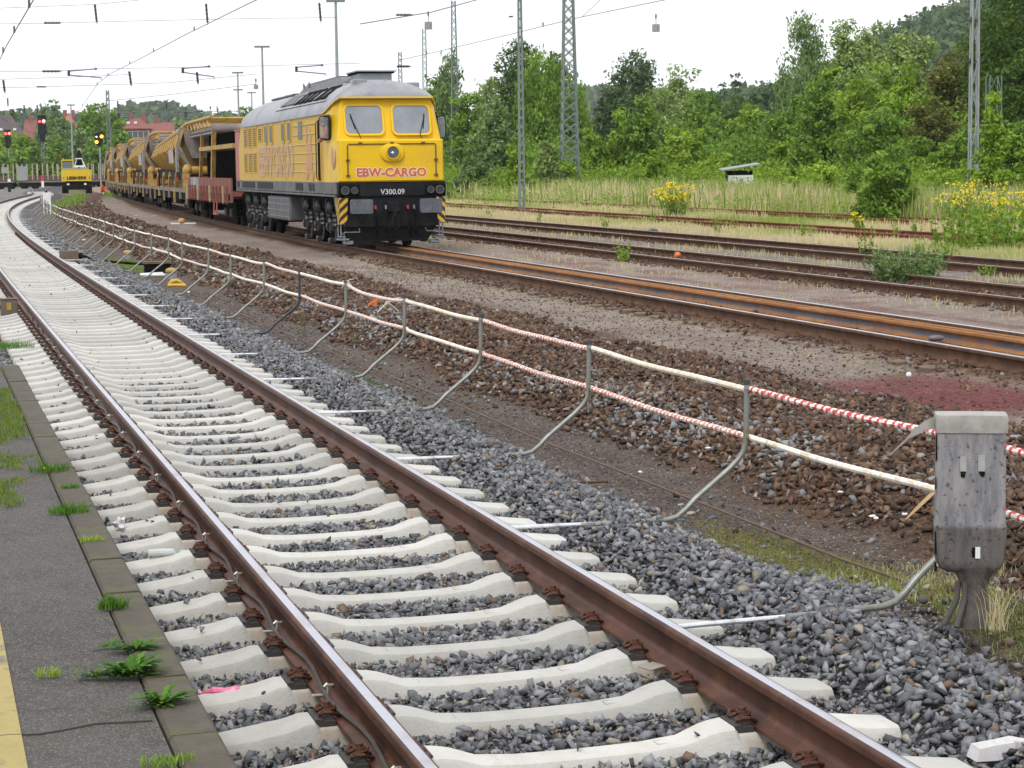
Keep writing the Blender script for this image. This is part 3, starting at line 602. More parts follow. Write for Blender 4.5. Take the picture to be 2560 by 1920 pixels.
# ------------------------------------------------------------------ cable on the left rail, odd fittings on the new track
ya = np.arange(4.5, 30, 0.16); pts = []
for i, y in enumerate(ya):
    w = 0.5+0.5*math.cos(arc_at_y(y)/1.208*2*PI); pts.append(P3(y, -1.507-0.030-0.030*(1-w), -0.118-0.016*(1-w)))
m = MB(); o0 = pts[0]; m.tube([p-o0 for p in pts], 0.0085, 6); cab = m.build('rail_cable', mat('cable_sheath', (0.11, 0.095, 0.085), 0.5), loc=o0); tag(cab, 'grey-brown cable looping along the side of the left brown rail', 'cable')
m = MB(); m.box(-0.10, -0.012, -0.010, 0.010, -0.153, -0.148); m.box(-0.040, -0.034, -0.008, 0.008, -0.150, -0.112); m.box(-0.040, -0.010, -0.008, 0.008, -0.114, -0.109)
m.tube([(-0.05, 0, -0.118), (-0.037, 0, -0.106), (-0.024, 0, -0.114)], 0.005, 6)
cc_me = m.mesh('cable_clip', mat('bright_clip', (0.72, 0.70, 0.66), 0.35, 0.5))
for i in range(20):
    a = A0+SP*(1.5+2*i); y = y_at_arc(a)
    if y > 30: break
    o = link('cable_clip', cc_me); o.location = P3(y, -1.507, 0); o.rotation_euler = (0, 0, rz_at(y)); tag(o, 'bright metal clip holding the cable to the foot of the left brown rail', 'cable clip', 'metal clips of the rail cable')
def at(px, py, Y):
    """world point seen at photo pixel (px,py) (2560x1920) at forward distance Y: used to survey far-off things"""
    v = _d+_rt*((px-1280)/5038.2)-_up*((py-960)/5038.2); return Vector((v.x*Y/v.y, Y, CAMH+v.z*Y/v.y))
def loc_plate(y, u, z, w, label, name='metal_plate'):
    m = MB(); m.box(-w/2, w/2, -w/2, w/2, 0, 0.004); m.box(-w*0.2, w*0.2, -w*0.42, -w*0.36, -0.03, 0)
    o = m.build(name, mat('bare_plate', (0.36, 0.33, 0.26), 0.45, 0.4), loc=P3(y, u, z)); o.rotation_euler = (0, -0.08, rz_at(y)+0.35); tag(o, label, 'plate')
loc_plate(8.48, -0.135, -0.150, 0.085, 'small bare metal plate lying on the foot of the right brown rail in the foreground')
# counting heads: wooden-brown boxes beside the rails
def counter(pos, rz, label):
    t = thing('axle_counter', label, 'axle counter', pos, rz); m = MB(); m.box(-0.13, 0.13, -0.11, 0.11, -0.10, 0.15, c=0.012); m.box(-0.14, 0.14, -0.12, 0.12, 0.15, 0.165)
    m.build('housing', mat('brown_housing', (0.17, 0.125, 0.09), 0.8, dirt=(0.10, 0.07, 0.05)), t)
    m = MB(); m.box(-0.04, 0.03, -0.116, -0.109, -0.01, 0.10); m.build('yellow_mark', mat('yellow_mark', (0.40, 0.28, 0.05), 0.8), t)
    m = MB(); m.tube([(-0.13, 0, 0.03), (-0.22, 0, 0.02), (-0.28, 0.02, -0.06), (-0.5, 0.05, -0.10)], 0.025, 8); m.disc((-0.19, 0, 0.03), (1, 0, 0), 0.06, 0.10, 12); m.build('cable_gland', 'blackmatt', t)
counter(P3(31.6, -1.78, -0.10), rz_at(31), 'brown box with a yellow mark against the outside of the left brown rail')
o = thing('axle_counter', 'brown box outside the right brown rail with a black cable running from it', 'axle counter', P3(49.6, 0.36, -0.08), rz_at(49))
m = MB(); m.box(-0.2, 0.25, -0.14, 0.14, -0.12, 0.16, c=0.015); m.build('housing', bpy.data.materials['brown_housing'], o)
m = MB(); m.tube([(0.22, 0, 0.02), (0.42, 0, 0.0), (0.6, 0, -0.10), (1.6, -0.2, -0.20), (2.6, -0.1, -0.26)], 0.03, 8); m.disc((0.30, 0, 0.02), (1, 0, 0), 0.07, 0.12, 12); m.build('cable', 'blackmatt', o)

# ------------------------------------------------------------------ barrier: bent tube posts with two rows of wrapped rods
def rodmat(name, a, b_, rough=0.6): return mat(name, a, rough, scale=16, c2=b_, dirt=(0.45, 0.36, 0.22), dscale=14)
M['tape_white'] = rodmat('tape_white', (0.86, 0.83, 0.76), (0.78, 0.73, 0.63)); M['tape_cream'] = rodmat('tape_cream', (0.80, 0.73, 0.58), (0.70, 0.60, 0.44))
M['tape_red'] = mat('tape_red', (0.62, 0.045, 0.055), 0.55, scale=20, c2=(0.50, 0.05, 0.05)); M['tape_faded'] = mat('tape_faded_red', (0.62, 0.17, 0.13), 0.6, scale=20, c2=(0.55, 0.22, 0.17)); M['tape_pink'] = mat('tape_pink', (0.72, 0.38, 0.33), 0.6, scale=20)
def post_mesh(dark=False, lean=0.0):
    """local X outward from the right rail, Z up"""
    parts = []
    bend = [(0.62, 0, -0.165), (0.95, 0, -0.168), (1.17, 0, -0.165), (1.24, 0, -0.150), (1.30, 0, -0.105), (1.36, 0.0, -0.045), (1.58, lean*0.3, 0.125), (1.64, lean*0.4, 0.18), (1.68, lean*0.5, 0.235), (1.692, lean*0.6, 0.29), (1.70, lean, 0.668)]
    m = MB(); m.tube([(-0.02, 0, -0.150), (0.30, 0, -0.152), (0.78, 0, -0.163)], 0.0125, 10); parts.append(('foot_tube', m, 'galv_new'))
    m = MB(); m.tube(bend, 0.0175, 12, 0); 
    parts.append(('bent_tube', m, 'tube_dark' if dark else 'galv'))
    m = MB(); m.tube([(1.70, lean, 0.640), (1.70, lean, 0.672)], 0.0195, 12); m.sphere((1.70, lean, 0.672), 0.019, 10, sc=(1, 1, 0.5)); parts.append(('end_cap', m, 'cap'))
    for z in (0.615, 0.315):
        m = MB(); c = Vector((1.70, lean*(0.95 if z > .5 else .6), z)); ring = [c+Vector((0.021*math.cos(a), 0.021*math.sin(a), 0.002)) for a in np.linspace(0, 2*PI, 13)]
        m.tube(ring, 0.0028, 5); m.tube([c+Vector((0.019, 0, 0)), c+Vector((0.034, 0.006, -0.004)), c+Vector((0.048, -0.006, 0.004)), c+Vector((0.040, 0.004, -0.02))], 0.003, 5); parts.append(('wire_tie', m, 'galv'))
    return parts
post_meshes = [(n, m.mesh(n, k)) for n, m, k in post_mesh()]; post_dark = [(n, m.mesh(n, k)) for n, m, k in post_mesh(True)]
py_list = [6.25, 9.10]+[y_at_arc(arc_at_y(11.77)+3.02*i) for i in range(38)]
rng_p = random.Random(11); post_info = []
for i, y in enumerate(py_list):
    c = P3(y, 0.06, 0); rz = rz_at(y)+(rng_p.uniform(-0.03, 0.03) if i > 1 else 0.12*i); du = rng_p.uniform(-0.06, 0.05) if i > 5 else (0.14 if i == 1 else 0)
    if i == 7: grp = None
    lab = {7: 'barrier post whose bent lower tube is painted black'}.get(i, 'grey bent-tube barrier post rising beside the new track, clamped to the right rail')
    t = thing('barrier_post', lab, 'barrier post', (c.x, c.y, 0), rz, 'bent-tube posts of the barrier')
    if i == 1: tag(t, 'grey bent-tube barrier post nearest the camera, passing behind the wrapped cabinet')
    for n, me in (post_dark if i == 7 else post_meshes):
        o = link(n, me, t)
        if du and n != 'foot_tube': o.location = (du, 0, 0)
        
    Rz = Matrix.Rotation(rz, 3, 'Z'); tp = Vector((c.x, c.y, 0))+Rz @ Vector((1.70+du, 0, 0)); post_info.append(tp)
def rod(k, z, kind, sag=0.0):
    a = post_info[k]+Vector((0.024, 0, z+rng_p.uniform(-0.008, 0.008))); b_ = post_info[k+1]+Vector((0.024, 0, z+rng_p.uniform(-0.008, 0.008)))
    d = b_-a; Ln = d.length; n = max(24, int(Ln/0.028)) if k < 14 else 12; N = 8
    t = d.normalized(); x = Vector((0, 0, 1)).cross(t).normalized(); yv = t.cross(x)
    m = MB(); r0 = 0.0195; rings = []
    ph = rng_p.random()*6
    for i in range(n+1):
        s = i/n; c = a*0+d*s+Vector((0, 0, -sag*4*s*(1-s)+0.004*math.sin(9*s+ph)))+x*(0.006*math.sin(7*s+ph)); r = r0*(1+0.05*math.sin(i*2.3+ph))
        rings.append([c+x*math.cos(2*PI*q/N)*r+yv*math.sin(2*PI*q/N)*r for q in range(N)])
    m.loft(rings)
    mats = {'red': ['tape_white', 'tape_red'], 'faded': ['tape_white', 'tape_faded'], 'pink': ['tape_white', 'tape_pink'], 'white': ['tape_white', 'tape_cream'], 'cream': ['tape_cream', 'tape_white']}[kind]
    if kind in ('red', 'faded', 'pink'):
        w = {'red': 1.45, 'faded': 1.3, 'pink': 1.0}[kind]
        f = 0
        for i in range(n):
            for q in range(N):
                m.m[f] = int(math.floor((i+0.5*math.sin(2*PI*q/N))/w)) % 2; f += 1
    elif n > 12:
        f = 0
        for i in range(n):
            on = mnoise.noise(Vector((i*0.35, k*3.1, z*9))) > 0.18
            for q in range(N): m.m[f] = int(on); f += 1
    words = {'red': 'bright red-and-white striped', 'faded': 'faded red-and-white striped', 'pink': 'pale pink-and-white striped', 'white': 'dirty white', 'cream': 'cream-stained white'}[kind]
    near = ['right of the cabinet', 'running from the cabinet to the first post', 'between first and second posts', 'between second and third posts', 'between third and fourth posts', 'between fourth and fifth posts', 'between fifth and sixth posts', 'just past the post with black lower tube']
    row = 'upper' if z > 0.5 else 'lower'
    lab = f"{words} {row} barrier rod {near[k]}" if k < 8 else f"thin pale barrier rod of the {row} row, strung far back between the bent posts"
    o = m.build('barrier_rod', mats, loc=a); tag(o, lab, 'barrier rod', 'wrapped rods of the barrier' if k < 8 else f'distant {row} rods of the barrier'); return o
UP = ['red', 'red', 'cream', 'faded', 'cream', 'pink', 'white', 'pink']; LO = ['red', 'white', 'faded', 'faded', 'white', 'pink', 'pink', 'white']
for k in range(len(py_list)-1):
    rod(k, 0.612, UP[k] if k < 8 else ['white', 'pink'][k % 3 == 0], 0.012 if k != 5 else 0.05); rod(k, 0.312, LO[k] if k < 8 else ['white', 'pink', 'white'][k % 3], 0.012)
# frayed tape ends on the wrapped rods
def shreds(p, seed, n, ln, m_, label, grp=None, drop=1.0, wdt=0.006):
    r = random.Random(seed); m = MB()
    for i in range(n):
        q = Vector((r.uniform(-0.03, 0.03), r.uniform(-0.03, 0.03), 0)); d = Vector((r.uniform(-1, 1), r.uniform(-0.6, 0.6), r.uniform(-0.9, 0.5)*drop)).normalized(); L_ = ln*r.uniform(0.4, 1); pts = []
        for k in range(5): pts.append(q+d*L_*k/4+Vector((0, 0, -0.25*L_*(k/4)**2)))
        w = wdt*r.uniform(0.5, 1.3); m.loft([[p_+Vector((0, 0, w)), p_+Vector((w*0.3, w*.3, 0)), p_-Vector((0, 0, w))] for p_ in pts])
    o = m.build('tape_shred', m_, loc=p); tag(o, label, 'tape', grp)
shreds(post_info[6]+Vector((0, 0, 0.67)), 3, 8, 0.10, 'tape_white', 'white frayed tape knotted on top of the sixth barrier post')
mid = (post_info[5]*0.75+post_info[6]*0.25)+Vector((0, 0, 0.56)); M['orange'] = mat('orange_plastic', (0.75, 0.20, 0.04), 0.6)
shreds(mid, 5, 9, 0.16, 'tape_white', 'white shredded tape hanging from the sagging striped rod', drop=1.2); shreds(mid+Vector((-0.1, 0, 0.02)), 8, 3, 0.11, 'orange', 'orange scrap of tape hanging from the sagging striped rod', wdt=0.02)
m = MB(); pts = [P3(y, u, float(gz(y, u))+0.035) for y, u in [(6.5, 2.24), (8, 2.23), (9.4, 2.21), (10.3, 2.19), (11.2, 2.12), (12.7, 2.1), (13.5, 2.08), (15.2, 2.04), (16.6, 2.0), (18.5, 2.01), (19.8, 2.02), (22.5, 2.01), (26.4, 1.97), (32.3, 1.95), (36, 1.82), (39.5, 1.72)]]
for i, p in enumerate(pts): p.z = [-0.30, -0.33, -0.345, -0.36][min(i, 3)]
m.tube([p-pts[0] for p in pts], 0.0095, 8); tag(m.build('ground_wire', mat('brown_wire', (0.16, 0.10, 0.065), 0.7), loc=pts[0]), 'thin brown rod lying on the cinders all along under the barrier posts', 'rod')

# ------------------------------------------------------------------ wrapped cabinet on the right
cb = Vector((2.095, 9.14, -0.105)); t = thing('wrapped_cabinet', 'narrow upright cabinet wrapped in stained grey sacking with pale tape round its top', 'cabinet', cb, math.radians(-9))
mc, nt_, b = nt('grey_sacking'); L = nt_.links.new
tc = nt_.nodes.new('ShaderNodeTexCoord'); mpn = nt_.nodes.new('ShaderNodeMapping'); mpn.inputs['Scale'].default_value = (7, 7, 1.6); L(tc.outputs['Object'], mpn.inputs[0])
n1 = nt_.nodes.new('ShaderNodeTexNoise'); n1.inputs['Scale'].default_value = 1.8; n1.inputs['Detail'].default_value = 10; n1.inputs['Roughness'].default_value = 0.75; L(mpn.outputs[0], n1.inputs['Vector'])
r1 = nt_.nodes.new('ShaderNodeValToRGB'); r1.color_ramp.elements[0].position = 0.36; r1.color_ramp.elements[1].position = 0.6; r1.color_ramp.elements[0].color = (0.12, 0.122, 0.142, 1); r1.color_ramp.elements[1].color = (0.30, 0.285, 0.28, 1); L(n1.outputs['Fac'], r1.inputs[0])
sx = nt_.nodes.new('ShaderNodeSeparateXYZ'); L(tc.outputs['Object'], sx.inputs[0]); r2 = nt_.nodes.new('ShaderNodeMapRange'); r2.inputs[1].default_value = 0.44; r2.inputs[2].default_value = 0.42; L(sx.outputs[2], r2.inputs[0])
mx_ = nt_.nodes.new('ShaderNodeMixRGB'); mx_.blend_type = 'MULTIPLY'; L(r2.outputs[0], mx_.inputs[0]); L(r1.outputs[0], mx_.inputs[1]); mx_.inputs[2].default_value = (0.50, 0.46, 0.42, 1)   # the lower third is a second, dirtier wrap
vs_ = nt_.nodes.new('ShaderNodeTexNoise'); vs_.inputs['Scale'].default_value = 45; vs_.inputs['Detail'].default_value = 3; L(tc.outputs['Object'], vs_.inputs['Vector']); vr_ = nt_.nodes.new('ShaderNodeMapRange'); vr_.inputs[1].default_value = 0.60; vr_.inputs[2].default_value = 0.70; L(vs_.outputs['Fac'], vr_.inputs[0]); md_ = nt_.nodes.new('ShaderNodeMixRGB'); md_.blend_type = 'MULTIPLY'; L(vr_.outputs[0], md_.inputs[0]); L(mx_.outputs[0], md_.inputs[1]); md_.inputs[2].default_value = (0.35, 0.35, 0.38, 1)
L(md_.outputs[0], b.inputs['Base Color']); b.inputs['Roughness'].default_value = 0.75
wv = nt_.nodes.new('ShaderNodeTexNoise'); wv.inputs['Scale'].default_value = 220; L(tc.outputs['Object'], wv.inputs['Vector']); bp = nt_.nodes.new('ShaderNodeBump'); bp.inputs['Distance'].default_value = 0.003; L(wv.outputs['Fac'], bp.inputs['Height']); L(bp.outputs[0], b.inputs['Normal'])
M['sack'] = mc; M['wag_pale'] = mat('soiled_tag', (0.38, 0.38, 0.37), 0.7)
W2, D2 = 0.158, 0.075
def rring(z, w, d_, n=44, wob=0.0, seed=0, sh=(0, 0), pw=0.13):
    out = []
    for k in range(n):
        a = 2*PI*k/n; ca, sa = math.cos(a), math.sin(a); rx = math.copysign(abs(ca)**pw, ca); ry = math.copysign(abs(sa)**pw, sa)
        q = 1+wob*mnoise.noise(Vector((ca*2.3+seed, sa*2.3, z*9+seed))); out.append((sh[0]+rx*w*q, sh[1]+ry*d_*q+wob*0.03*mnoise.noise(Vector((ca*6, z*20, seed))), z))
    return out
m = MB(); zs = [0.21, 0.215, 0.235, 0.26, 0.29, 0.32, 0.36, 0.40, 0.432, 0.438, 0.50, 0.60, 0.70, 0.79, 0.86, 0.935]; ws = [0.03, 0.10, 0.135, 0.150, 0.155, 0.157, 0.158, 0.159, 0.160, 0.158, 0.157, 0.156, 0.156, 0.155, 0.156, 0.156]
m.loft([rring(z, w, w*0.47+0.004, wob=0.05 if z < 0.435 else 0.006, seed=2, sh=(-0.02*(0.3-z) if z < .3 else 0, 0)) for z, w in zip(zs, ws)]); m.build('sacking_cover', 'sack', t, ang=50)
m = MB(); m.loft([rring(z, w, w*0.48+0.006, wob=0.02, seed=5) for z, w in ((0.862, 0.159), (0.885, 0.162), (0.936, 0.1605), (0.943, 0.158))])
pts = [(-0.155, -0.03, 0.905), (-0.20, -0.05, 0.895), (-0.25, -0.06, 0.865), (-0.29, -0.06, 0.83)]
m.loft([[Vector(p)+Vector((0, 0, w)), Vector(p)+Vector((0.004, 0.006, 0)), Vector(p)-Vector((0, 0, w))] for p, w in zip(pts, (0.03, 0.024, 0.018, 0.008))])
m.loft([[Vector(p)+Vector((0, 0, w)), Vector(p)+Vector((0.004, 0.006, 0)), Vector(p)-Vector((0, 0, w))] for p, w in zip([(-0.26, -0.06, 0.86), (-0.31, -0.07, 0.81), (-0.37, -0.08, 0.755)], (0.008, 0.006, 0.002))])
m.build('tape_band', mat('pale_tape', (0.38, 0.36, 0.32), 0.45, scale=14, c2=(0.25, 0.24, 0.22)), t)
m = MB(); m.loft([[Vector(p)+Vector((w, 0, 0)), Vector(p)+Vector((0, 0.005, 0)), Vector(p)-Vector((w, 0, 0))] for p, w in zip([(-0.165, -0.03, 0.58), (-0.20, -0.05, 0.55), (-0.25, -0.06, 0.50), (-0.29, -0.07, 0.46)], (0.012, 0.012, 0.010, 0.004))])
m.build('tape_tail', mat('brown_tape', (0.50, 0.32, 0.15), 0.6), t)
m = MB()
for x0, x1, z0, z1 in ((-0.050, -0.022, 0.685, 0.755), (0.030, 0.060, 0.688, 0.762)): m.box(x0, x1, -0.083, -0.0775, z0, z1)
m.build('white_tag', 'wag_pale', t); m = MB(); m.sphere((-0.037, -0.078, 0.668), 0.011, 8); m.sphere((0.05, -0.078, 0.672), 0.010, 8); m.box(-0.048, -0.025, -0.0845, -0.077, 0.676, 0.687); m.box(0.035, 0.06, -0.0845, -0.077, 0.676, 0.688)
m.box(0.008, 0.022, -0.083, -0.074, 0.292, 0.335); m.build('torn_hole', 'blackmatt', t)
for z0, z1, w in ((0.73, 0.86, 0.006), (0.60, 0.66, 0.004), (0.30, 0.41, 0.008), (0.22, 0.27, 0.012)): m = MB(); m.loft([[(-0.1585, -0.078, z0), (-0.1585+w, -0.0795, z0+0.01), (-0.1585+w*0.6, -0.0795, z1-0.01), (-0.1585, -0.078, z1)], [(-0.160, -0.070, z0), (-0.160, -0.079, z0+0.01), (-0.160, -0.079, z1-0.01), (-0.160, -0.070, z1)]]); m.build('torn_edge', 'blackmatt', t)
m = MB(); m.box(0.022, 0.044, -0.083, -0.0755, 0.286, 0.338); m.build('exposed_cable_end', 'white', t)
m = MB(); m.loft([rring(z, w, w*0.7, wob=0.22, seed=9, sh=(0.02, 0), pw=0.7) for z, w in ((-0.05, 0.082), (0.03, 0.066), (0.09, 0.052), (0.14, 0.055), (0.19, 0.078), (0.24, 0.11))]); m.build('gathered_sacking', mat('dirty_sacking', (0.135, 0.115, 0.10), 0.85, scale=18, c2=(0.06, 0.052, 0.046)), t, ang=70)
m = MB()
for xx, yy, ex, ey in ((-0.05, -0.03, -0.115, -0.07), (-0.02, -0.045, -0.06, -0.11), (0.07, 0.0, 0.13, -0.06)): m.tube([(xx, yy, 0.17), (xx*1.05, yy*1.1, 0.09), ((xx+ex)/2, (yy+ey)/2, 0.03), (ex, ey, -0.03)], 0.013, 8)
m.build('cable', mat('dusty_cable', (0.085, 0.078, 0.072), 0.8), t)

# ------------------------------------------------------------------ diesel locomotive
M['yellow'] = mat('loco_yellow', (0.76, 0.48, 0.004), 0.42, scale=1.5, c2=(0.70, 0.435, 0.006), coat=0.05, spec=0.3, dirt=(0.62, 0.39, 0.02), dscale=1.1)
M['yellow_side'] = mat('loco_side_yellow', (0.62, 0.38, 0.020), 0.55, scale=1.2, c2=(0.56, 0.34, 0.022), dirt=(0.44, 0.27, 0.06), dscale=1.2)  # duller copy of the nose yellow; the angled side's shade is put into it
M['roof'] = mat('loco_roof_grey', (0.32, 0.335, 0.36), 0.5, scale=2, c2=(0.25, 0.26, 0.28), dirt=(0.19, 0.19, 0.20), dscale=0.9)
M['frame_grey'] = mat('dusty_frame', (0.16, 0.165, 0.16), 0.65, scale=2, c2=(0.09, 0.095, 0.095), dirt=(0.06, 0.06, 0.06), dscale=1.5)
M['glass'] = mat('cab_glass', (0.20, 0.22, 0.25), 0.12, 0.0, var=0.05, scale=2, c2=(0.13, 0.15, 0.17), spec=0.9, coat=1.0)
M['darkglass'] = mat('side_glass', (0.13, 0.13, 0.13), 0.45, scale=3, c2=(0.08, 0.085, 0.09), spec=0.25)
mcg, t_, b_g = nt('clear_glass'); b_g.inputs['Base Color'].default_value = (0.3, 0.32, 0.35, 1); b_g.inputs['Roughness'].default_value = 0.05; b_g.inputs['Alpha'].default_value = 0.35; M['clear_glass'] = mcg
M['buffer'] = mat('buffer_face', (0.10, 0.11, 0.135), 0.5, scale=9, c2=(0.065, 0.07, 0.09), dirt=(0.15, 0.15, 0.16), dscale=6)
M['letter_red'] = mat('letter_orange_red', (0.62, 0.12, 0.05), 0.5); M['letter_white'] = mat('letter_white', (0.80, 0.72, 0.60), 0.5)
M['letter_pale'] = mat('faded_letter_pink', (0.55, 0.26, 0.15), 0.55, scale=6, c2=(0.50, 0.27, 0.12)); M['letter_cream'] = mat('faded_letter_edge', (0.62, 0.47, 0.26), 0.55)
M['steel'] = mat('dull_steel', (0.32, 0.33, 0.34), 0.45, 0.5, scale=10, dirt=(0.10, 0.09, 0.08), dscale=5); M['red'] = mat('red_paint', (0.55, 0.05, 0.03), 0.5)
lc = (-5.4537, 60.1644, 0.0); lrz = math.atan2(-0.9668, 0.2554)
T = thing('diesel_locomotive', 'yellow six-axle diesel locomotive with a grey roof standing at the head of the works train', 'locomotive', lc, lrz)
m = MB()   # main walls
def wall_ring(x, y0, yt, zt): return [(x, -y0, 1.66), (x, -y0, 2.72), (x, -yt, zt), (x, yt, zt), (x, y0, 2.72), (x, y0, 1.66)]
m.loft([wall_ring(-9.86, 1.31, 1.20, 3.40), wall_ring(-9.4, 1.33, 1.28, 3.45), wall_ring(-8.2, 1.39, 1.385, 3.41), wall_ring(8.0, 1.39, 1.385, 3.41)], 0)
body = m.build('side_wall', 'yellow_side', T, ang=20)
m = MB()   # cab and nose
m.loft([wall_ring(8.0, 1.391, 1.386, 3.41), wall_ring(8.5, 1.385, 1.37, 3.47), wall_ring(8.9, 1.365, 1.30, 3.60), [(9.70, -1.325, 1.66), (9.53, -1.325, 2.74), (9.20, -1.14, 3.76), (9.20, 1.14, 3.76), (9.53, 1.325, 2.74), (9.70, 1.325, 1.66)]], 0)
m.box(9.0, 9.90, -1.315, 1.315, 1.66, 2.715, c=0.035)
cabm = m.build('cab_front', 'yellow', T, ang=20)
m = MB()   # raised rim of the nose hatch and its hinges
for p, q in (((-1.10, 2.60), (1.10, 2.60)), ((-1.12, 2.58), (-1.12, 1.80)), ((1.12, 2.58), (1.12, 1.80))): m.tube([(9.915, p[0], p[1]), (9.915, q[0], q[1])], 0.014, 6)
for y, z in ((-0.80, 2.62), (0, 2.62), (0.80, 2.62), (-1.12, 2.2), (-1.12, 1.82), (1.12, 2.2), (1.12, 1.82)): m.box(9.90, 9.945, y-0.045, y+0.045, z-0.025, z+0.025)
m.build('hatch_rim', mat('brown_rim', (0.10, 0.06, 0.02), 0.6), T)
def front_face(y, z):      # point on the raked windscreen plane
    f = (z-2.74)/(3.76-2.74); return 9.53+(9.20-9.53)*f
def rrect(y0, y1, z0, z1, r, n=5):
    out = []
    for cy, cz, a0 in ((y1-r, z1-r, 0), (y0+r, z1-r, 90), (y0+r, z0+r, 180), (y1-r, z0+r, 270)):
        for k in range(n+1): a = math.radians(a0+90*k/n); out.append((cy+r*math.cos(a), cz+r*math.sin(a)))
    return out
for y0, y1, s in ((-1.07, -0.135, 1), (0.145, 1.07, -1)):
    oi = rrect(y0, y1, 2.86, 3.56, 0.12); oo = rrect(y0-0.045, y1+0.045, 2.815, 3.605, 0.15)
    m = MB(); m.loft([[(front_face(y, z)+0.003, y, z) for y, z in oo], [(front_face(y, z)+0.045, y, z) for y, z in oo], [(front_face(y, z)+0.045, y, z) for y, z in oi], [(front_face(y, z)+0.003, y, z) for y, z in oi]], caps=False)
    w = m.build('windscreen', 'yellow', T, ang=40)
    m = MB(); m.loft([[(front_face(y, z)+0.012, y, z) for y, z in oi], [(front_face(y, z)+0.018, y, z) for y, z in oi]]); m.build('pane', 'glass', w)
    m = MB(); yb = -0.72 if s > 0 else 0.83; yt = yb-0.22 if s > 0 else yb+0.12; m.tube([(9.60, yb, 2.74), (front_face(0, 2.86)+0.07, yb-0.03, 2.84), (front_face(0, 3.30)+0.05, yt, 3.30)], 0.010, 6); m.tube([(front_face(0, 3.0)+0.035, yt+(0.10 if s > 0 else -0.05), 2.98), (front_face(0, 3.34)+0.035, yt, 3.36)], 0.012, 6); m.build('wiper', 'black', w)
m = MB(); ring = rrect(-0.31, 0.33, 2.13, 2.62, 0.24, 8)
m.loft([[(9.895, y, z) for y, z in ring], [(9.96, 0.01+(y-0.01)*0.88, 2.375+(z-2.375)*0.88) for y, z in ring], [(9.97, 0.01+(y-0.01)*0.8, 2.375+(z-2.375)*0.8) for y, z in ring]]); m.loft([[(x, 0.01+r*math.cos(a), 2.385+r*math.sin(a)) for a in np.linspace(0, 2*PI, 24, endpoint=False)] for x, r in ((9.95, 0.175), (10.02, 0.172), (10.02, 0.150), (9.96, 0.15))], caps=False)
hl = m.build('headlight', 'yellow', T); m = MB(); m.disc((9.985, 0.01, 2.385), (1, 0, 0), 0.150, 0.02, 24); m.build('lens', mat('lens', (0.09, 0.10, 0.12), 0.2, 0.0, c2=(0.04, 0.05, 0.06), spec=0.6), hl); m = MB(); m.sphere((9.99, 0.0, 2.37), 0.045, 10); m.build('bulb', mat('bulb_chrome', (0.9, 0.9, 0.9), 0.1, 0.8), hl)
Fm = lambda x, y, z: Matrix(((0, 0, 1, x), (1, 0, 0, y), (0, 1, 0, z), (0, 0, 0, 1)))
lettering('EBW-CARGO', 0.290, 'letter_white', T, Fm(9.903, -0.02, 1.885), depth=0.002, bold=0.026, spacing=1.04)
lettering('EBW-CARGO', 0.290, 'letter_red', T, Fm(9.908, -0.02, 1.885), depth=0.002, bold=0.010, spacing=1.04)
m = MB()    # roof
base = [(1.42, 3.395), (1.415, 3.47), (1.34, 3.66), (1.17, 3.88), (0.95, 4.05), (0.62, 4.20), (0.25, 4.27)]
def roof_ring(x, wy=1.0, lift=0.0, top=1.0, z0=3.395):
    p = [(-y*wy, z0+lift+(z-3.395)*top) for y, z in base]; q = [(y*wy, z0+lift+(z-3.395)*top) for y, z in base[::-1]]
    return [(x, y, z) for y, z in p+q]
secs = [roof_ring(-9.5, 0.84, 0.27, 0.12), roof_ring(-9.42, 0.85, 0.25, 0.35), roof_ring(-9.2, 0.90, 0.18, 0.60), roof_ring(-8.8, 0.96, 0.08, 0.84), roof_ring(-8.3, 0.99, 0.02, 0.95), roof_ring(-7.7), roof_ring(7.7), roof_ring(8.15, 1.0, 0.015, 0.97), roof_ring(8.5, 0.985, 0.07, 0.88), roof_ring(8.85, 0.955, 0.18, 0.72), roof_ring(9.10, 0.90, 0.29, 0.54), roof_ring(9.28, 0.845, 0.345, 0.36), roof_ring(9.38, 0.83, 0.365, 0.20), roof_ring(9.41, 0.825, 0.37, 0.06)]
m.loft(secs); rf = m.build('roof', 'roof', T, ang=45)
m = MB(); m.loft([[(p[0]+0.004*0, p[1]*s_, p[2]+d_) for p in secs_] for secs_, s_, d_ in ()] or [[(9.43, -1.18, 3.745), (9.43, -1.18, 3.785), (9.20, -1.18, 3.785), (9.20, -1.18, 3.745)], [(9.43, 1.18, 3.745), (9.43, 1.18, 3.785), (9.20, 1.18, 3.785), (9.20, 1.18, 3.745)]])
for s in (-1, 1): m.tube([(7.6, s*1.405, 3.40), (8.15, s*1.41, 3.415), (8.5, s*1.39, 3.475), (8.85, s*1.345, 3.585), (9.10, s*1.27, 3.69), (9.30, s*1.19, 3.755)], 0.022, 6)
m.build('eave_trim', 'yellow', T)
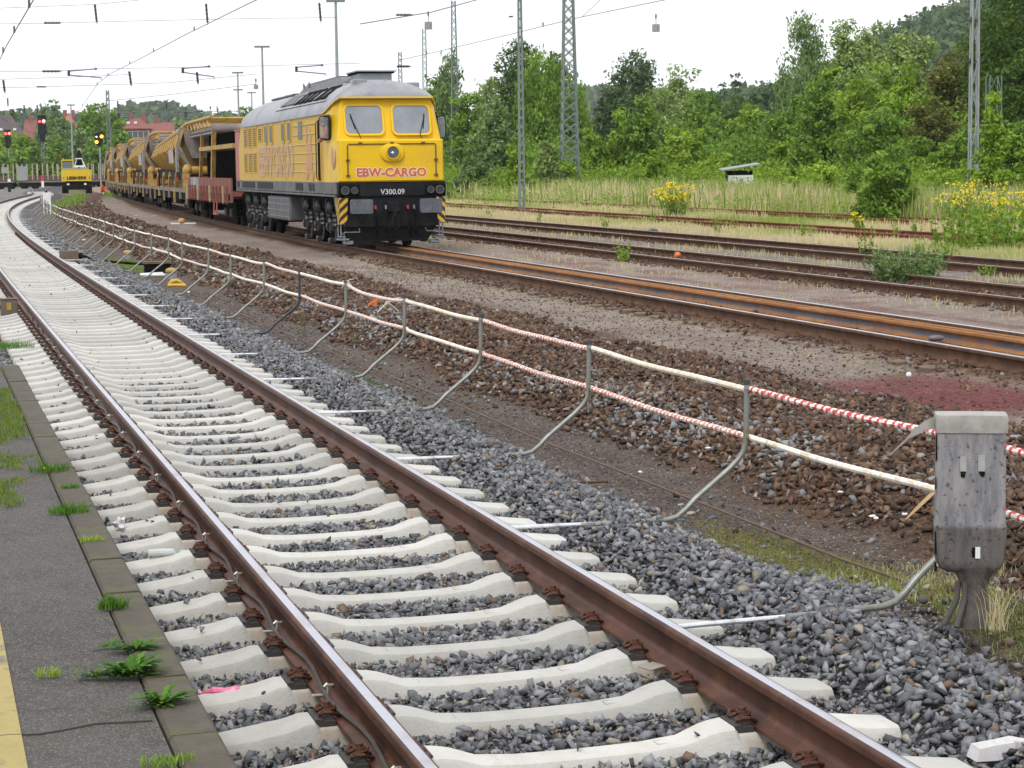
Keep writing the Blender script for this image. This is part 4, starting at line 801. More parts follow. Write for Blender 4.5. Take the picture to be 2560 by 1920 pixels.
# roof equipment: flank intakes follow the slanted roof side
def on_roof(y):
    ys_ = [p[0] for p in base][::-1]; zs_ = [p[1] for p in base][::-1]; return float(np.interp(abs(y), ys_, zs_))
def flank(m, x0, x1, ya, yb, off, th, mi=0, s=-1):
    za, zb = on_roof(ya), on_roof(yb); n = Vector((0, s*(za-zb), -(ya-yb)*-1)).normalized(); n = Vector((0, s*abs(zb-za), abs(ya-yb))).normalized()
    A = [(x0, s*ya, za), (x1, s*ya, za), (x1, s*yb, zb), (x0, s*yb, zb)]
    m.loft([[Vector(p)+n*off for p in A], [Vector(p)+n*(off+th) for p in A]], mi)
for s in (-1, 1):
    m = MB(); flank(m, -0.9, 7.9, 1.30, 0.70, 0.0, 0.035, 0, s)
    p = m.build('air_intake', 'roof', rf); m = MB()
    for x0 in (2.15, 3.0, 3.85, 4.7): flank(m, x0, x0+0.68, 1.25, 0.76, 0.03, 0.014, 0, s)
    for x0 in (5.75, 6.75): flank(m, x0, x0+0.84, 1.25, 0.76, 0.03, 0.014, 0, s)
    m.build('slot', 'blackmatt', p); m = MB()
    for x0 in (-0.5, 0.7): flank(m, x0, x0+1.05, 1.22, 0.80, 0.03, 0.012, 0, s)
    m.build('mesh_cover', 'frame_grey', p)
m = MB()
m.loft([[(x, y, z) for y, z in ((-0.80, 4.0), (-0.62, 4.36+h), (0.62, 4.36+h), (0.80, 4.0))] for x, h in ((-0.6, -0.1), (0.4, 0.05), (6.2, 0.05), (6.9, -0.1))]); m.box(0.6, 6.0, -0.60, 0.60, 4.40, 4.455)
for x in (0.9, 1.9): m.tube([(x-.1, -0.72, 4.3), (x-.08, -0.74, 4.43), (x, -0.75, 4.48), (x+.08, -0.74, 4.43), (x+.1, -0.72, 4.3)], 0.015, 6)
m.build('radiator_hood', mat('sooty_grey', (0.19, 0.19, 0.20), 0.7, scale=3, c2=(0.12, 0.12, 0.125)), rf)
m = MB(); m.loft([[(x*1.0+7.45, y, z) for x, y in ((-0.75, -0.42), (0.55, -0.42), (0.55, 0.42), (-0.75, 0.42))] for z in (4.2, 4.44)]); m.loft([[(x+7.45, y, z) for x, y in ((-0.9, -0.52), (0.68, -0.52), (0.68, 0.52), (-0.9, 0.52))] for z in (4.47, 4.50)])
m.build('exhaust_stack', 'roof', rf); m = MB(); m.box(7.3-0.8, 8.1, -0.47, 0.47, 4.43, 4.475); m.build('stack_gap', 'blackmatt', rf)
m = MB(); m.box(8.35, 8.95, -0.75, -0.42, 4.0, 4.235, c=0.02); m.box(8.4, 8.9, 0.62, 0.95, 3.9, 4.16, c=0.02); m.box(8.5, 8.7, -0.30, 0.25, 4.12, 4.22, c=0.02); m.box(8.75, 8.95, 0.02, 0.10, 4.0, 4.2)
m.tube([(8.2, -0.9, 4.05), (8.6, -0.95, 4.02), (8.9, -0.9, 3.96)], 0.02, 6); m.build('roof_box', 'roof', rf)
m = MB()
for x0, x1 in ((-7.5, -5.3), (-4.9, -2.6)): m.box(x0, x1, -0.5, 0.5, 4.25, 4.32, c=0.02)
for x in (-8.6,): m.box(x, x+0.35, -0.3, 0.3, 4.15, 4.28)
m.build('roof_hatch', 'frame_grey', rf)
# side details on both flanks
for s in (-1, 1):
    Y = 1.393*s
    def B(m, x0, x1, z0, z1, a=0.0, th=0.01): m.box(x0, x1, *sorted((Y+s*a, Y+s*(a+th))), z0, z1)
    for z0, z1 in ((2.72, 3.36), (1.90, 2.56)):
        for x0 in (-7.75, -6.62, -5.52):
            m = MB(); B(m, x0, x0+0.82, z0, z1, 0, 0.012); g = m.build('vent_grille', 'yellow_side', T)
            m = MB(); 
            for c_ in range(2):
                for r_ in range(9): B(m, x0+0.06+c_*0.37, x0+0.37+c_*0.37, z0+0.04+r_*(z1-z0-0.06)/9, z0+0.04+r_*(z1-z0-0.06)/9+0.036, 0.008, 0.008)
            m.build('slot', mat('slot_shadow', (0.10, 0.065, 0.02), 0.8) if 'slot_shadow' not in bpy.data.materials else bpy.data.materials['slot_shadow'], g)
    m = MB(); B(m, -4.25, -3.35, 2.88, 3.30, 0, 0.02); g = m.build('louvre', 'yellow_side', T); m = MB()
    for r_ in range(7): B(m, -4.1, -3.5, 2.92+r_*0.052, 2.945+r_*0.052, 0.012, 0.012)
    m.build('slot', 'blackmatt', g)
    for x0 in (-2.80, -1.68, 0.74, 1.90):
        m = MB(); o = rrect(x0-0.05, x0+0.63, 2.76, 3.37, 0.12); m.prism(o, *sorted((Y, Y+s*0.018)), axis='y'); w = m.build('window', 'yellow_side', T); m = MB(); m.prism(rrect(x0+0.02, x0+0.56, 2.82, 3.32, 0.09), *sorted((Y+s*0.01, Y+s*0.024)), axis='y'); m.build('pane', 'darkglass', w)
    m = MB(); B(m, 3.85, 4.48, 2.82, 3.30, 0, 0.015); m.build('grey_panel', mat('panel_grey', (0.20, 0.19, 0.18), 0.6) if 'panel_grey' not in bpy.data.materials else bpy.data.materials['panel_grey'], T)
    m = MB()
    for z in (3.19, 2.93): m.tube([(2.85, Y, z), (6.85, Y, z)], 0.014, 6)
    for z in (2.66, 2.42, 2.17, 1.93): m.tube([(-4.2, Y, z), (6.95, Y, z)], 0.014, 6)
    for z in (2.42, 2.17, 1.93): m.tube([(7.75, Y*0.998, z), (9.2, Y*0.96, z)], 0.012, 6)
    m.build('pressed_rib', mat('rib_light', (0.62, 0.47, 0.20), 0.5) if 'rib_light' not in bpy.data.materials else bpy.data.materials['rib_light'], T)
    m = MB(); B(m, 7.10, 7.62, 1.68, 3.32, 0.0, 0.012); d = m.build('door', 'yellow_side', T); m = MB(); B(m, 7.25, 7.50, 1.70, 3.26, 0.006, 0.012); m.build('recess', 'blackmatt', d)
    m = MB(); 
    for x in (7.22, 7.54): m.tube([(x, Y+s*0.01, 1.72), (x, Y+s*0.07, 1.78), (x, Y+s*0.07, 3.18), (x, Y+s*0.01, 3.25)], 0.014, 6)
    m.build('handrail', 'blackmatt', d)
    m = MB(); m.prism(rrect(8.05, 8.95, 2.72, 3.36, 0.12), *sorted((Y*0.985, Y*0.985+s*0.03)), axis='y'); w = m.build('window', 'black', T); m = MB(); m.prism(rrect(8.12, 8.50, 2.78, 3.30, 0.06), *sorted((Y, Y+s*0.01)), axis='y'); m.build('opening', 'blackmatt', w)
    m = MB(); m.loft([[(x, Y*0.98+s*a, z) for x, z in ((8.78, 2.76), (8.78, 3.30), (8.795, 3.30), (8.795, 2.76))] for a in (0.03, 0.27)]); m.build('wind_deflector', 'clear_glass', w)
    m = MB(); m.tube([(8.79, Y*0.98+s*a, z) for a, z in ((0.02, 2.74), (0.24, 2.76), (0.28, 2.84), (0.27, 3.26), (0.22, 3.32), (0.02, 3.30))], 0.014, 6); m.build('deflector_rim', 'black', w)
    # sill and tanks
    m = MB(); m.box(-9.96, 9.75, *sorted((1.36*s, 1.41*s)), 1.36, 1.66, c=0.01); m.box(-9.9, 9.7, *sorted((1.38*s, 1.43*s)), 1.30, 1.345); m.build('sill', 'frame_grey', T)
    for x0, x1 in ((-9.6, -9.1), (-8.3, -5.2), (-4.6, -1.2), (3.3, 4.6), (5.6, 6.0), (6.2, 6.5)): m = MB(); B(m, x0, x1, 1.42, 1.62, 0.018, 0.01); m.build('sill_plate', 'black', T)
    m = MB(); m.box(-2.65, 1.75, *sorted((0.8*s, 1.36*s)), 0.52, 1.22, c=0.04); tk = m.build('battery_box', mat('box_grey', (0.115, 0.118, 0.12), 0.6, scale=2, c2=(0.07, 0.07, 0.075)) if 'box_grey' not in bpy.data.materials else bpy.data.materials['box_grey'], T)
    for z in (0.62, 0.80, 0.98, 1.14): m = MB(); m.box(-2.6, 1.7, *sorted((1.355*s, 1.375*s)), z, z+0.02); m.build('rib', 'steel', tk)
    for x in (-2.5, -1.1, 0.3, 1.6): m = MB(); m.box(x, x+0.05, *sorted((1.355*s, 1.38*s)), 0.54, 1.2); m.build('rib', 'steel', tk)
m = MB(); m.box(-9.9, 9.7, -1.36, 1.36, 1.28, 1.665); m.box(-2.6, 1.7, -0.85, 0.85, 0.55, 1.3); m.build('underframe', 'black', T)
lettering('EBW', 1.22, 'letter_cream', T, Matrix(((1, 0, 0, -2.75), (0, 0, -1, -1.400), (0, 1, 0, 2.21), (0, 0, 0, 1))), depth=0.001, bold=0.055, spacing=0.95, sx=1.25); lettering('EBW', 1.22, 'letter_pale', T, Matrix(((1, 0, 0, -2.75), (0, 0, -1, -1.404), (0, 1, 0, 2.21), (0, 0, 0, 1))), depth=0.001, bold=0.0, spacing=0.95, sx=1.25)
lettering('CARGO', 1.22, 'letter_cream', T, Matrix(((1, 0, 0, 0.95), (0, 0, -1, -1.400), (0, 1, 0, 2.21), (0, 0, 0, 1))), depth=0.001, bold=0.055, spacing=0.95, sx=0.95); lettering('CARGO', 1.22, 'letter_pale', T, Matrix(((1, 0, 0, 0.95), (0, 0, -1, -1.404), (0, 1, 0, 2.21), (0, 0, 0, 1))), depth=0.001, bold=0.0, spacing=0.95, sx=0.95)
m = MB(); 
for zz, r_ in ((0, 0.29),): m.tube([(9.15, -1.345, 2.27), (9.15, -1.365, 2.27)], r_, 20)
em = m.build('emblem', 'letter_cream', T); m = MB(); m.tube([(9.15, -1.36, 2.27), (9.15, -1.372, 2.27)], 0.23, 20); m.build('emblem_centre', 'letter_pale', em)
m = MB()     # pale painted figure-like flourish between lettering and door
for k, (x, z, a, b_) in enumerate(((5.2, 2.95, 0.18, 0.25), (5.6, 2.55, 0.35, 0.16), (5.9, 2.75, 0.14, 0.3), (5.5, 2.15, 0.42, 0.2), (5.95, 2.2, 0.2, 0.34), (5.2, 1.85, 0.3, 0.12), (6.2, 1.85, 0.22, 0.14))):
    m.prism([(x+a*math.cos(t_), z+b_*math.sin(t_)*(1+0.25*math.sin(3*t_+k))) for t_ in np.linspace(0, 2*PI, 16, endpoint=False)], -1.400-0.001*k, -1.397, axis='y')
m.build('painted_flourish', 'letter_pale', T)
# front: beam, lamps, number, buffers, coupling, steps
m = MB(); m.box(9.5, 9.86, -1.365, 1.365, 1.29, 1.665, c=0.02); m.box(9.55, 9.80, -1.18, 1.18, 0.55, 1.30); m.prism([(-1.2, 0.56), (-0.95, 0.17), (0.95, 0.17), (1.2, 0.56)], 9.4, 9.55, axis='x'); m.box(9.2, 9.6, -1.0, 1.0, 0.3, 1.3)
fb = m.build('buffer_beam', 'black', T)
for y in (-1.09, 1.10):
    m = MB(); m.box(9.86, 9.90, y-0.26, y+0.26, 1.315, 1.595, c=0.03); lt = m.build('lamp_unit', 'blackmatt', T)
    s = -1 if y < 0 else 1
    for dy, r_, mm_ in ((s*0.11, 0.105, 'lens'), (-s*0.125, 0.085, 'lens')):
        m = MB(); m.loft([[(x, y+dy+r*math.cos(a), 1.455+r*math.sin(a)) for a in np.linspace(0, 2*PI, 18, endpoint=False)] for x, r in ((9.90, r_), (9.94, r_), (9.94, r_*0.86), (9.905, r_*0.86))], caps=False); rg = m.build('lamp_ring', 'frame_grey', lt); 
        m = MB(); m.disc((9.905, y+dy, 1.455), (1, 0, 0), r_*0.85, 0.012, 18); m.build('lamp_lens', mat('lamp_dark_lens', (0.035, 0.04, 0.045), 0.3, spec=0.4) if 'lamp_dark_lens' not in bpy.data.materials else bpy.data.materials['lamp_dark_lens'], lt)
lettering('V300.09', 0.185, mat('number_white', (0.62, 0.63, 0.63), 0.5), T, Fm(9.868, 0.01, 1.405), depth=0.002, bold=0.002)
for y in (-0.875, 0.875):
    b0 = MB(); b0.tube([(9.8, y, 1.06), (10.05, y, 1.06)], 0.13, 14); b0.tube([(10.05, y, 1.06), (10.34, y, 1.06)], 0.085, 14)
    bo = b0.build('buffer', 'black', T); m = MB(); rr_ = rrect(y-0.285, y+0.285, 0.88, 1.235, 0.05); m.loft([[(10.33, p, q) for p, q in rr_], [(10.385, p, q) for p, q in rr_], [(10.405, y+(p-y)*0.96, 1.06+(q-1.06)*0.96) for p, q in rr_]]); m.build('buffer_head', 'buffer', bo)
m = MB(); m.tube([(9.8, 0, 1.0), (10.12, 0, 1.0), (10.18, 0, 0.95), (10.2, 0, 0.80)], 0.04, 8); m.tube([(10.2, -0.06, 0.85), (10.22, -0.08, 0.55), (10.22, 0, 0.45), (10.22, 0.08, 0.55), (10.2, 0.06, 0.85)], 0.025, 6); m.box(9.86, 10.0, -0.14, 0.14, 0.9, 1.16, c=0.02); m.box(10.16, 10.24, -0.09, 0.09, 0.93, 1.02)
m.build('screw_coupling', 'black', T)
for y, rd in ((-0.46, 1), (-0.20, 0), (0.36, 1), (0.52, 0)):
    m = MB(); m.tube([(9.82, y, 0.98), (9.98, y, 0.96), (10.04, y, 0.85), (10.05, y+0.02, 0.45), (9.98, y+0.05, 0.35)], 0.028, 8); hs_ = m.build('air_hose', 'blackmatt', T); m = MB(); m.box(9.96, 10.02, y-0.02, y+0.02, 0.98, 1.08); m.build('tap_handle', 'red' if rd else 'steel', hs_)
pass
mh, nn, b = nt('hazard_stripes'); tc = nn.nodes.new('ShaderNodeTexCoord'); sp_ = nn.nodes.new('ShaderNodeSeparateXYZ'); nn.links.new(tc.outputs['Object'], sp_.inputs[0])
a_ = nn.nodes.new('ShaderNodeMath'); a_.operation = 'ABSOLUTE'; nn.links.new(sp_.outputs[1], a_.inputs[0]); s1 = nn.nodes.new('ShaderNodeMath'); s1.operation = 'MULTIPLY_ADD'; nn.links.new(a_.outputs[0], s1.inputs[0]); s1.inputs[1].default_value = 0.9; nn.links.new(sp_.outputs[2], s1.inputs[2])
s3 = nn.nodes.new('ShaderNodeMath'); s3.operation = 'MULTIPLY_ADD'; nn.links.new(sp_.outputs[0], s3.inputs[0]); s3.inputs[1].default_value = -1.2; nn.links.new(s1.outputs[0], s3.inputs[2])
s2 = nn.nodes.new('ShaderNodeMath'); s2.operation = 'PINGPONG'; s2.inputs[1].default_value = 0.11; nn.links.new(s3.outputs[0], s2.inputs[0]); g_ = nn.nodes.new('ShaderNodeMath'); g_.operation = 'GREATER_THAN'; g_.inputs[1].default_value = 0.055; nn.links.new(s2.outputs[0], g_.inputs[0])
mm = nn.nodes.new('ShaderNodeMixRGB'); nn.links.new(g_.outputs[0], mm.inputs[0]); mm.inputs[1].default_value = (0.02, 0.02, 0.02, 1); mm.inputs[2].default_value = (0.62, 0.36, 0.02, 1); nn.links.new(mm.outputs[0], b.inputs['Base Color']); b.inputs['Roughness'].default_value = 0.5; M['hazard'] = mh
for s in (-1, 1):
    m = MB(); m.prism([(9.15, 1.28), (9.78, 1.28), (9.84, 0.62), (9.70, 0.60)], *sorted((1.34*s, 1.36*s)), axis='y'); m.prism([(s*1.355, 1.27), (s*1.13, 1.27), (s*1.16, 0.66), (s*1.34, 0.62)], 9.84, 9.86, axis='x'); m.build('hazard_panel', 'hazard', T)
    m = MB()
    for x in (9.35, 9.75): m.tube([(x, s*1.30, 1.28), (x, s*1.30, 0.30)], 0.018, 6)
    for z in (0.30, 0.62, 0.94): m.box(9.35, 9.76, *sorted((s*1.18, s*1.33)), z-0.012, z+0.012)
    m.box(9.4, 9.8, *sorted((s*1.10, s*1.36)), 0.22, 0.26); m.build('step', 'steel', T)
    m = MB(); m.box(9.5, 9.75, *sorted((s*0.98, s*1.22)), 0.10, 0.20, c=0.02); m.tube([(9.8, s*0.85, 0.5), (9.92, s*0.85, 0.42), (9.92, s*1.25, 0.42), (9.92, s*1.25, 0.16)], 0.014, 6); m.build('rail_guard', 'steel', T)
# bogies
for cx, sg in ((6.0, 1), (-6.0, -1)):
    m = MB()
    for s in (-1, 1):
        m.box(cx-3.0, cx+3.0, *sorted((s*1.0, s*1.12)), 0.55, 0.92, c=0.03); m.box(cx-2.9, cx+2.9, *sorted((s*1.02, s*1.18)), 0.95, 1.25)
    m.box(cx-2.8, cx+2.8, -1.0, 1.0, 0.36, 1.25)
    bg_ = m.build('bogie', 'blackmatt', T)
    for k, dx in enumerate((-1.9, 0.0, 1.9)):
        m = MB()
        for s in (-1, 1): m.disc((cx+dx, s*0.77, 0.52), (0, 1, 0), 0.525, 0.12, 28); m.disc((cx+dx, s*0.705, 0.52), (0, 1, 0), 0.55, 0.03, 28)
        m.tube([(cx+dx, -1.0, 0.52), (cx+dx, 1.0, 0.52)], 0.09, 10); m.build('wheel_set', 'blackmatt', bg_)
        for s in (-1, 1):
            m = MB(); m.box(cx+dx-0.17, cx+dx+0.17, *sorted((s*1.08, s*1.30)), 0.36, 0.68, c=0.05); m.sphere((cx+dx, s*1.29, 0.52), 0.13, 12, sc=(1, 0.6, 1)); m.sphere((cx+dx+0.1, s*1.24, 0.98), 0.20, 12, sc=(0.9, 0.7, 1.0))
            for ddx in (-0.42, 0.42): m.tube([(cx+dx+ddx, s*1.17, z) for z in (0.55, 0.60, 0.66, 0.72, 0.78, 0.84, 0.9)], [0.10, 0.075, 0.10, 0.075, 0.10, 0.075, 0.10], 12)
            m.tube([(cx+dx+0.05, s*1.34, 1.22), (cx+dx+0.12, s*1.38, 1.05), (cx+dx+0.16, s*1.34, 0.6), (cx+dx+0.05, s*1.30, 0.42)], 0.018, 6)
            m.box(cx+dx-0.12, cx+dx+0.12, *sorted((s*1.12, s*1.30)), 0.08, 0.22, c=0.03); m.tube([(cx+dx+0.45, s*1.15, 0.5), (cx+dx+0.5, s*1.2, 0.15)], 0.03, 6)
            m.build('axle_box', mat('oily_iron', (0.045, 0.043, 0.042), 0.38, 0.3, scale=8, c2=(0.02, 0.02, 0.02)) if 'oily_iron' not in bpy.data.materials else bpy.data.materials['oily_iron'], bg_)

# ------------------------------------------------------------------ people (skin-modifier bodies, one continuous mesh)
def person(label, loc, rz, J, E, R, cols, group=None, scale=1.0, parts=()):
    """J joints, E edges, R radii; cols = function(local point)->material index"""
    me = bpy.data.meshes.new('person'); me.from_pydata(J, E, []); o = bpy.data.objects.new('person', me); COL.objects.link(o)
    md = o.modifiers.new('s', 'SKIN'); sv = me.skin_vertices[0].data
    for i, r in enumerate(R): sv[i].radius = (r, r) if not isinstance(r, tuple) else r
    sv[0].use_root = True; o.modifiers.new('d', 'SUBSURF').levels = 2
    dg = bpy.context.evaluated_depsgraph_get(); m2 = bpy.data.meshes.new_from_object(o.evaluated_get(dg)); bpy.data.objects.remove(o)
    m2.materials.clear()
    for k in ('skin', 'hivis', 'trousers', 'boot', 'stripe', 'hair'): m2.materials.append(M[k])
    for p in m2.polygons: p.material_index = cols(p.center); p.use_smooth = True
    p = link('person', m2); p.location = loc; p.rotation_euler = (0, 0, rz); p.scale = (scale,)*3; tag(p, label, 'person', group)
    for nme, mb, k in parts: mb.build(nme, k, p)
    return p
M['skin'] = mat('skin', (0.45, 0.24, 0.17), 0.5); M['hivis'] = mat('hivis_orange', (0.85, 0.14, 0.03), 0.6, var=0.08); M['trousers'] = mat('orange_trousers', (0.80, 0.12, 0.03), 0.7, var=0.1); M['boot'] = mat('boot', (0.03, 0.025, 0.02), 0.7); M['stripe'] = mat('reflective_stripe', (0.75, 0.74, 0.62), 0.4); M['hair'] = mat('hair', (0.09, 0.06, 0.04), 0.8)
def head_parts(x, y, z, dr=(0, -1)):
    f = Vector((dr[0], dr[1], 0)).normalized(); sd_ = Vector((-f.y, f.x, 0)); c = Vector((x, y, z)); h = MB(); h.sphere(c+Vector((0, 0, 0.035))-f*0.015, 0.108, 12, sc=(0.92, 0.95, 0.9))
    e = MB(); 
    for s in (-1, 1): e.sphere(c+f*0.085+sd_*0.032*s+Vector((0, 0, 0.0)), 0.012, 6)
    n = MB(); n.sphere(c+f*0.10+Vector((0, 0, -0.02)), 0.018, 6); 
    for s in (-1, 1): n.sphere(c+sd_*0.088*s-Vector((0, 0, 0.01)), 0.022, 6)
    mo = MB(); mo.box(c.x+f.x*0.093-0.022, c.x+f.x*0.093+0.022, c.y+f.y*0.093-0.004, c.y+f.y*0.093+0.004, c.z-0.058, c.z-0.050)
    return [('hair', h, 'hair'), ('eye', e, 'boot'), ('nose', n, 'skin'), ('mouth', mo, 'red')]
# standing worker, seen from behind at the train's side
J = [(0, 0, 0.95), (0, 0, 1.18), (0, 0.01, 1.40), (0, 0, 1.50), (0, 0, 1.60), (0, -0.01, 1.70), (0.19, 0, 1.42), (0.27, 0.02, 1.15), (0.30, -0.08, 0.90), (0.31, -0.12, 0.80), (-0.19, 0, 1.42), (-0.28, 0, 1.15), (-0.27, -0.10, 0.92), (-0.26, -0.15, 0.83),
     (0.10, 0, 0.88), (0.12, -0.02, 0.50), (0.13, 0.02, 0.09), (0.14, -0.12, 0.04), (-0.10, 0, 0.88), (-0.14, 0.0, 0.50), (-0.17, 0.04, 0.09), (-0.18, -0.10, 0.04)]
E_ = [(0, 1), (1, 2), (2, 3), (3, 4), (4, 5), (2, 6), (6, 7), (7, 8), (8, 9), (2, 10), (10, 11), (11, 12), (12, 13), (0, 14), (14, 15), (15, 16), (16, 17), (0, 18), (18, 19), (19, 20), (20, 21)]
R_ = [(.17, .12), (.16, .12), (.19, .12), .06, .10, .08, .075, .055, .042, .035, .075, .055, .042, .035, .10, .075, .055, .045, .10, .075, .055, .045]
def cs(p):
    if p.z > 1.50: return 0
    if p.z < 0.12: return 3
    if abs(p.x) > 0.24 and p.z < 0.90: return 0
    if 1.08 < p.z < 1.13 or 0.35 < p.z < 0.40: return 4
    return 1 if p.z > 0.9 else 2
w1 = at(273, 478, 200); w2 = at(258, 482, 198)
person('person in bright orange work clothes standing beside the far wagons', (w1.x, w1.y, -0.22), 0.5, J, E_, R_, cs, parts=head_parts(0, -0.01, 1.66))
J2 = [(0, 0, 0.45), (0, -0.10, 0.62), (0, -0.22, 0.80), (0, -0.27, 0.86), (0, -0.30, 0.93), (0, -0.33, 1.02), (0.19, -0.2, 0.80), (0.26, -0.34, 0.58), (0.20, -0.50, 0.42), (0.18, -0.56, 0.36), (-0.19, -0.2, 0.80), (-0.27, -0.34, 0.58), (-0.22, -0.50, 0.42), (-0.2, -0.56, 0.36),
      (0.11, 0, 0.42), (0.20, -0.36, 0.50), (0.17, -0.16, 0.09), (0.18, -0.30, 0.04), (-0.11, 0, 0.42), (-0.2, -0.36, 0.50), (-0.18, -0.16, 0.09), (-0.2, -0.30, 0.04)]
def cs2(p):
    if p.z > 0.89: return 0
    if p.z < 0.12: return 3
    if p.y < -0.47 and p.z < 0.5: return 0
    return 4 if 0.60 < p.z < 0.64 and p.y > -0.3 else (1 if p.z > 0.5 else 2)
person('person in orange work clothes crouching low beside the standing worker', (w2.x, w2.y, -0.25), 0.2, J2, E_, R_, cs2, parts=head_parts(0, -0.31, 0.98))
# driver leaning from the cab window, posed in the loco's frame
A2 = Matrix.Translation(lc) @ Matrix.Rotation(lrz, 4, 'Z')
J3 = [(0, 0, 0), (0, -0.10, 0.22), (0, -0.24, 0.42), (0.0, -0.33, 0.50), (0.01, -0.38, 0.57), (0.03, -0.42, 0.66), (0.20, -0.25, 0.42), (0.28, -0.40, 0.22), (0.08, -0.47, 0.12), (-0.03, -0.50, 0.11), (-0.20, -0.22, 0.42), (-0.29, -0.30, 0.20), (-0.25, -0.42, 0.08), (-0.22, -0.50, 0.08), (0.10, 0.08, -0.1), (-0.1, 0.08, -0.1), (0.12, 0.0, -0.5), (-0.12, 0.0, -0.5), (0.12, -0.1, -0.85), (-0.12, -0.1, -0.85)]
E3 = [(0, 1), (1, 2), (2, 3), (3, 4), (4, 5), (2, 6), (6, 7), (7, 8), (8, 9), (2, 10), (10, 11), (11, 12), (12, 13), (0, 14), (0, 15), (14, 16), (15, 17), (16, 18), (17, 19)]
R3 = [(.17, .12), (.16, .12), (.18, .12), .06, .10, .085, .08, .058, .045, .038, .08, .058, .045, .038, .1, .1, .075, .075, .05, .05]
def cs3(p):
    if p.z > 0.52: return 0
    if p.y < -0.43 and p.z < 0.2: return 0
    return 1
pp = A2 @ Vector((8.42, -1.13, 2.62)); person('person in an orange vest leaning out of the locomotive cab side window', pp, lrz, J3, E3, R3, cs3, parts=head_parts(0.03, -0.40, 0.62, (0.6, -0.8)), scale=0.9)

# ------------------------------------------------------------------ low-sided red wagon behind the locomotive
def tpos(y, z=0.0): x_, y_ = ptT(y, 0.0); return Vector((float(x_), float(y_), z))
def trz(ya, yb):      # rotation whose local +X points along the track towards the camera
    a, b_ = tpos(ya), tpos(yb); d = a-b_; return math.atan2(d.y, d.x)
M['wag_red'] = mat('faded_wagon_red', (0.25, 0.072, 0.050), 0.75, scale=3, c2=(0.17, 0.052, 0.038), dirt=(0.10, 0.050, 0.035), dscale=2); M['salmon'] = mat('salmon_paint', (0.42, 0.14, 0.10), 0.6, scale=2, c2=(0.42, 0.15, 0.11))
M['wag_blue'] = mat('faded_blue', (0.17, 0.25, 0.36), 0.6, dirt=(0.22, 0.20, 0.18), dscale=3); M['wag_cream'] = mat('faded_cream', (0.46, 0.36, 0.20), 0.6, dirt=(0.3, 0.2, 0.12), dscale=3)
M['works_yellow'] = mat('works_yellow', (0.52, 0.30, 0.045), 0.6, scale=2.5, c2=(0.38, 0.22, 0.05), dirt=(0.15, 0.10, 0.05), dscale=2.6); M['belt'] = mat('worn_belt_grey', (0.20, 0.17, 0.15), 0.7, scale=3, c2=(0.13, 0.11, 0.10), dirt=(0.27, 0.20, 0.13), dscale=2)
M['grease'] = mat('greasy_black', (0.03, 0.027, 0.022), 0.7, scale=8, dirt=(0.07, 0.055, 0.035), dscale=6); M['deck'] = mat('dusty_deck', (0.27, 0.21, 0.15), 0.8, scale=2, c2=(0.19, 0.15, 0.11), dirt=(0.08, 0.07, 0.06), dscale=2)
y0w, y1w = 71.2, 87.0
mid_ = (tpos(y0w)+tpos(y1w))/2; rzw = trz(y0w, y1w); Lw = (tpos(y0w)-tpos(y1w)).length; hw = Lw/2
T = thing('flat_wagon', 'low-sided dull red wagon coupled behind the locomotive, with blue and cream side panels', 'wagon', mid_, rzw)
def wheels_bogie(T, cx, n=2, wb=1.8, r=0.46):
    m = MB(); 
    for s in (-1, 1): m.box(cx-wb/2-0.5, cx+wb/2+0.5, *sorted((s*0.98, s*1.10)), 0.45, 0.80, c=0.04)
    m.box(cx-0.35, cx+0.35, -1.1, 1.1, 0.5, 0.95); b_ = m.build('bogie', 'blackmatt', T)
    for dx in (-wb/2, wb/2):
        m = MB()
        for s in (-1, 1): m.disc((cx+dx, s*0.76, r), (0, 1, 0), r, 0.12, 22)
        m.tube([(cx+dx, -1.05, r), (cx+dx, 1.05, r)], 0.10, 8); m.build('wheel_set', 'blackmatt', b_)
        for s in (-1, 1): m = MB(); m.box(cx+dx-0.16, cx+dx+0.16, *sorted((s*1.08, s*1.24)), 0.32, 0.62, c=0.04); m.build('axle_box', 'grease', b_)
m = MB(); m.box(-hw, hw, -1.30, 1.30, 1.08, 1.22); m.box(-hw+0.4, hw-0.4, -0.5, 0.5, 0.75, 1.08); m.build('deck', 'wag_red', T)
for s in (-1, 1):
    m = MB(); m.box(-hw, hw, *sorted((s*1.30, s*1.38)), 0.86, 1.24, c=0.01); sd_ = m.build('side_sill', 'wag_red', T)
    n = 14; w_ = Lw/n
    for i in range(n):
        k = {1: 'wag_blue', 2: 'wag_cream', 3: 'wag_blue'}.get(i, 'wag_red'); x0 = -hw+i*w_
        m = MB(); m.box(x0+0.05, x0+w_-0.05, *sorted((s*1.31, s*1.37)), 1.24, 1.72, c=0.01); m.build('side_board', k, T)
        m = MB(); m.box(x0-0.06, x0+0.06, *sorted((s*1.37, s*1.45)), 0.80, 1.42, c=0.015); m.box(x0-0.10, x0+0.10, *sorted((s*1.37, s*1.43)), 1.18, 1.28); m.build('stanchion', 'wag_red' if i % 4 else 'wag_cream', T)
        m = MB(); m.box(x0+0.3, x0+w_-0.3, *sorted((s*1.375, s*1.385)), 0.92, 1.16); m.build('dark_slot', 'blackmatt', T)
    m = MB(); m.tube([(3.6, s*1.40, 0.85), (3.6, s*1.42, 0.38), (2.6, s*1.42, 0.38), (2.6, s*1.40, 0.85)], 0.025, 6); m.box(2.6, 3.6, *sorted((s*1.34, s*1.46)), 0.36, 0.41); m.build('step', 'salmon', T)
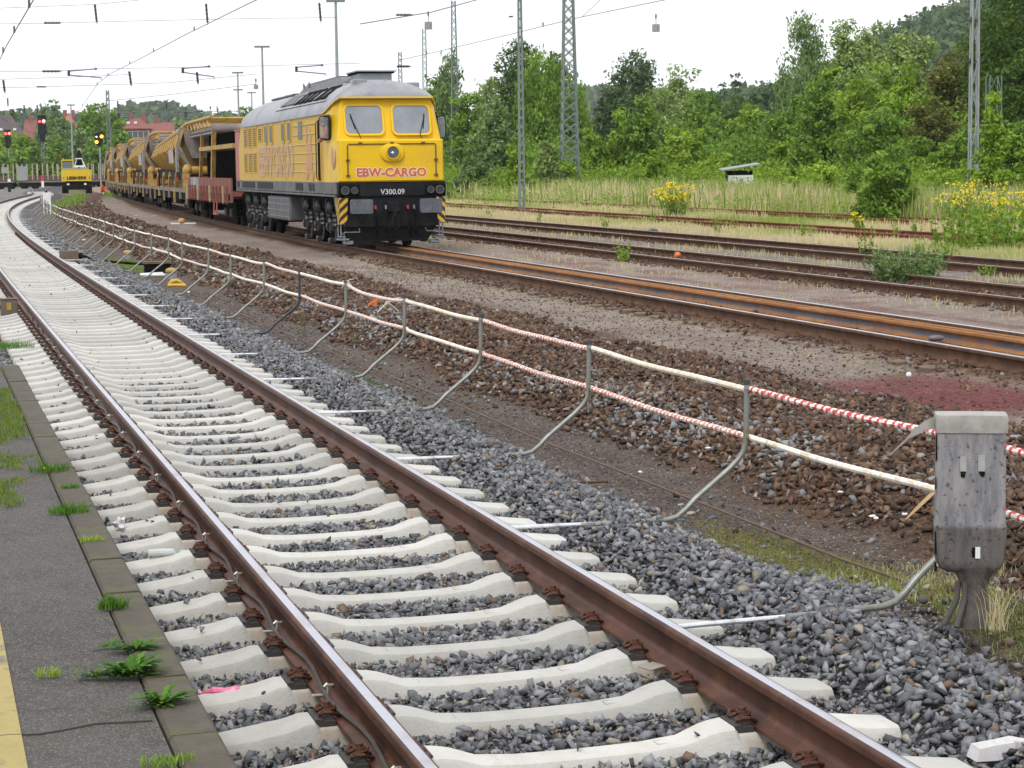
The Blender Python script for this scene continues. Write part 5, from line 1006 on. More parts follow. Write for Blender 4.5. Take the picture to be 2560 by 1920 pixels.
m = MB(); m.box(hw-1.5, hw-0.1, -1.02, 1.02, 1.22, 3.36, c=0.03); e = m.build('equipment_cabinet', 'salmon', T); m = MB(); m.box(hw-1.52, hw-0.08, -1.04, 1.04, 3.36, 3.41); m.build('lid', 'salmon', e)
m = MB(); m.box(-hw, -hw+0.1, -1.3, 1.3, 1.2, 1.75); m.build('end_board', 'wag_red', T)
wheels_bogie(T, hw-2.6); wheels_bogie(T, -hw+2.6)
for sx in (-1, 1):
    for y in (-0.875, 0.875): m = MB(); m.tube([(sx*hw, y, 1.06), (sx*(hw+0.5), y, 1.06)], 0.09, 10); m.disc((sx*(hw+0.52), y, 1.06), (1, 0, 0), 0.2, 0.05, 16); m.build('buffer', 'blackmatt', T)
# ------------------------------------------------------------------ spoil-conveyor hopper wagons
def hopper_wagon(Lw, lab, arm):
    T = thing('hopper_wagon', lab, 'wagon', (0, 0, 0), 0, 'conveyor hopper wagons of the works train'); hw = Lw/2
    m = MB(); m.box(-hw, hw, -1.35, 1.35, 1.05, 1.22); m.build('deck', 'deck', T)
    m = MB(); 
    for s in (-1, 1): m.box(-hw, hw, *sorted((s*1.2, s*1.3)), 0.72, 1.05)
    m.box(-hw+0.5, hw-0.5, -0.4, 0.4, 0.6, 1.05); m.box(-3, 3, -1.0, 1.0, 0.45, 1.0); m.build('underframe', 'blackmatt', T)
    wheels_bogie(T, hw-3.0); wheels_bogie(T, -hw+3.0)
    for s in (-1, 1):
        for k in range(7):
            x = -hw+1.2+k*(Lw-2.4)/6; m = MB(); m.box(x-0.2, x+0.2, *sorted((s*1.30, s*1.37)), 0.55+0.2*(k % 2), 1.2); m.build('side_bracket', 'works_yellow' if k % 3 == 1 else 'deck', T)
    # hopper body: front end (towards camera) higher
    xa, xb = -hw+1.8, hw-3.4
    def sec(x, zt, zf, zb): return [(x, -0.75, zb), (x, -1.42, zf), (x, -1.18, zt), (x, 1.18, zt), (x, 1.42, zf), (x, 0.75, zb)]
    m = MB(); m.loft([sec(xa, 3.20, 2.72, 1.95), sec(xb, 3.82, 3.10, 1.95)]); hb = m.build('hopper', mat('recess_shaded_yellow', (0.17, 0.095, 0.025), 0.8, scale=2, c2=(0.10, 0.06, 0.02)) if 'recess_shaded_yellow' not in bpy.data.materials else bpy.data.materials['recess_shaded_yellow'], T, ang=15)  # panels darker than the ribs: recess shade put into the colour
    n = 12; m = MB()
    for i in range(n+1):
        f = i/n; x = xa+(xb-xa)*f; zt = 3.2+0.62*f; zf = 2.72+0.38*f
        for s in (-1, 1):
            lean = -0.25
            m = MB(); m.loft([[(x+d+lean*k_, s*(y+o), z) for d, o in ((-0.24, 0), (0.24, 0), (0.20, 0.085), (-0.20, 0.085))] for y, z, k_ in ((1.19, zt, 0), (1.425, zf, 0.4), (0.76, 1.98, 1.0))]); m.build('rib', 'works_yellow', hb)
    m = MB()
    for s in (-1, 1): m.loft([[(x, s*1.13, z-0.02), (x, s*1.30, z-0.02), (x, s*1.30, z+0.10), (x, s*1.13, z+0.10)] for x, z in ((xa, 3.2), (xb, 3.82))])
    m.build('top_rim', 'works_yellow', hb)
    for s in (-1, 1): m = MB(); m.prism([(xb-4.6, 2.35), (xb-2.3, 2.35), (xb-2.7, 3.0), (xb-5.0, 2.95)], *sorted((s*1.50, s*1.54)), axis='y'); m.build('white_board', mat('dirty_white_board', (0.40, 0.37, 0.34), 0.6, scale=6, c2=(0.28, 0.24, 0.22)) if 'dirty_white_board' not in bpy.data.materials else bpy.data.materials['dirty_white_board'], T)
    m = MB(); m.loft([[(x, -0.9, 1.62), (x, -1.15, 2.0), (x, 1.15, 2.0), (x, 0.9, 1.62)] for x in (xa-0.6, xb+0.6)])
    for i in range(26):
        x = xa+i*(xb-xa)/25; m.box(x-0.12, x+0.10, -1.22, -1.05, 1.70+0.12*math.sin(i*1.9), 2.02+0.08*math.sin(i*2.7)); m.box(x-0.12, x+0.10, 1.05, 1.22, 1.74, 2.05)
    m.build('floor_conveyor', 'grease', T)
    for s in (-1, 1):
        for i, x in enumerate(np.linspace(xa+0.8, xb-0.4, 5)):
            m = MB(); m.loft([[(x+dx+w, s*y, z), (x+dx-w, s*y, z), (x+dx-w, s*(y+0.12), z), (x+dx+w, s*(y+0.12), z)] for dx, y, z, w in ((0.0, 1.12, 1.95, 0.22), (0.12, 1.18, 1.75, 0.14), (-0.25, 1.18, 1.22, 0.10))]); m.build('leg', 'works_yellow', T)
        m = MB(); m.tube([(xa+2.2+1.0*math.sin(t_)*0.35, s*1.3, 1.6-0.5*math.cos(t_)) for t_ in np.linspace(-0.4, 3.2, 8)], 0.035, 6); m.build('drive_hose', 'blackmatt', T)
    # front end: grey plates, rubber chute, drum motor
    m = MB(); m.loft([[(xb+0.02, -1.42, 3.9), (xb+0.02, -1.52, 3.1), (xb+0.02, -0.95, 1.95), (xb+0.02, -0.85, 1.95), (xb+0.02, -1.35, 3.1), (xb+0.02, -1.25, 3.9)], [(xb+0.10, -1.42, 3.9), (xb+0.10, -1.52, 3.1), (xb+0.10, -0.95, 1.95), (xb+0.10, -0.85, 1.95), (xb+0.10, -1.35, 3.1), (xb+0.10, -1.25, 3.9)]])
    m.box(xb-0.5, xb+0.1, -1.56, -1.46, 1.95, 3.15); m.build('end_plate', 'steel', T)
    m = MB(); m.loft([[(xb+0.12, -1.25, 3.78), (xb+0.12, 0.3, 3.78), (xb+0.5, 0.3, 3.78), (xb+0.5, -1.25, 3.78)], [(xb+0.12, -1.15, 3.2), (xb+0.12, 0.2, 3.2), (xb+0.6, 0.2, 3.2), (xb+0.6, -1.15, 3.2)], [(xb+0.12, -0.9, 2.55), (xb+0.12, -0.05, 2.55), (xb+0.6, -0.05, 2.55), (xb+0.6, -0.9, 2.55)]]); m.build('chute', 'belt', T)
    m = MB(); m.loft([[(xb+dx, y, z) for y in (-1.0, 0.5)]+[(xb+dx, y, z+0.12) for y in (0.5, -1.0)] for dx, z in ((-0.2, 3.85), (0.6, 3.98), (1.4, 4.05), (1.9, 3.8))]); m.build('rubber_flap', 'belt', T)
    m = MB(); m.sphere((xb+0.9, -1.15, 2.02), 0.28, 14, sc=(1.2, 0.8, 1)); m.tube([(xb+0.9, -1.1, 2.02), (xb+0.9, 1.1, 2.02)], 0.18, 14); m.build('drive_drum', 'works_yellow', T)
    m = MB(); m.box(xb+1.3, xb+1.5, -1.36, -1.22, 1.55, 1.85); m.box(xb-3.0, xb-2.85, -1.36, -1.25, 1.5, 1.7); m.build('marker_lamp', 'red', T)
    for s in (-1, 1):
        m = MB(); m.box(xb+1.55, xb+1.75, *sorted((s*1.15, s*1.35)), 1.2, 1.9); m.box(xb+0.7, xb+0.85, *sorted((s*1.15, s*1.35)), 1.2, 1.75); m.box(xb+2.2, xb+2.5, *sorted((s*1.0, s*1.3)), 1.2, 1.55); m.build('stand', 'works_yellow', T)
    # delivery conveyor boom leaning forward over the next wagon
    x1 = xb+arm
    m = MB()
    for s in (-1, 1): m.tube([(xa+1.5, s*1.0, 3.45), (xb-0.8, s*0.98, 4.08), (x1, s*0.98, 4.08)], 0.085, 8)
    for k in range(int(arm/1.6)+1): x = xb-0.6+k*1.6; m.tube([(x, -0.98, 4.08), (x, 0.98, 4.08)], 0.06, 6); m.tube([(x, -0.98, 4.08), (x+0.8, -0.98, 3.72)], 0.05, 6)
    m.build('boom_frame', 'works_yellow', T)
    m = MB(); m.box(xb+0.4, x1, -0.95, 0.95, 3.50, 3.74, c=0.08); m.tube([(x1, -1.0, 3.62), (x1, 1.0, 3.62)], 0.2, 12); m.build('conveyor_belt', 'belt', T)
    m = MB()
    for k in range(int(arm*2.2)): x = xb+0.5+k/2.2; m.tube([(x, -1.02, 3.46), (x, 1.02, 3.46)], 0.05, 6)
    m.build('roller', 'steel', T)
    return T
Lh = 22.6
HY = [90.3, 113.6, 137.0, 160.0, 183.5]
HLAB = ['yellow ribbed hopper wagon nearest the locomotive, its conveyor boom reaching over the red wagon', 'second yellow ribbed hopper wagon of the works train, counted back from the locomotive',
        'third yellow ribbed hopper wagon of the works train, half hidden by the one ahead', 'fourth yellow ribbed hopper wagon, a narrow slice far along the curve', 'last yellow ribbed hopper wagon, standing next to the workers in orange']
h0 = None
for i, y in enumerate(HY):
    yf = y-3.2; a = tpos(yf); b_ = tpos(yf+Lh*0.972); c = (a+b_)/2; rz = trz(yf, yf+Lh*0.972); c.z = 0
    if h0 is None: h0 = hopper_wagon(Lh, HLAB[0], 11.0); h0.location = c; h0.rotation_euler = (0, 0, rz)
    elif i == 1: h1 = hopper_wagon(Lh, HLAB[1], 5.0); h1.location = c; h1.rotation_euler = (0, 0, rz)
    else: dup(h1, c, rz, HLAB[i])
# supporting frame of the first wagon's boom, standing on the red wagon
T = thing('boom_trestle', 'yellow A-shaped trestle on the red wagon holding up the conveyor boom', 'trestle', mid_, rzw)
for s in (-1, 1):
    m = MB(); m.loft([[(x+w, s*1.0-0.08, z), (x-w, s*1.0-0.08, z), (x-w, s*1.0+0.08, z), (x+w, s*1.0+0.08, z)] for x, z, w in ((-1.6, 1.24, 0.20), (-0.6, 3.5, 0.12))]); m.build('leg', 'works_yellow', T)
    m = MB(); m.loft([[(x+w, s*1.0-0.06, z), (x-w, s*1.0-0.06, z), (x-w, s*1.0+0.06, z), (x+w, s*1.0+0.06, z)] for x, z, w in ((-6.6, 1.24, 0.14), (-5.2, 3.5, 0.10))]); m.build('leg', 'works_yellow', T)
    m = MB(); m.box(-6.0, 6.2, s*1.0-0.07, s*1.0+0.07, 2.80, 2.96); m.build('side_beam', 'works_yellow', T)
m = MB(); m.box(-5.0, 6.0, -0.85, 0.95, 1.3, 2.75); m.box(-4.6, 6.0, -0.8, 0.8, 2.98, 3.42); m.build('dark_hollow_fill', mat('hollow_shade_black', (0.006, 0.005, 0.005), 1.0, spec=0.0), T)  # solid boxes, their near-black colour standing in for shade in an open hollow

# ------------------------------------------------------------------ excavator seen from behind
ec = at(193, 489, 206); ec.z = -0.10
T = thing('road_rail_excavator', 'yellow excavator seen from behind, its black arm raised, standing beside the works train', 'excavator', ec, math.radians(11.5))
M['exc_yellow'] = mat('excavator_yellow', (0.68, 0.46, 0.01), 0.45, scale=2, c2=(0.60, 0.40, 0.015))
m = MB(); m.loft([[(x, y, z) for x, y in ((-1.5, 0.35), (-1.42, 0.0), (1.42, 0.0), (1.5, 0.35), (1.5, 2.6), (-1.5, 2.6))] for z in (1.22, 1.28, 2.25, 2.38)]); cw = m.build('counterweight', 'exc_yellow', T)
lt = lettering('LIEBHERR', 0.42, 'black', cw, Matrix(((1, 0, 0, 0), (0, 0, -1, -0.012), (0, 1, 0, 1.52), (0, 0, 0, 1))), depth=0.006, bold=0.018, sx=1.1)
m = MB(); m.box(-1.30, -1.24, -0.02, 0.0, 1.42, 1.64); m.box(1.24, 1.30, -0.02, 0.0, 1.42, 1.64); m.build('edge_mark', 'black', cw)
m = MB(); m.box(-1.4, 1.2, 0.2, 2.6, 2.38, 2.52, c=0.03); m.build('engine_cover', 'grey', T)
m = MB(); m.box(-1.45, -0.30, 2.2, 3.9, 2.3, 3.28, c=0.05); cb_ = m.build('cab', mat('exc_glass', (0.13, 0.17, 0.16), 0.25), T); m = MB(); m.box(-1.50, -0.25, 2.1, 3.95, 3.28, 3.40, c=0.03); 
for x in (-1.46, -0.34): m.box(x-0.04, x+0.04, 2.16, 2.24, 2.4, 3.3)
m.build('roof', 'exc_yellow', cb_)
m = MB(); m.disc((-1.3, 2.3, 3.50), (0, 0, 1), 0.07, 0.18, 10); m.build('beacon', 'orange', cb_)
m = MB(); m.tube([(0.25, 2.4, 2.4), (0.30, 2.9, 3.7), (0.28, 3.3, 4.3)], [0.30, 0.24, 0.16], 8); m.tube([(0.05, 2.4, 2.6), (0.1, 2.8, 3.6)], 0.08, 8); m.tube([(0.55, 2.4, 2.6), (0.5, 2.8, 3.6)], 0.08, 8); bo_ = m.build('boom', 'blackmatt', T)
m = MB(); m.box(-0.1, 0.6, 2.3, 2.5, 3.45, 3.55); m.tube([(-0.3, 2.3, 2.55), (0.02, 2.5, 3.3), (0.02, 2.6, 3.5)], 0.05, 6); m.tube([(0.95, 2.3, 2.55), (0.6, 2.5, 3.3), (0.6, 2.6, 3.5)], 0.05, 6); m.box(-0.25, 0.8, 2.2, 2.4, 2.6, 2.8); m.build('hose_guard', 'white', bo_)
m = MB(); m.box(0.12, 0.48, 3.2, 3.5, 4.25, 4.55); m.build('work_lamp', 'wag_cream', bo_)
m = MB(); m.box(-1.1, 1.1, 0.2, 3.4, 0.55, 1.2); m.box(-1.0, 1.0, -0.25, 0.3, 0.35, 1.05, c=0.03); m.build('chassis', 'blackmatt', T)
for sx in (-1, 1):
    for y in (0.55, 3.1):
        m = MB(); m.disc((sx*1.18, y, 0.52), (1, 0, 0), 0.55, 0.62, 24); w = m.build('wheel', 'blackmatt', T); m = MB(); m.disc((sx*1.505, y, 0.52), (1, 0, 0), 0.26, 0.02, 16); m.build('rim', 'grey', w)
    m = MB(); m.box(sx*0.85-0.12, sx*0.85+0.12, -0.29, -0.25, 0.82, 1.0); m.build('tail_lamp', 'white', T)

# ------------------------------------------------------------------ helpers for surveyed far-off things
def onplane(px, py, z=0.0):
    v = _d+_rt*((px-1280)/5038.2)-_up*((py-960)/5038.2); k = (z-CAMH)/v.z; return Vector((v.x*k, v.y*k, z))
def hor(px): return 433.7-0.01216*px
def face(p): return math.atan2(-p.x, p.y)
M['mast_green'] = mat('mast_grey_green', (0.17, 0.215, 0.195), 0.6, scale=4, c2=(0.13, 0.165, 0.15)); M['mast_grey'] = mat('mast_grey', (0.30, 0.33, 0.33), 0.6, scale=4, c2=(0.22, 0.25, 0.25))
M['wire'] = mat('wire_grey', (0.13, 0.14, 0.16), 0.6); M['insul'] = mat('insulator_brown', (0.045, 0.038, 0.04), 0.4)
def lattice_mast(label, base, H, wb, wt, n, m_='mast_green', legr=0.05, rz=0.1, name='lattice_mast', plate=False, grp=None):
    T = thing(name, label, 'mast', base, rz, grp)
    for sx in (-1, 1):
        for sy in (-1, 1): m = MB(); m.box(-legr, legr, -legr, legr, -0.4, 0); m.v = []; m.f = []; m.m = []; m.tube([(sx*wb/2, sy*wb/2, -0.4), (sx*wt/2, sy*wt/2, H)], legr, 4); m.build('leg', m_, T, smooth=False)
    m = MB()
    for i in range(n):
        z0, z1 = H*i/n, H*(i+1)/n; a0 = (wb+(wt-wb)*z0/H)/2; a1 = (wb+(wt-wb)*z1/H)/2
        for k in range(4):
            c, s = [(1, 0), (0, 1), (-1, 0), (0, -1)][k]; P = lambda t, w, z: (c*w-s*t*w, s*w+c*t*w, z)
            q = 1 if (i+k) % 2 else -1
            m.tube([P(-q, a0, z0), P(q, a1, z1)], legr*0.55, 4); 
            if legr > 0.045: m.tube([P(q, a0, z0), P(-q, a1, z1)], legr*0.55, 4)
    m.build('bracing', m_, T, smooth=False); return T
p = at(1425, 445, 140); p.z = -0.2; lattice_mast('tall tapering lattice mast with cross bracing, the widest one, rising from the dry grass', p, 15.5, 1.22, 0.55, 21, legr=0.065)
p = at(1140, 440, 165); p.z = -0.2; lattice_mast('slim lattice mast just right of the locomotive', p, 15.6, 0.72, 0.28, 24, legr=0.045)
p = at(1066, 430, 230); p.z = -0.2; lattice_mast('small lattice mast showing above the back of the locomotive roof', p, 17.8, 0.62, 0.36, 26, legr=0.045)
p = at(1005, 430, 260); p.z = -0.2; lattice_mast('short-looking lattice mast above the exhaust of the locomotive', p, 17.0, 0.7, 0.36, 24, legr=0.05)
p = at(275.5, 440, 285); p.z = -0.2; lattice_mast('lattice mast standing behind the orange-lit signal, before the green trees', p, 13.6, 0.62, 0.34, 16, legr=0.06)
p = at(2433, 400, 80); p.z = 0.0; t = lattice_mast('pale lattice mast standing among the dark trees at the right', p, 11.0, 0.30, 0.24, 9, 'mast_grey', legr=0.038)
for z in (7.45, 5.85): m = MB(); m.box(-0.42, 0.30, -0.05, 0.05, z, z+0.06); m.box(-0.2, -0.08, -0.06, 0.06, z-0.05, z+0.16); m.build('cross_arm', 'insul', t)
p = at(2482, 400, 86); p.z = 0.0; lattice_mast('second, fainter lattice mast deeper in the dark trees at the right edge', p, 5.6, 0.6, 0.5, 6, 'mast_green', legr=0.022)
# ladder-like channel pole in front of the trees
T = thing('channel_pole', 'grey-green pole of two channels with ladder-like plates, standing beside the red-rusted tracks', 'mast', (0.58, 96.3, -0.2), 0.25)
for s in (-1, 1): m = MB(); m.loft([[(s*w-0.035, -d_, z), (s*w+0.035, -d_, z), (s*w+0.035, d_, z), (s*w-0.035, d_, z)] for z, w, d_ in ((0, 0.115, 0.10), (13, 0.05, 0.07))]); m.build('channel', 'mast_green', T, smooth=False)
m = MB()
for i in range(30): z = 0.25+i*0.42; w = 0.115-0.065*z/13; m.box(-w, w, -0.10+0.002*i, -0.085+0.002*i, z, z+0.12)
m.build('batten_plates', 'mast_green', T, smooth=False); m = MB(); m.box(-0.35, 0.35, -0.3, 0.3, -0.2, 0.08, c=0.03); m.build('footing', 'concrete', T)
# floodlight masts with flat T heads
def tmast(px, ytop, D, wpx, label, two=True, ybase=450):
    p = at(px, ytop, D); H = p.z+0.2; T = thing('floodlight_mast', label, 'lamp mast', (p.x, p.y, -0.2), face(p), 'floodlight masts'); w = wpx/5038*D
    m = MB(); m.tube([(0, 0, 0), (0, 0, H)], [0.16, 0.09], 8); m.build('pole', 'mast_grey', T); m = MB(); m.box(-w/2, w/2, -0.15, 0.15, H-0.12, H+0.06); m.build('lamp_bar', 'mast_green', T)
    if two: m = MB(); m.box(-w*0.42, w*0.42, -0.15, 0.15, H-2.1, H-1.95); m.build('lamp_bar', 'mast_green', T)
tmast(839, 1, 144, 46, 'tallest floodlight mast, directly behind the locomotive roof', False); tmast(655, 116, 200, 38, 'floodlight mast with a flat T head left of the tallest one', False)
tmast(594, 181, 240, 28, 'floodlight mast with two flat cross bars, above the hopper wagons'); tmast(629, 231, 300, 22, 'shorter floodlight mast between the two-barred one and the locomotive roof', False); tmast(177, 262, 300, 20, 'thin floodlight mast rising behind the excavator', False)
# colour-light signals
def lampglow(name, c, st): return mat(name, c, 0.4, emit=(c, st))
M['red_on'] = lampglow('red_lamp_lit', (1.0, 0.04, 0.05), 5.0); M['red_core'] = lampglow('red_lamp_core', (1.0, 0.35, 0.35), 9.0); M['amber_on'] = lampglow('amber_lamp_lit', (1.0, 0.36, 0.02), 5.0); M['white_on'] = lampglow('white_lamp_lit', (1, 1, 0.9), 3.0)
def signal(px, ytop, ybot, D, w, lamps, label, mast='lattice', zb=-0.2, foot=None):
    a_ = at(px, ytop, D); b_ = at(px, ybot, D); T = thing('colour_light_signal', label, 'signal', (a_.x, a_.y, zb), face(a_)); z0, z1 = b_.z-zb, a_.z-zb; k = D/5038
    m = MB(); m.box(-w*k/2, w*k/2, -0.12, 0.12, z0+(z1-z0)*0.28, z1, c=0.1); m.box(-w*k*0.33, w*k*0.33, -0.11, 0.11, z0, z0+(z1-z0)*0.3, c=0.05); hd = m.build('screen', 'black', T)
    for dx, dy, r, mm_ in lamps:
        z = z1-dy*k; m = MB(); m.disc((dx*k, -0.16, z), (0, 1, 0), r*k*1.25, 0.06, 16); hh = m.build('lamp_hood', 'black', hd)
        m = MB(); m.disc((dx*k, -0.20, z), (0, 1, 0), r*k, 0.03, 16); m.build('lamp', mm_, hd)
    if mast == 'lattice':
        for s in (-1, 1): m = MB(); m.tube([(s*0.22, 0.25, 0), (s*0.22, 0.25, z0+1.0)], 0.05, 4); m.build('leg', 'mast_grey', T)
        m = MB(); 
        for i in range(int(z0/0.6)): m.tube([(-0.22, 0.25, i*0.6), (0.22, 0.25, i*0.6+0.6)], 0.03, 4)
        m.build('bracing', 'mast_grey', T)
    else: m = MB(); m.tube([(0.06, 0.15, 0), (0.06, 0.15, z0+0.5)], 0.09, 8); m.build('pole', 'mast_grey', T)
    return T
signal(104, 288, 354, 345, 21, [(-5.5, 15.5, 3.0, 'red_on'), (4.5, 15.5, 4.6, 'red_on'), (4.8, 14, 2.6, 'red_core')], 'tall black signal on a lattice mast showing two red lights')
signal(18.5, 324, 370, 345, 15, [(-4, 10, 3.2, 'red_on'), (4, 10, 3.4, 'red_on'), (4.2, 9.5, 1.6, 'red_core')], 'lower black signal at the left edge showing two red lights', 'pole')
T = signal(247, 332, 366, 255, 20, [(6.5, 9, 4.0, 'amber_on'), (-6, 22.5, 3.8, 'amber_on'), (-6, 10, 1.6, 'white_on')], 'small black signal with two orange lights in front of the lattice mast', 'pole')

# ------------------------------------------------------------------ overhead wires
def wire(pts, label, r=0.014, name='overhead_wire', ties=0, grp=None):
    P = [Vector(p) for p in pts]; m = MB(); o0 = P[0].copy(); out = []
    for i in range(len(P)-1):
        for k in range(6): t_ = k/6; q = P[i].lerp(P[i+1], t_); out.append(q-o0)
    out.append(P[-1]-o0); m.tube(out, r, 5)
    for i in range(ties): q = out[int((i+0.5)*len(out)/ties)]; m.tube([q-Vector((0, 0, 0.02)), q+Vector((0, 0, 0.16))], 0.03, 5)
    o = m.build(name, 'wire', loc=o0); tag(o, label, 'wire', grp); return o
wire([P3(y, -0.75+0.2*math.sin(y/30), 5.66) for y in (20, 43, 59, 80, 110, 150, 200)], 'contact wire running along over the new track, top left corner', 0.014, ties=12)
wire([at(x, y, D) for x, y, D in ((700, -34, 64), (640, 0, 70.2), (461, 88, 87.7), (352, 146, 105), (276, 184, 120), (243, 211, 134), (194, 283, 193))], 'long overhead wire slanting down from above the wagons to the far left', 0.018, ties=8)
wire([at(x, y, D) for x, y, D in ((900, 60, 60), (1080, 30, 62), (1190, 0, 64), (1300, -30, 66))], 'short piece of overhead wire crossing above the slim lattice mast', 0.016)
wire([at(x, y, D) for x, y, D in ((1000, 150, 100), (1080, 132, 96.6), (1275, 86, 85), (1450, 43, 76), (1660, 0, 67), (1760, -25, 64))], 'overhead wire crossing in front of the channel pole and lattice mast', 0.014, ties=3)
wire([at(x, y, D) for x, y, D in ((1455, 43, 90), (1500, 0, 84), (1530, -30, 80))], 'stub of wire rising steeply right of the widest lattice mast', 0.012)
for ys_, lab in ((((-20, 21), (237, 11), (350, 0)), 'cross-span wire nearest the top left corner'), (((-20, 60), (130, 58), (350, 52), (640, 46), (840, 44)), 'second cross-span wire from the top left'), (((-20, 179), (130, 178), (240, 172), (520, 168), (900, 158)), 'third cross-span wire, the one carrying the registration arms'), (((-20, 199), (170, 193), (330, 186)), 'fourth faint cross-span wire at the left'), (((-20, 220), (110, 217), (420, 207), (640, 185)), 'lowest cross-span wire at the left'), (((270, 252), (420, 237), (640, 210)), 'faint wire above the hopper wagons'), (((290, 283), (470, 280), (600, 278)), 'faint low wire just above the hopper wagons')):
    wire([at(x, y, 110) for x, y in ys_], lab, 0.013)
def stick(x0, y0, x1, y1, D, label, r=0.075):
    a_, b_ = at(x0, y0, D), at(x1, y1, D); m = MB(); d = b_-a_; n = 9; pts = [d*(i/n) for i in range(n+1)]; m.tube(pts, [r*(1.0 if i % 2 else 0.62) for i in range(n+1)], 8); m.tube([d, d*1.15], 0.02, 5); o = m.build('insulator', 'insul', loc=a_); tag(o, label, 'insulator', 'insulators on the overhead wires'); return o
for x0, y0, x1, y1, lab in ((237, 11, 242, 55, 'dark stick insulator hanging from the highest wire at top left'), (515, 9, 519, 56, 'dark stick insulator hanging left of the top centre'), (110, 57, 150, 57, 'flat dark insulator in the second cross-span'), (106, 178, 149, 178, 'flat dark insulator in the third cross-span'), (92, 217, 114, 217, 'flat dark insulator in the lowest cross-span'), (8, 200, 12, 230, 'hanging insulator at the left edge'), (323, 178, 328, 212, 'hanging insulator above the third hopper wagon'), (492, 180, 495, 208, 'hanging insulator above the first hopper wagon'), (60, 262, 61, 281, 'small insulator hanging above the left signals'), (93, 262, 93, 281, 'small insulator hanging above the tall red signal'), (19, 245, 20, 264, 'small insulator hanging near the left edge above the roofs'), (294, 252, 295, 275, 'small insulator hanging right of the lattice mast'), (416, 255, 417, 272, 'small insulator hanging above the second hopper wagon'), (990, 37, 1030, 37, 'flat dark insulator above the locomotive'), (992, 166, 1024, 166, 'flat dark insulator just over the locomotive roof'), (798, 7, 802, 52, 'hanging insulator left of the tallest floodlight mast'), (1272, 42, 1282, 41, 'tiny dark clamp on the crossing wire')):
    stick(x0, y0, x1, y1, 110, lab, 0.075 if abs(x1-x0)+abs(y1-y0) > 25 else 0.05)
def reg_arm(x0, ya, x1, yb, x2, yc, x3, yd, label):
    D = 110; T = thing('registration_arm', label, 'bracket', at(x0, ya, D)); o0 = T.location; m = MB(); m.tube([at(x0, ya, D)-o0, at(x1, yb, D)-o0], 0.035, 6); m.build('upper_rod', 'wire', T)
    m = MB(); m.tube([at(x0+2, ya+10, D)-o0, at(x3, yd, D)-o0, at(x3, yd+5, D)-o0], 0.035, 6); m.build('lower_rod', 'wire', T); m = MB(); m.tube([at(x0, ya-2, D)-o0, at(x0, ya+12, D)-o0], 0.075, 8); m.build('drop_post', 'insul', T); m = MB(); m.tube([at(x1-3, yb, D)-o0, at(x1+2, yb, D)-o0], 0.07, 6); m.build('clamp', 'insul', T)
reg_arm(172, 178, 240, 172, 0, 0, 253, 194, 'two-rod registration arm hanging at the left above the red signal'); reg_arm(457, 171, 523, 166, 0, 0, 536, 192, 'two-rod registration arm hanging above the hopper wagons'); reg_arm(741, 168, 806, 163, 0, 0, 815, 185, 'two-rod registration arm hanging just left of the locomotive roof'); reg_arm(464, 281, 505, 277, 0, 0, 500, 287, 'small far registration arm low over the first hopper wagon'); reg_arm(296, 284, 335, 281, 0, 0, 330, 290, 'small far registration arm right of the lattice mast')
def hang_box(px, py, w, D, label):
    c = at(px, py, D); k = D/5038; T = thing('hanging_sign', label, 'sign', c, face(c), 'small boxes hanging on the wires'); m = MB(); m.box(-w*k/2, w*k/2, -0.06, 0.06, -w*k/2, w*k/2, c=0.02); m.build('plate', mat('sign_grey', (0.33, 0.30, 0.32), 0.7) if 'sign_grey' not in bpy.data.materials else bpy.data.materials['sign_grey'], T)
    m = MB(); m.box(w*k*0.2, w*k*0.28, -0.065, -0.06, -w*k*0.1, w*k*0.15); m.build('dark_mark', 'black', T); m = MB(); m.tube([(0, 0, w*k/2), (0, 0, w*k*1.1), (0, 0, w*k*1.5), (0, 0, w*k*1.9)], [0.02, 0.02, 0.06, 0.015], 6); m.build('hanger', 'insul', T)
hang_box(1640, 70, 19, 110, 'square pale box hanging on a wire high in the centre right'); hang_box(1071, 64, 19, 110, 'square pale box hanging beside the slim lattice mast'); hang_box(640, 217, 11, 110, 'tiny square box hanging left of the locomotive roof'); hang_box(526, 281, 8, 110, 'tiniest square box hanging over the first hopper wagon')

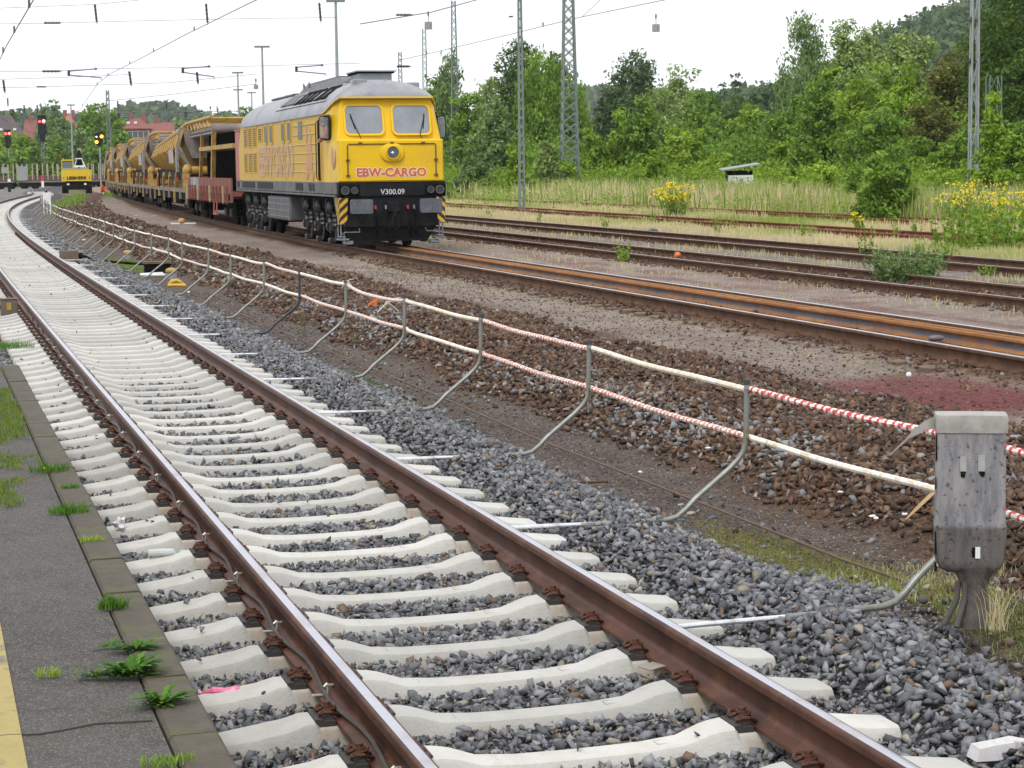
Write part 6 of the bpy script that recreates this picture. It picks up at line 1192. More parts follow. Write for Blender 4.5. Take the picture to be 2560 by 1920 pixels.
# ------------------------------------------------------------------ stake wagons across the far left, houses, posts
M['log_brown'] = mat('purple_brown_wagon', (0.13, 0.075, 0.065), 0.8, scale=1.5, c2=(0.09, 0.05, 0.045)); M['stake'] = mat('pale_stake', (0.42, 0.38, 0.24), 0.7)
def stake_wagon(xa, xb, D, label, panels=()):
    a_, b_ = at(xa, 465, D), at(xb, 465, D); L_ = (b_-a_).length; c = (a_+b_)/2; c.z = 0; rz = math.atan2(b_.y-a_.y, b_.x-a_.x); T = thing('stake_wagon', label, 'wagon', c, rz, 'stake wagons at the far left')
    m = MB(); m.box(-L_/2, L_/2, -1.3, 1.3, 0.62, 0.85); m.build('deck', 'log_brown', T); m = MB(); m.box(-L_/2, L_/2, -1.36, -1.3, 0.85, 1.55); m.build('side_board', 'log_brown', T); m = MB(); m.box(-L_/2, L_/2, -1.38, -1.31, 0.60, 0.80); m.build('side_sill', 'deck', T)
    n = int(L_/0.72)
    for i in range(n+1):
        x = -L_/2+0.1+i*(L_-0.2)/n; m = MB(); m.box(x-0.07, x+0.07, -1.48, -1.38, 1.0, 3.35+0.1*math.sin(i*3)); m.build('stake', 'stake', T)
        if i % 2: m = MB(); m.box(x-0.07, x+0.07, 1.3, 1.4, 0.9, 3.3); m.build('stake', 'stake', T)
    for x in (-L_/2+1.6, L_/2-1.6):
        for dx in (-0.8, 0.8): m = MB(); m.disc((x+dx, -0.75, 0.1), (0, 1, 0), 0.45, 0.12, 16); m.disc((x+dx, 0.75, 0.1), (0, 1, 0), 0.45, 0.12, 16); m.tube([(x+dx, -0.8, 0.1), (x+dx, 0.8, 0.1)], 0.09, 6); m.build('wheel_set', 'blackmatt', T)
    m = MB(); m.box(-L_/2+0.3, L_/2-0.3, -1.1, 1.1, 0.0, 0.62); m.build('underframe', 'blackmatt', T)
    for xp, w, z0, z1 in panels: m = MB(); m.box(xp-w/2, xp+w/2, -1.56, -1.48, z0, z1); m.build('grey_panel', 'grey', T)
stake_wagon(-170, 42, 300, 'stake wagon with pale uprights at the far left edge', ((4.9, 0.9, 2.0, 2.9),)); stake_wagon(48, 205, 300, 'stake wagon with pale uprights between the left edge and the excavator', ((-3.8, 1.4, 0.9, 3.0),)); stake_wagon(212, 268, 312, 'short visible end of a stake wagon right of the excavator')
M['tile'] = mat('red_roof_tiles', (0.24, 0.085, 0.065), 0.85, scale=0.8, c2=(0.17, 0.06, 0.055)); M['tile_b'] = mat('brown_roof_tiles', (0.115, 0.085, 0.085), 0.85, scale=0.8, c2=(0.08, 0.06, 0.065)); M['tile_o'] = mat('orange_roof_tiles', (0.42, 0.15, 0.08), 0.85, scale=0.8, c2=(0.33, 0.12, 0.07)); M['brick'] = mat('red_brick', (0.27, 0.10, 0.085), 0.85); M['plaster'] = mat('pale_plaster', (0.45, 0.42, 0.38), 0.9)
def house(xa, xb, yr, ye, D, tile, wall, label, chim=1, hip=True, wins=3, dorm=0):
    a_, b_ = at(xa, yr, D), at(xb, yr, D); W_ = b_.x-a_.x; zr = at((xa+xb)/2, yr, D).z; ze = at((xa+xb)/2, ye, D).z; c = (a_+b_)/2; c.z = -0.2; zr += 0.2; ze += 0.2; d_ = 5.0; T = thing('house', label, 'house', c, face(c)*0.5)
    m = MB(); m.box(-W_/2+0.4, W_/2-0.4, -d_+0.4, d_-0.4, 0, ze); wl = m.build('wall', wall, T); hx = min(d_*0.8, W_*0.35) if hip else 0.01
    m = MB(); m.add([(-W_/2, -d_, ze), (W_/2, -d_, ze), (W_/2, d_, ze), (-W_/2, d_, ze), (-W_/2+hx, 0, zr), (W_/2-hx, 0, zr), (-W_/2, -d_, ze-0.2), (W_/2, -d_, ze-0.2), (W_/2, d_, ze-0.2), (-W_/2, d_, ze-0.2)], [(0, 1, 5, 4), (1, 2, 5), (2, 3, 4, 5), (3, 0, 4), (6, 7, 1, 0), (7, 8, 2, 1), (8, 9, 3, 2), (9, 6, 0, 3), (9, 8, 7, 6)]); rf = m.build('roof', tile, T, smooth=False)
    for i in range(chim): x = -W_*0.2+i*W_*0.45; m = MB(); m.box(x-0.4, x+0.4, -0.4, 0.4, zr-0.8, zr+1.1); m.build('chimney', 'brick', rf, smooth=False)
    for i in range(dorm): x = -W_*0.25+i*W_*0.25; zz = ze+(zr-ze)*0.45; m = MB(); m.box(x-0.28, x+0.28, -d_*0.62, -d_*0.5, zz, zz+0.45); m.build('roof_window', 'white', rf, smooth=False)
    for i in range(wins):
        x = -W_/2+(i+0.7)*W_/(wins+0.4); m = MB(); m.box(x-0.6, x+0.6, -d_+0.34, -d_+0.42, ze-1.9, ze-0.5); w = m.build('window', 'white', wl); m = MB(); m.box(x-0.48, x+0.48, -d_+0.30, -d_+0.35, ze-1.8, ze-0.6); m.build('pane', 'darkglass', w)
house(-60, 72, 287, 360, 400, 'tile_b', 'plaster', 'house with a large dark brown roof at the left edge', 1, True, 3, 3); house(62, 112, 300, 350, 430, 'tile', 'plaster', 'house with a dull red roof partly hidden by the tall red signal', 1, False)
house(150, 192, 288, 320, 430, 'tile_o', 'brick', 'orange-roofed house glimpsed above the trees behind the excavator', 2, True); house(306, 378, 296, 322, 400, 'tile', 'brick', 'red brick house with a red tiled roof above the far hopper wagons', 2, True, 5, 2); house(372, 440, 306, 330, 430, 'tile', 'brick', 'second red-roofed house, partly hidden behind the hopper wagons', 1, False, 3)
T = thing('tin_shed', 'low open shed with a white corrugated front among the bushes', 'shed', at(1850, 440, 112)*1.0); T.location.z = 0.35; T.scale = (0.78, 0.78, 0.70)
m = MB(); 
for i in range(4): m.box(-0.85, 0.95, -0.02-0.02*(i % 2), 0.02, 0.55+i*0.24, 0.77+i*0.24)
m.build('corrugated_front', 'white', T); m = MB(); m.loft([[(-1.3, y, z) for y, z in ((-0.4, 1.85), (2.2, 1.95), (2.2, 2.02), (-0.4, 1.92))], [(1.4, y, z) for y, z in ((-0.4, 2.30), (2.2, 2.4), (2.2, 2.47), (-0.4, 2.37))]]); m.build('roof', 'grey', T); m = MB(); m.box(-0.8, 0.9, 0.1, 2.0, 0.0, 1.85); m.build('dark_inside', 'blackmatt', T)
# marker posts and board beside the far curve
def post(px, y0, y1, D, w, bands, label, name='marker_post'):
    b_ = at(px, y1, D); a_ = at(px, y0, D); H = a_.z-b_.z; T = thing(name, label, 'post', b_, face(b_)); n = len(bands)
    for i, k in enumerate(bands): m = MB(); m.box(-w/2, w/2, -w/2, w/2, H*i/n, H*(i+1)/n-0.002); m.build('band', k, T)
post(107, 437, 468, 230, 0.28, ['white', 'white', 'red', 'red'], 'red and white marker post at the end of the new track'); post(24, 447, 480, 240, 0.36, ['black', 'black', 'black', 'white'], 'black cabinet-like post with a white top at the far left'); post(116, 476, 495, 190, 0.22, ['black'], 'short black post where the new track ends')
T = thing('notice_board', 'white board standing among the farthest barrier posts', 'board', at(119, 548, 112)); T.location.z = -0.3; m = MB(); m.box(-0.22, 0.22, -0.02, 0.02, 0.6, 1.2); m.build('board', 'white', T)
for x in (-0.18, 0, 0.18): m = MB(); m.box(x-0.03, x+0.03, -0.02, 0.02, 0, 0.6); m.build('leg', 'white', T)

# ------------------------------------------------------------------ small things on the ground
def lump(name, label, cat, p, r, m_, sc=(1, 1, 0.6), seed=0, n=10, grp=None, wob=0.35):
    m = MB(); m.sphere((0, 0, 0), r, n, sc=sc); m.v = [tuple(Vector(v)*(1+wob*mnoise.noise(Vector(v)*(1.6/r)+Vector((seed, 0, 0))))) for v in m.v]; o = m.build(name, m_, loc=p); o.rotation_euler = (0, 0, seed); tag(o, label, cat, grp); return o
def op(px, py, z=None):
    p = onplane(px, py, -0.2 if z is None else z); return p
p = op(441, 716, -0.32); m = MB(); m.tube([(-0.14, 0, 0.02), (-0.08, 0, 0.10), (0.02, 0, 0.12), (0.10, 0, 0.08)], [0.05, 0.05, 0.04, 0.03], 8); m.tube([(-0.16, -0.05, 0.02), (0.0, -0.06, 0.03), (0.20, -0.05, 0.02)], 0.035, 8); m.tube([(0.02, 0, 0.12), (0.14, 0.03, 0.04)], 0.03, 8); o = m.build('work_glove', mat('yellow_rubber', (0.62, 0.38, 0.03), 0.5), loc=p); tag(o, 'yellow rubber glove dropped on the cinders below the barrier', 'glove')
T = thing('marker_stone', 'small grey drum with a yellow-orange cap behind the barrier posts', 'marker', op(428, 697, -0.33)); m = MB(); m.tube([(0, 0, 0), (0, 0, 0.12)], 0.13, 12); m.build('drum', 'grey', T); m = MB(); m.sphere((0, 0, 0.17), 0.125, 12, sc=(1, 1, 0.6)); m.build('cap', mat('ochre_cap', (0.50, 0.33, 0.10), 0.6), T)
T = thing('marker_stone', 'small marker with a tan cap on the green patch below the barrier', 'marker', op(320, 647, -0.33)); m = MB(); m.tube([(0, 0, 0), (0, 0, 0.12)], 0.12, 12); m.build('drum', 'grey', T); m = MB(); m.sphere((0, 0, 0.16), 0.13, 12, sc=(1, 1, 0.6)); m.build('cap', bpy.data.materials['ochre_cap'], T)
T = thing('marker_stone', 'yellowish lump with a pale base on the path beside the wagons', 'marker', op(455, 560, -0.2)); m = MB(); m.box(-0.45, 0.6, -0.1, 0.1, 0, 0.05); m.build('pale_base', 'white', T); m = MB(); m.sphere((0, 0, 0.12), 0.17, 12, sc=(1, 1, 0.8)); m.build('cap', bpy.data.materials['ochre_cap'], T)
T = thing('buried_box', 'half-buried box with a flat rust-brown lid under the barrier', 'box', op(393, 682, -0.36), 0.3); m = MB(); m.box(-0.28, 0.28, -0.2, 0.2, 0, 0.22); m.build('box', 'blackmatt', T); m = MB(); m.box(-0.32, 0.30, -0.24, 0.22, 0.22, 0.27); m.build('lid', 'wood', T)
m = MB(); p = op(370, 690, -0.34); m.tube([(0.25, 0.5, 0.03), (0.0, 0.35, 0.03), (-0.18, 0.1, 0.03), (-0.12, -0.12, 0.03), (0.15, -0.2, 0.03), (0.45, -0.22, 0.03)], 0.03, 8); o = m.build('plastic_hose', 'white', loc=p); tag(o, 'white plastic hose curled around a barrier post foot', 'hose')
T = thing('paper_scrap', 'brown and white crumpled scrap standing on the path near the cabinet', 'litter', op(2256, 944, -0.2)); m = MB(); m.loft([[(-0.10, 0, 0.0), (-0.08, 0.01, 0.02), (0.02, 0.03, 0.035), (0.04, 0, 0.0)], [(-0.02, -0.03, 0), (0, 0, 0.06), (0.03, 0.02, 0.05), (0.05, -0.03, 0)]]); m.loft([[(0.025, 0, 0.04), (0.04, 0, 0.04), (0.04, 0.01, 0.04)], [(0.02, 0, 0.12), (0.03, 0, 0.12), (0.03, 0.006, 0.12)]]); m.build('brown_part', 'wood', T); m = MB(); m.sphere((0.06, -0.02, 0.03), 0.03, 8); m.build('white_part', 'white', T)
lump('plastic_bag', 'white crumpled plastic scrap on a sleeper end by the platform', 'litter', onplane(300, 1312, -0.17), 0.045, 'white', (0.7, 0.8, 1.2), 2, 12, wob=0.8)
m = MB(); m.loft([[(x, w*math.cos(a), 0.006+abs(w)*0.5*(1+math.sin(a))) for a in np.linspace(0, 2*PI, 8, endpoint=False)] for x, w in ((-0.11, 0.020), (-0.09, 0.006), (-0.05, 0.028), (0.0, 0.022), (0.05, 0.030), (0.09, 0.012), (0.10, 0.024))]); o = m.build('sweet_wrapper', mat('pink_foil', (0.62, 0.04, 0.17), 0.3, scale=30, c2=(0.65, 0.15, 0.30), dirt=(0.75, 0.45, 0.5), dscale=25), loc=onplane(562, 1736, -0.215), rz=0.1); tag(o, 'pink and red sweet wrapper between two sleepers near the platform', 'litter')
T = thing('bottle', 'small clear bottle with a green cap on a sleeper left of the rail', 'bottle', onplane(415, 1390, -0.18), 0.25); m = MB(); m.tube([(-0.10, 0, 0.022), (-0.02, 0, 0.022), (0.04, 0, 0.020), (0.06, 0, 0.010)], [0.02, 0.022, 0.02, 0.010], 10); m.build('body', mat('cloudy_plastic', (0.62, 0.66, 0.63), 0.2), T); m = MB(); m.tube([(0.058, 0, 0.012), (0.08, 0, 0.010)], 0.013, 10); m.build('cap', mat('green_cap', (0.10, 0.40, 0.20), 0.4), T)
T = thing('crushed_carton', 'crushed pale carton lying in the ballast at the lower right corner', 'litter', onplane(2500, 1893, -0.21), 0.2); m = MB(); m.loft([[(-0.11, -0.035, 0), (-0.12, 0.03, 0.005), (-0.10, 0.035, 0.05), (-0.09, -0.03, 0.045)], [(-0.03, -0.04, 0), (-0.03, 0.04, 0.0), (-0.02, 0.03, 0.06), (-0.03, -0.03, 0.055)], [(0.06, -0.03, 0.01), (0.06, 0.04, 0.01), (0.05, 0.03, 0.07), (0.07, -0.02, 0.06)], [(0.13, -0.04, 0), (0.14, 0.04, 0.0), (0.13, 0.03, 0.05), (0.12, -0.03, 0.045)]]); m.build('carton', mat('worn_print', (0.60, 0.60, 0.62), 0.6, scale=9, c2=(0.48, 0.45, 0.44), dirt=(0.30, 0.20, 0.17), dscale=16), T)
m = MB(); m.tube([(0.10*math.cos(a)*1.1, 0.03*math.sin(a), 0.012) for a in np.linspace(-2.9, -0.2, 10)], 0.010, 6); o = m.build('rusty_clip', 'clip', loc=onplane(1483, 1208, -0.41), rz=0.1); tag(o, 'curved piece of rusty iron lying on the cinders by the ballast edge', 'scrap iron')
rs = random.Random(4)
spots = [(1220, 698), (1368, 736), (2030, 838), (2048, 855), (1945, 828), (1262, 776), (1165, 812), (1190, 797), (1142, 700), (1245, 708), (340, 540), (280, 537), (440, 640), (628, 687), (525, 676), (1935, 1185), (2182, 1290), (2190, 1295), (2262, 1285), (1702, 1262), (1520, 1390), (1155, 1392), (955, 1490), (1170, 1390), (470, 730), (210, 600), (1500, 900), (1700, 930), (1010, 1060), (2010, 1003), (2335, 1240), (2390, 985), (2100, 1230), (1600, 1180), (1770, 1120), (1690, 637), (2180, 655), (2420, 704)]
for i, (x_, y_) in enumerate(spots):
    p = onplane(x_, y_, -0.24 if y_ < 900 else -0.26); r = 0.0016*p.y**0.85+0.004
    lump('litter_scrap', 'small white scrap of litter or pale pebble lying on the ground', 'litter', p, r, ['white', 'tape_cream', 'white', 'grey'][i % 4], (1.3, 0.9, 0.5), i, 8, 'white scraps scattered over the ground')
lump('litter_scrap', 'crumpled orange and white wrapper lying beside the second far track', 'litter', onplane(1694, 638, -0.10), 0.09, 'orange', (1, 0.8, 0.9), 3, 10); lump('litter_scrap', 'tiny orange scrap beside the near rail ahead of the locomotive', 'litter', onplane(1228, 686, -0.18), 0.06, 'orange', (1.2, 0.8, 0.6), 5)
lump('black_bag', 'black lump of plastic lying beyond the second far track', 'litter', onplane(1633, 583, -0.1), 0.22, 'tube_dark', (1.1, 0.8, 0.7), 7)
m = MB(); m.sphere((0, 0, 0.03), 0.055, 10, sc=(1.7, 0.7, 0.7)); o = m.build('flat_stone', 'mill', loc=onplane(2340, 852, 0.0)); o.location.z = 0.0; tag(o, 'dark flat stone lying on the near rail of the track with loose rails', 'stone')


# ------------------------------------------------------------------ vegetation
VEG = {'dark': ((0.034, 0.078, 0.012), (0.110, 0.190, 0.025)), 'mid': ((0.070, 0.135, 0.015), (0.185, 0.300, 0.035)), 'bright': ((0.100, 0.180, 0.012), (0.230, 0.340, 0.030)), 'pale': ((0.110, 0.170, 0.040), (0.280, 0.360, 0.110)),
       'grey': ((0.075, 0.130, 0.040), (0.200, 0.285, 0.095)), 'brown': ((0.078, 0.092, 0.016), (0.180, 0.185, 0.040)), 'blue': ((0.035, 0.070, 0.025), (0.095, 0.150, 0.050)), 'lime': ((0.150, 0.240, 0.015), (0.310, 0.420, 0.045)), 'seam': ((0.095, 0.15, 0.018), (0.20, 0.28, 0.035)), 'moss': ((0.17, 0.18, 0.035), (0.29, 0.30, 0.07)), 'straw': ((0.60, 0.51, 0.30), (0.24, 0.34, 0.05)), 'gold': ((0.72, 0.58, 0.01), (0.85, 0.68, 0.02)), 'weed': ((0.13, 0.24, 0.025), (0.27, 0.40, 0.05)), 'dandelion': ((0.045, 0.135, 0.010), (0.130, 0.270, 0.030))}
for k in ('dark', 'mid', 'bright', 'pale', 'grey', 'blue', 'lime'): VEG[k] = tuple(tuple(min(0.6, c*(1.28 if k != 'dark' else 1.1)) for c in q) for q in VEG[k])
for k, (a_, b_) in VEG.items(): M['v_'+k] = leafmat('foliage_'+k, a_, b_, 0.3 if k not in ('straw', 'gold', 'moss') else 0.15)
M['bark'] = mat('bark', (0.075, 0.060, 0.045), 0.9, scale=6); M['birchbark'] = mat('birch_bark', (0.50, 0.48, 0.44), 0.8, scale=5, c2=(0.30, 0.28, 0.26), dirt=(0.05, 0.045, 0.04), dscale=6)
def prof(kind, t):
    """crown radius (0..1) over crown height t (0..1)"""
    t = np.asarray(t)
    if kind == 'round': return np.sqrt(np.clip(1-((t-0.45)/0.56)**2, 0, 1))*np.where(t < 0.45, 0.85+0.15*t/0.45, 1)
    if kind == 'birch': return np.clip(0.50+0.75*np.sin(np.clip(t, 0, 1)**0.75*PI)*(1-0.45*t), 0, 1)*np.clip((1.02-t)/0.16, 0, 1)**0.5
    if kind == 'shrub': return np.clip(1-t**2.6, 0, 1)**0.8*(0.86+0.14*np.sin(t*9))
    if kind == 'spruce': return np.clip((1-t)*0.98+0.02, 0, 1)*(0.72+0.28*((t*9) % 1.0 < 0.55))
    return np.clip(1-(t-0.35)**2*1.6, 0, 1)
def crown(kind, H, W, zb, leaf, ncl, per, seed, lobes=0.45, cs=None):
    """leaf-sized faces gathered in clumps through the crown's volume"""
    r = np.random.default_rng(seed); t = r.random(ncl*3); w = prof(kind, t)**1.6; t = t[r.random(len(t)) < w+0.05][:ncl]; n = len(t)
    th = r.random(n)*2*PI; rr = r.random(n)**0.42; ph = r.random(4)*6
    lob = 1-lobes*0.5+lobes*0.5*(np.sin(th*2+ph[0]+t*7)+0.8*np.sin(th*3+ph[1]-t*11)+0.6*np.sin(th*5+ph[2]+t*19))/1.5
    rad = prof(kind, t)*lob*rr*W/2
    top = 1+0.06*np.sin(th*3+ph[3]); C = np.stack([rad*np.cos(th), rad*np.sin(th), zb+(H-zb)*np.clip(t*top, 0, 1.0)], -1)
    cs = cs or 0.046*(W+H)*0.5; cc = r.random(n)
    k = np.repeat(np.arange(n), per); N = len(k)
    off = np.clip(r.normal(size=(N, 3)), -1.7, 1.7)*cs*(0.6+0.8*r.random(n))[k][:, None]; off[:, 2] *= 0.75 if kind != 'birch' else 1.3
    if kind == 'spruce': off[:, 2] = off[:, 2]*0.35-0.25*np.abs(off[:, 0])
    P = C[k]+off; P[:, 2] = np.maximum(P[:, 2], zb*0.4+0.05)
    nrm = r.normal(size=(N, 3))+np.array([0, 0, 0.6])+0.5*off/(cs+1e-6); nrm /= np.linalg.norm(nrm, axis=1)[:, None]
    a = np.cross(nrm, r.normal(size=(N, 3))); a /= np.linalg.norm(a, axis=1)[:, None]+1e-9
    if kind == 'birch': a = a*0.6+np.array([0, 0, -0.8]); a /= np.linalg.norm(a, axis=1)[:, None]
    b_ = np.cross(nrm, a); s = leaf*(0.55+0.9*r.random(N))[:, None]; L_ = a*s*0.95; B_ = b_*s*0.48
    V = np.stack([P-L_, P+B_*0.9-L_*0.1, P+L_, P-B_*0.9-L_*0.1], 1).reshape(-1, 3); F = np.arange(N*4).reshape(-1, 4)
    col = np.clip(0.75*cc[k]**1.3+0.40*r.random(N)-0.05, 0, 1); return V, F, np.repeat(np.stack([col, col, col], -1), 4, 0)
_cr = {}
def tree(label, px, ytop, D, wpx, kind='round', colr='mid', grp='trees beyond the tracks', leaf=None, dens=1.0, ybot=0.03, name=None, zg=-0.2, share=None, lobes=0.45, trunk=None):
    p = at(px, ytop, D); H = p.z-zg; W_ = wpx/5038*D*(1.25 if kind != 'spruce' else 1.0); pxm = 2015.0/D
    leaf = leaf or max(0.11, 2.3/pxm); ncl = int(min(420, max(60, 150*dens*(H*W_/60)**0.5))); per = int(np.clip(dens*H*W_*7.0/(leaf**2)/ncl, 22, 95))
    seed = abs(hash((px*7+D, 3))) % 100000 if share is None else share
    T = thing(name or {'round': 'broadleaf_tree', 'birch': 'birch_tree', 'shrub': 'bush', 'spruce': 'spruce_tree'}[kind], label, {'shrub': 'bush'}.get(kind, 'tree'), (p.x, p.y, zg), 0, grp)
    V, F, C = crown(kind, H, W_, H*ybot, leaf, ncl, per, int(px*13+D*7+wpx) % 9973, lobes); me = rawmesh('crown', V, F, ['v_'+colr], col=C); link('crown', me, T)
    r = random.Random(px); m = MB(); tr = max(0.05, H*0.016); pts = [(0, 0, -0.3)]+[(r.uniform(-1, 1)*0.02*H*k/5, r.uniform(-1, 1)*0.02*H*k/5, H*0.9*k/5) for k in range(1, 6)]; m.tube(pts, [tr*(1-0.16*k) for k in range(6)], 7)
    for k in range(6 if kind != 'shrub' else 4):
        z = H*r.uniform(0.15 if kind == 'shrub' else 0.3, 0.75); an = r.uniform(0, 6.28); L_ = W_*0.38*float(prof(kind, z/H)); m.tube([(0, 0, z*0.9), (math.cos(an)*L_*0.5, math.sin(an)*L_*0.5, z+L_*0.35), (math.cos(an)*L_, math.sin(an)*L_, z+L_*0.75)], [tr*0.5, tr*0.3, tr*0.1], 5)
    m.build('trunk', trunk or ('birchbark' if kind == 'birch' else 'bark'), T); return T
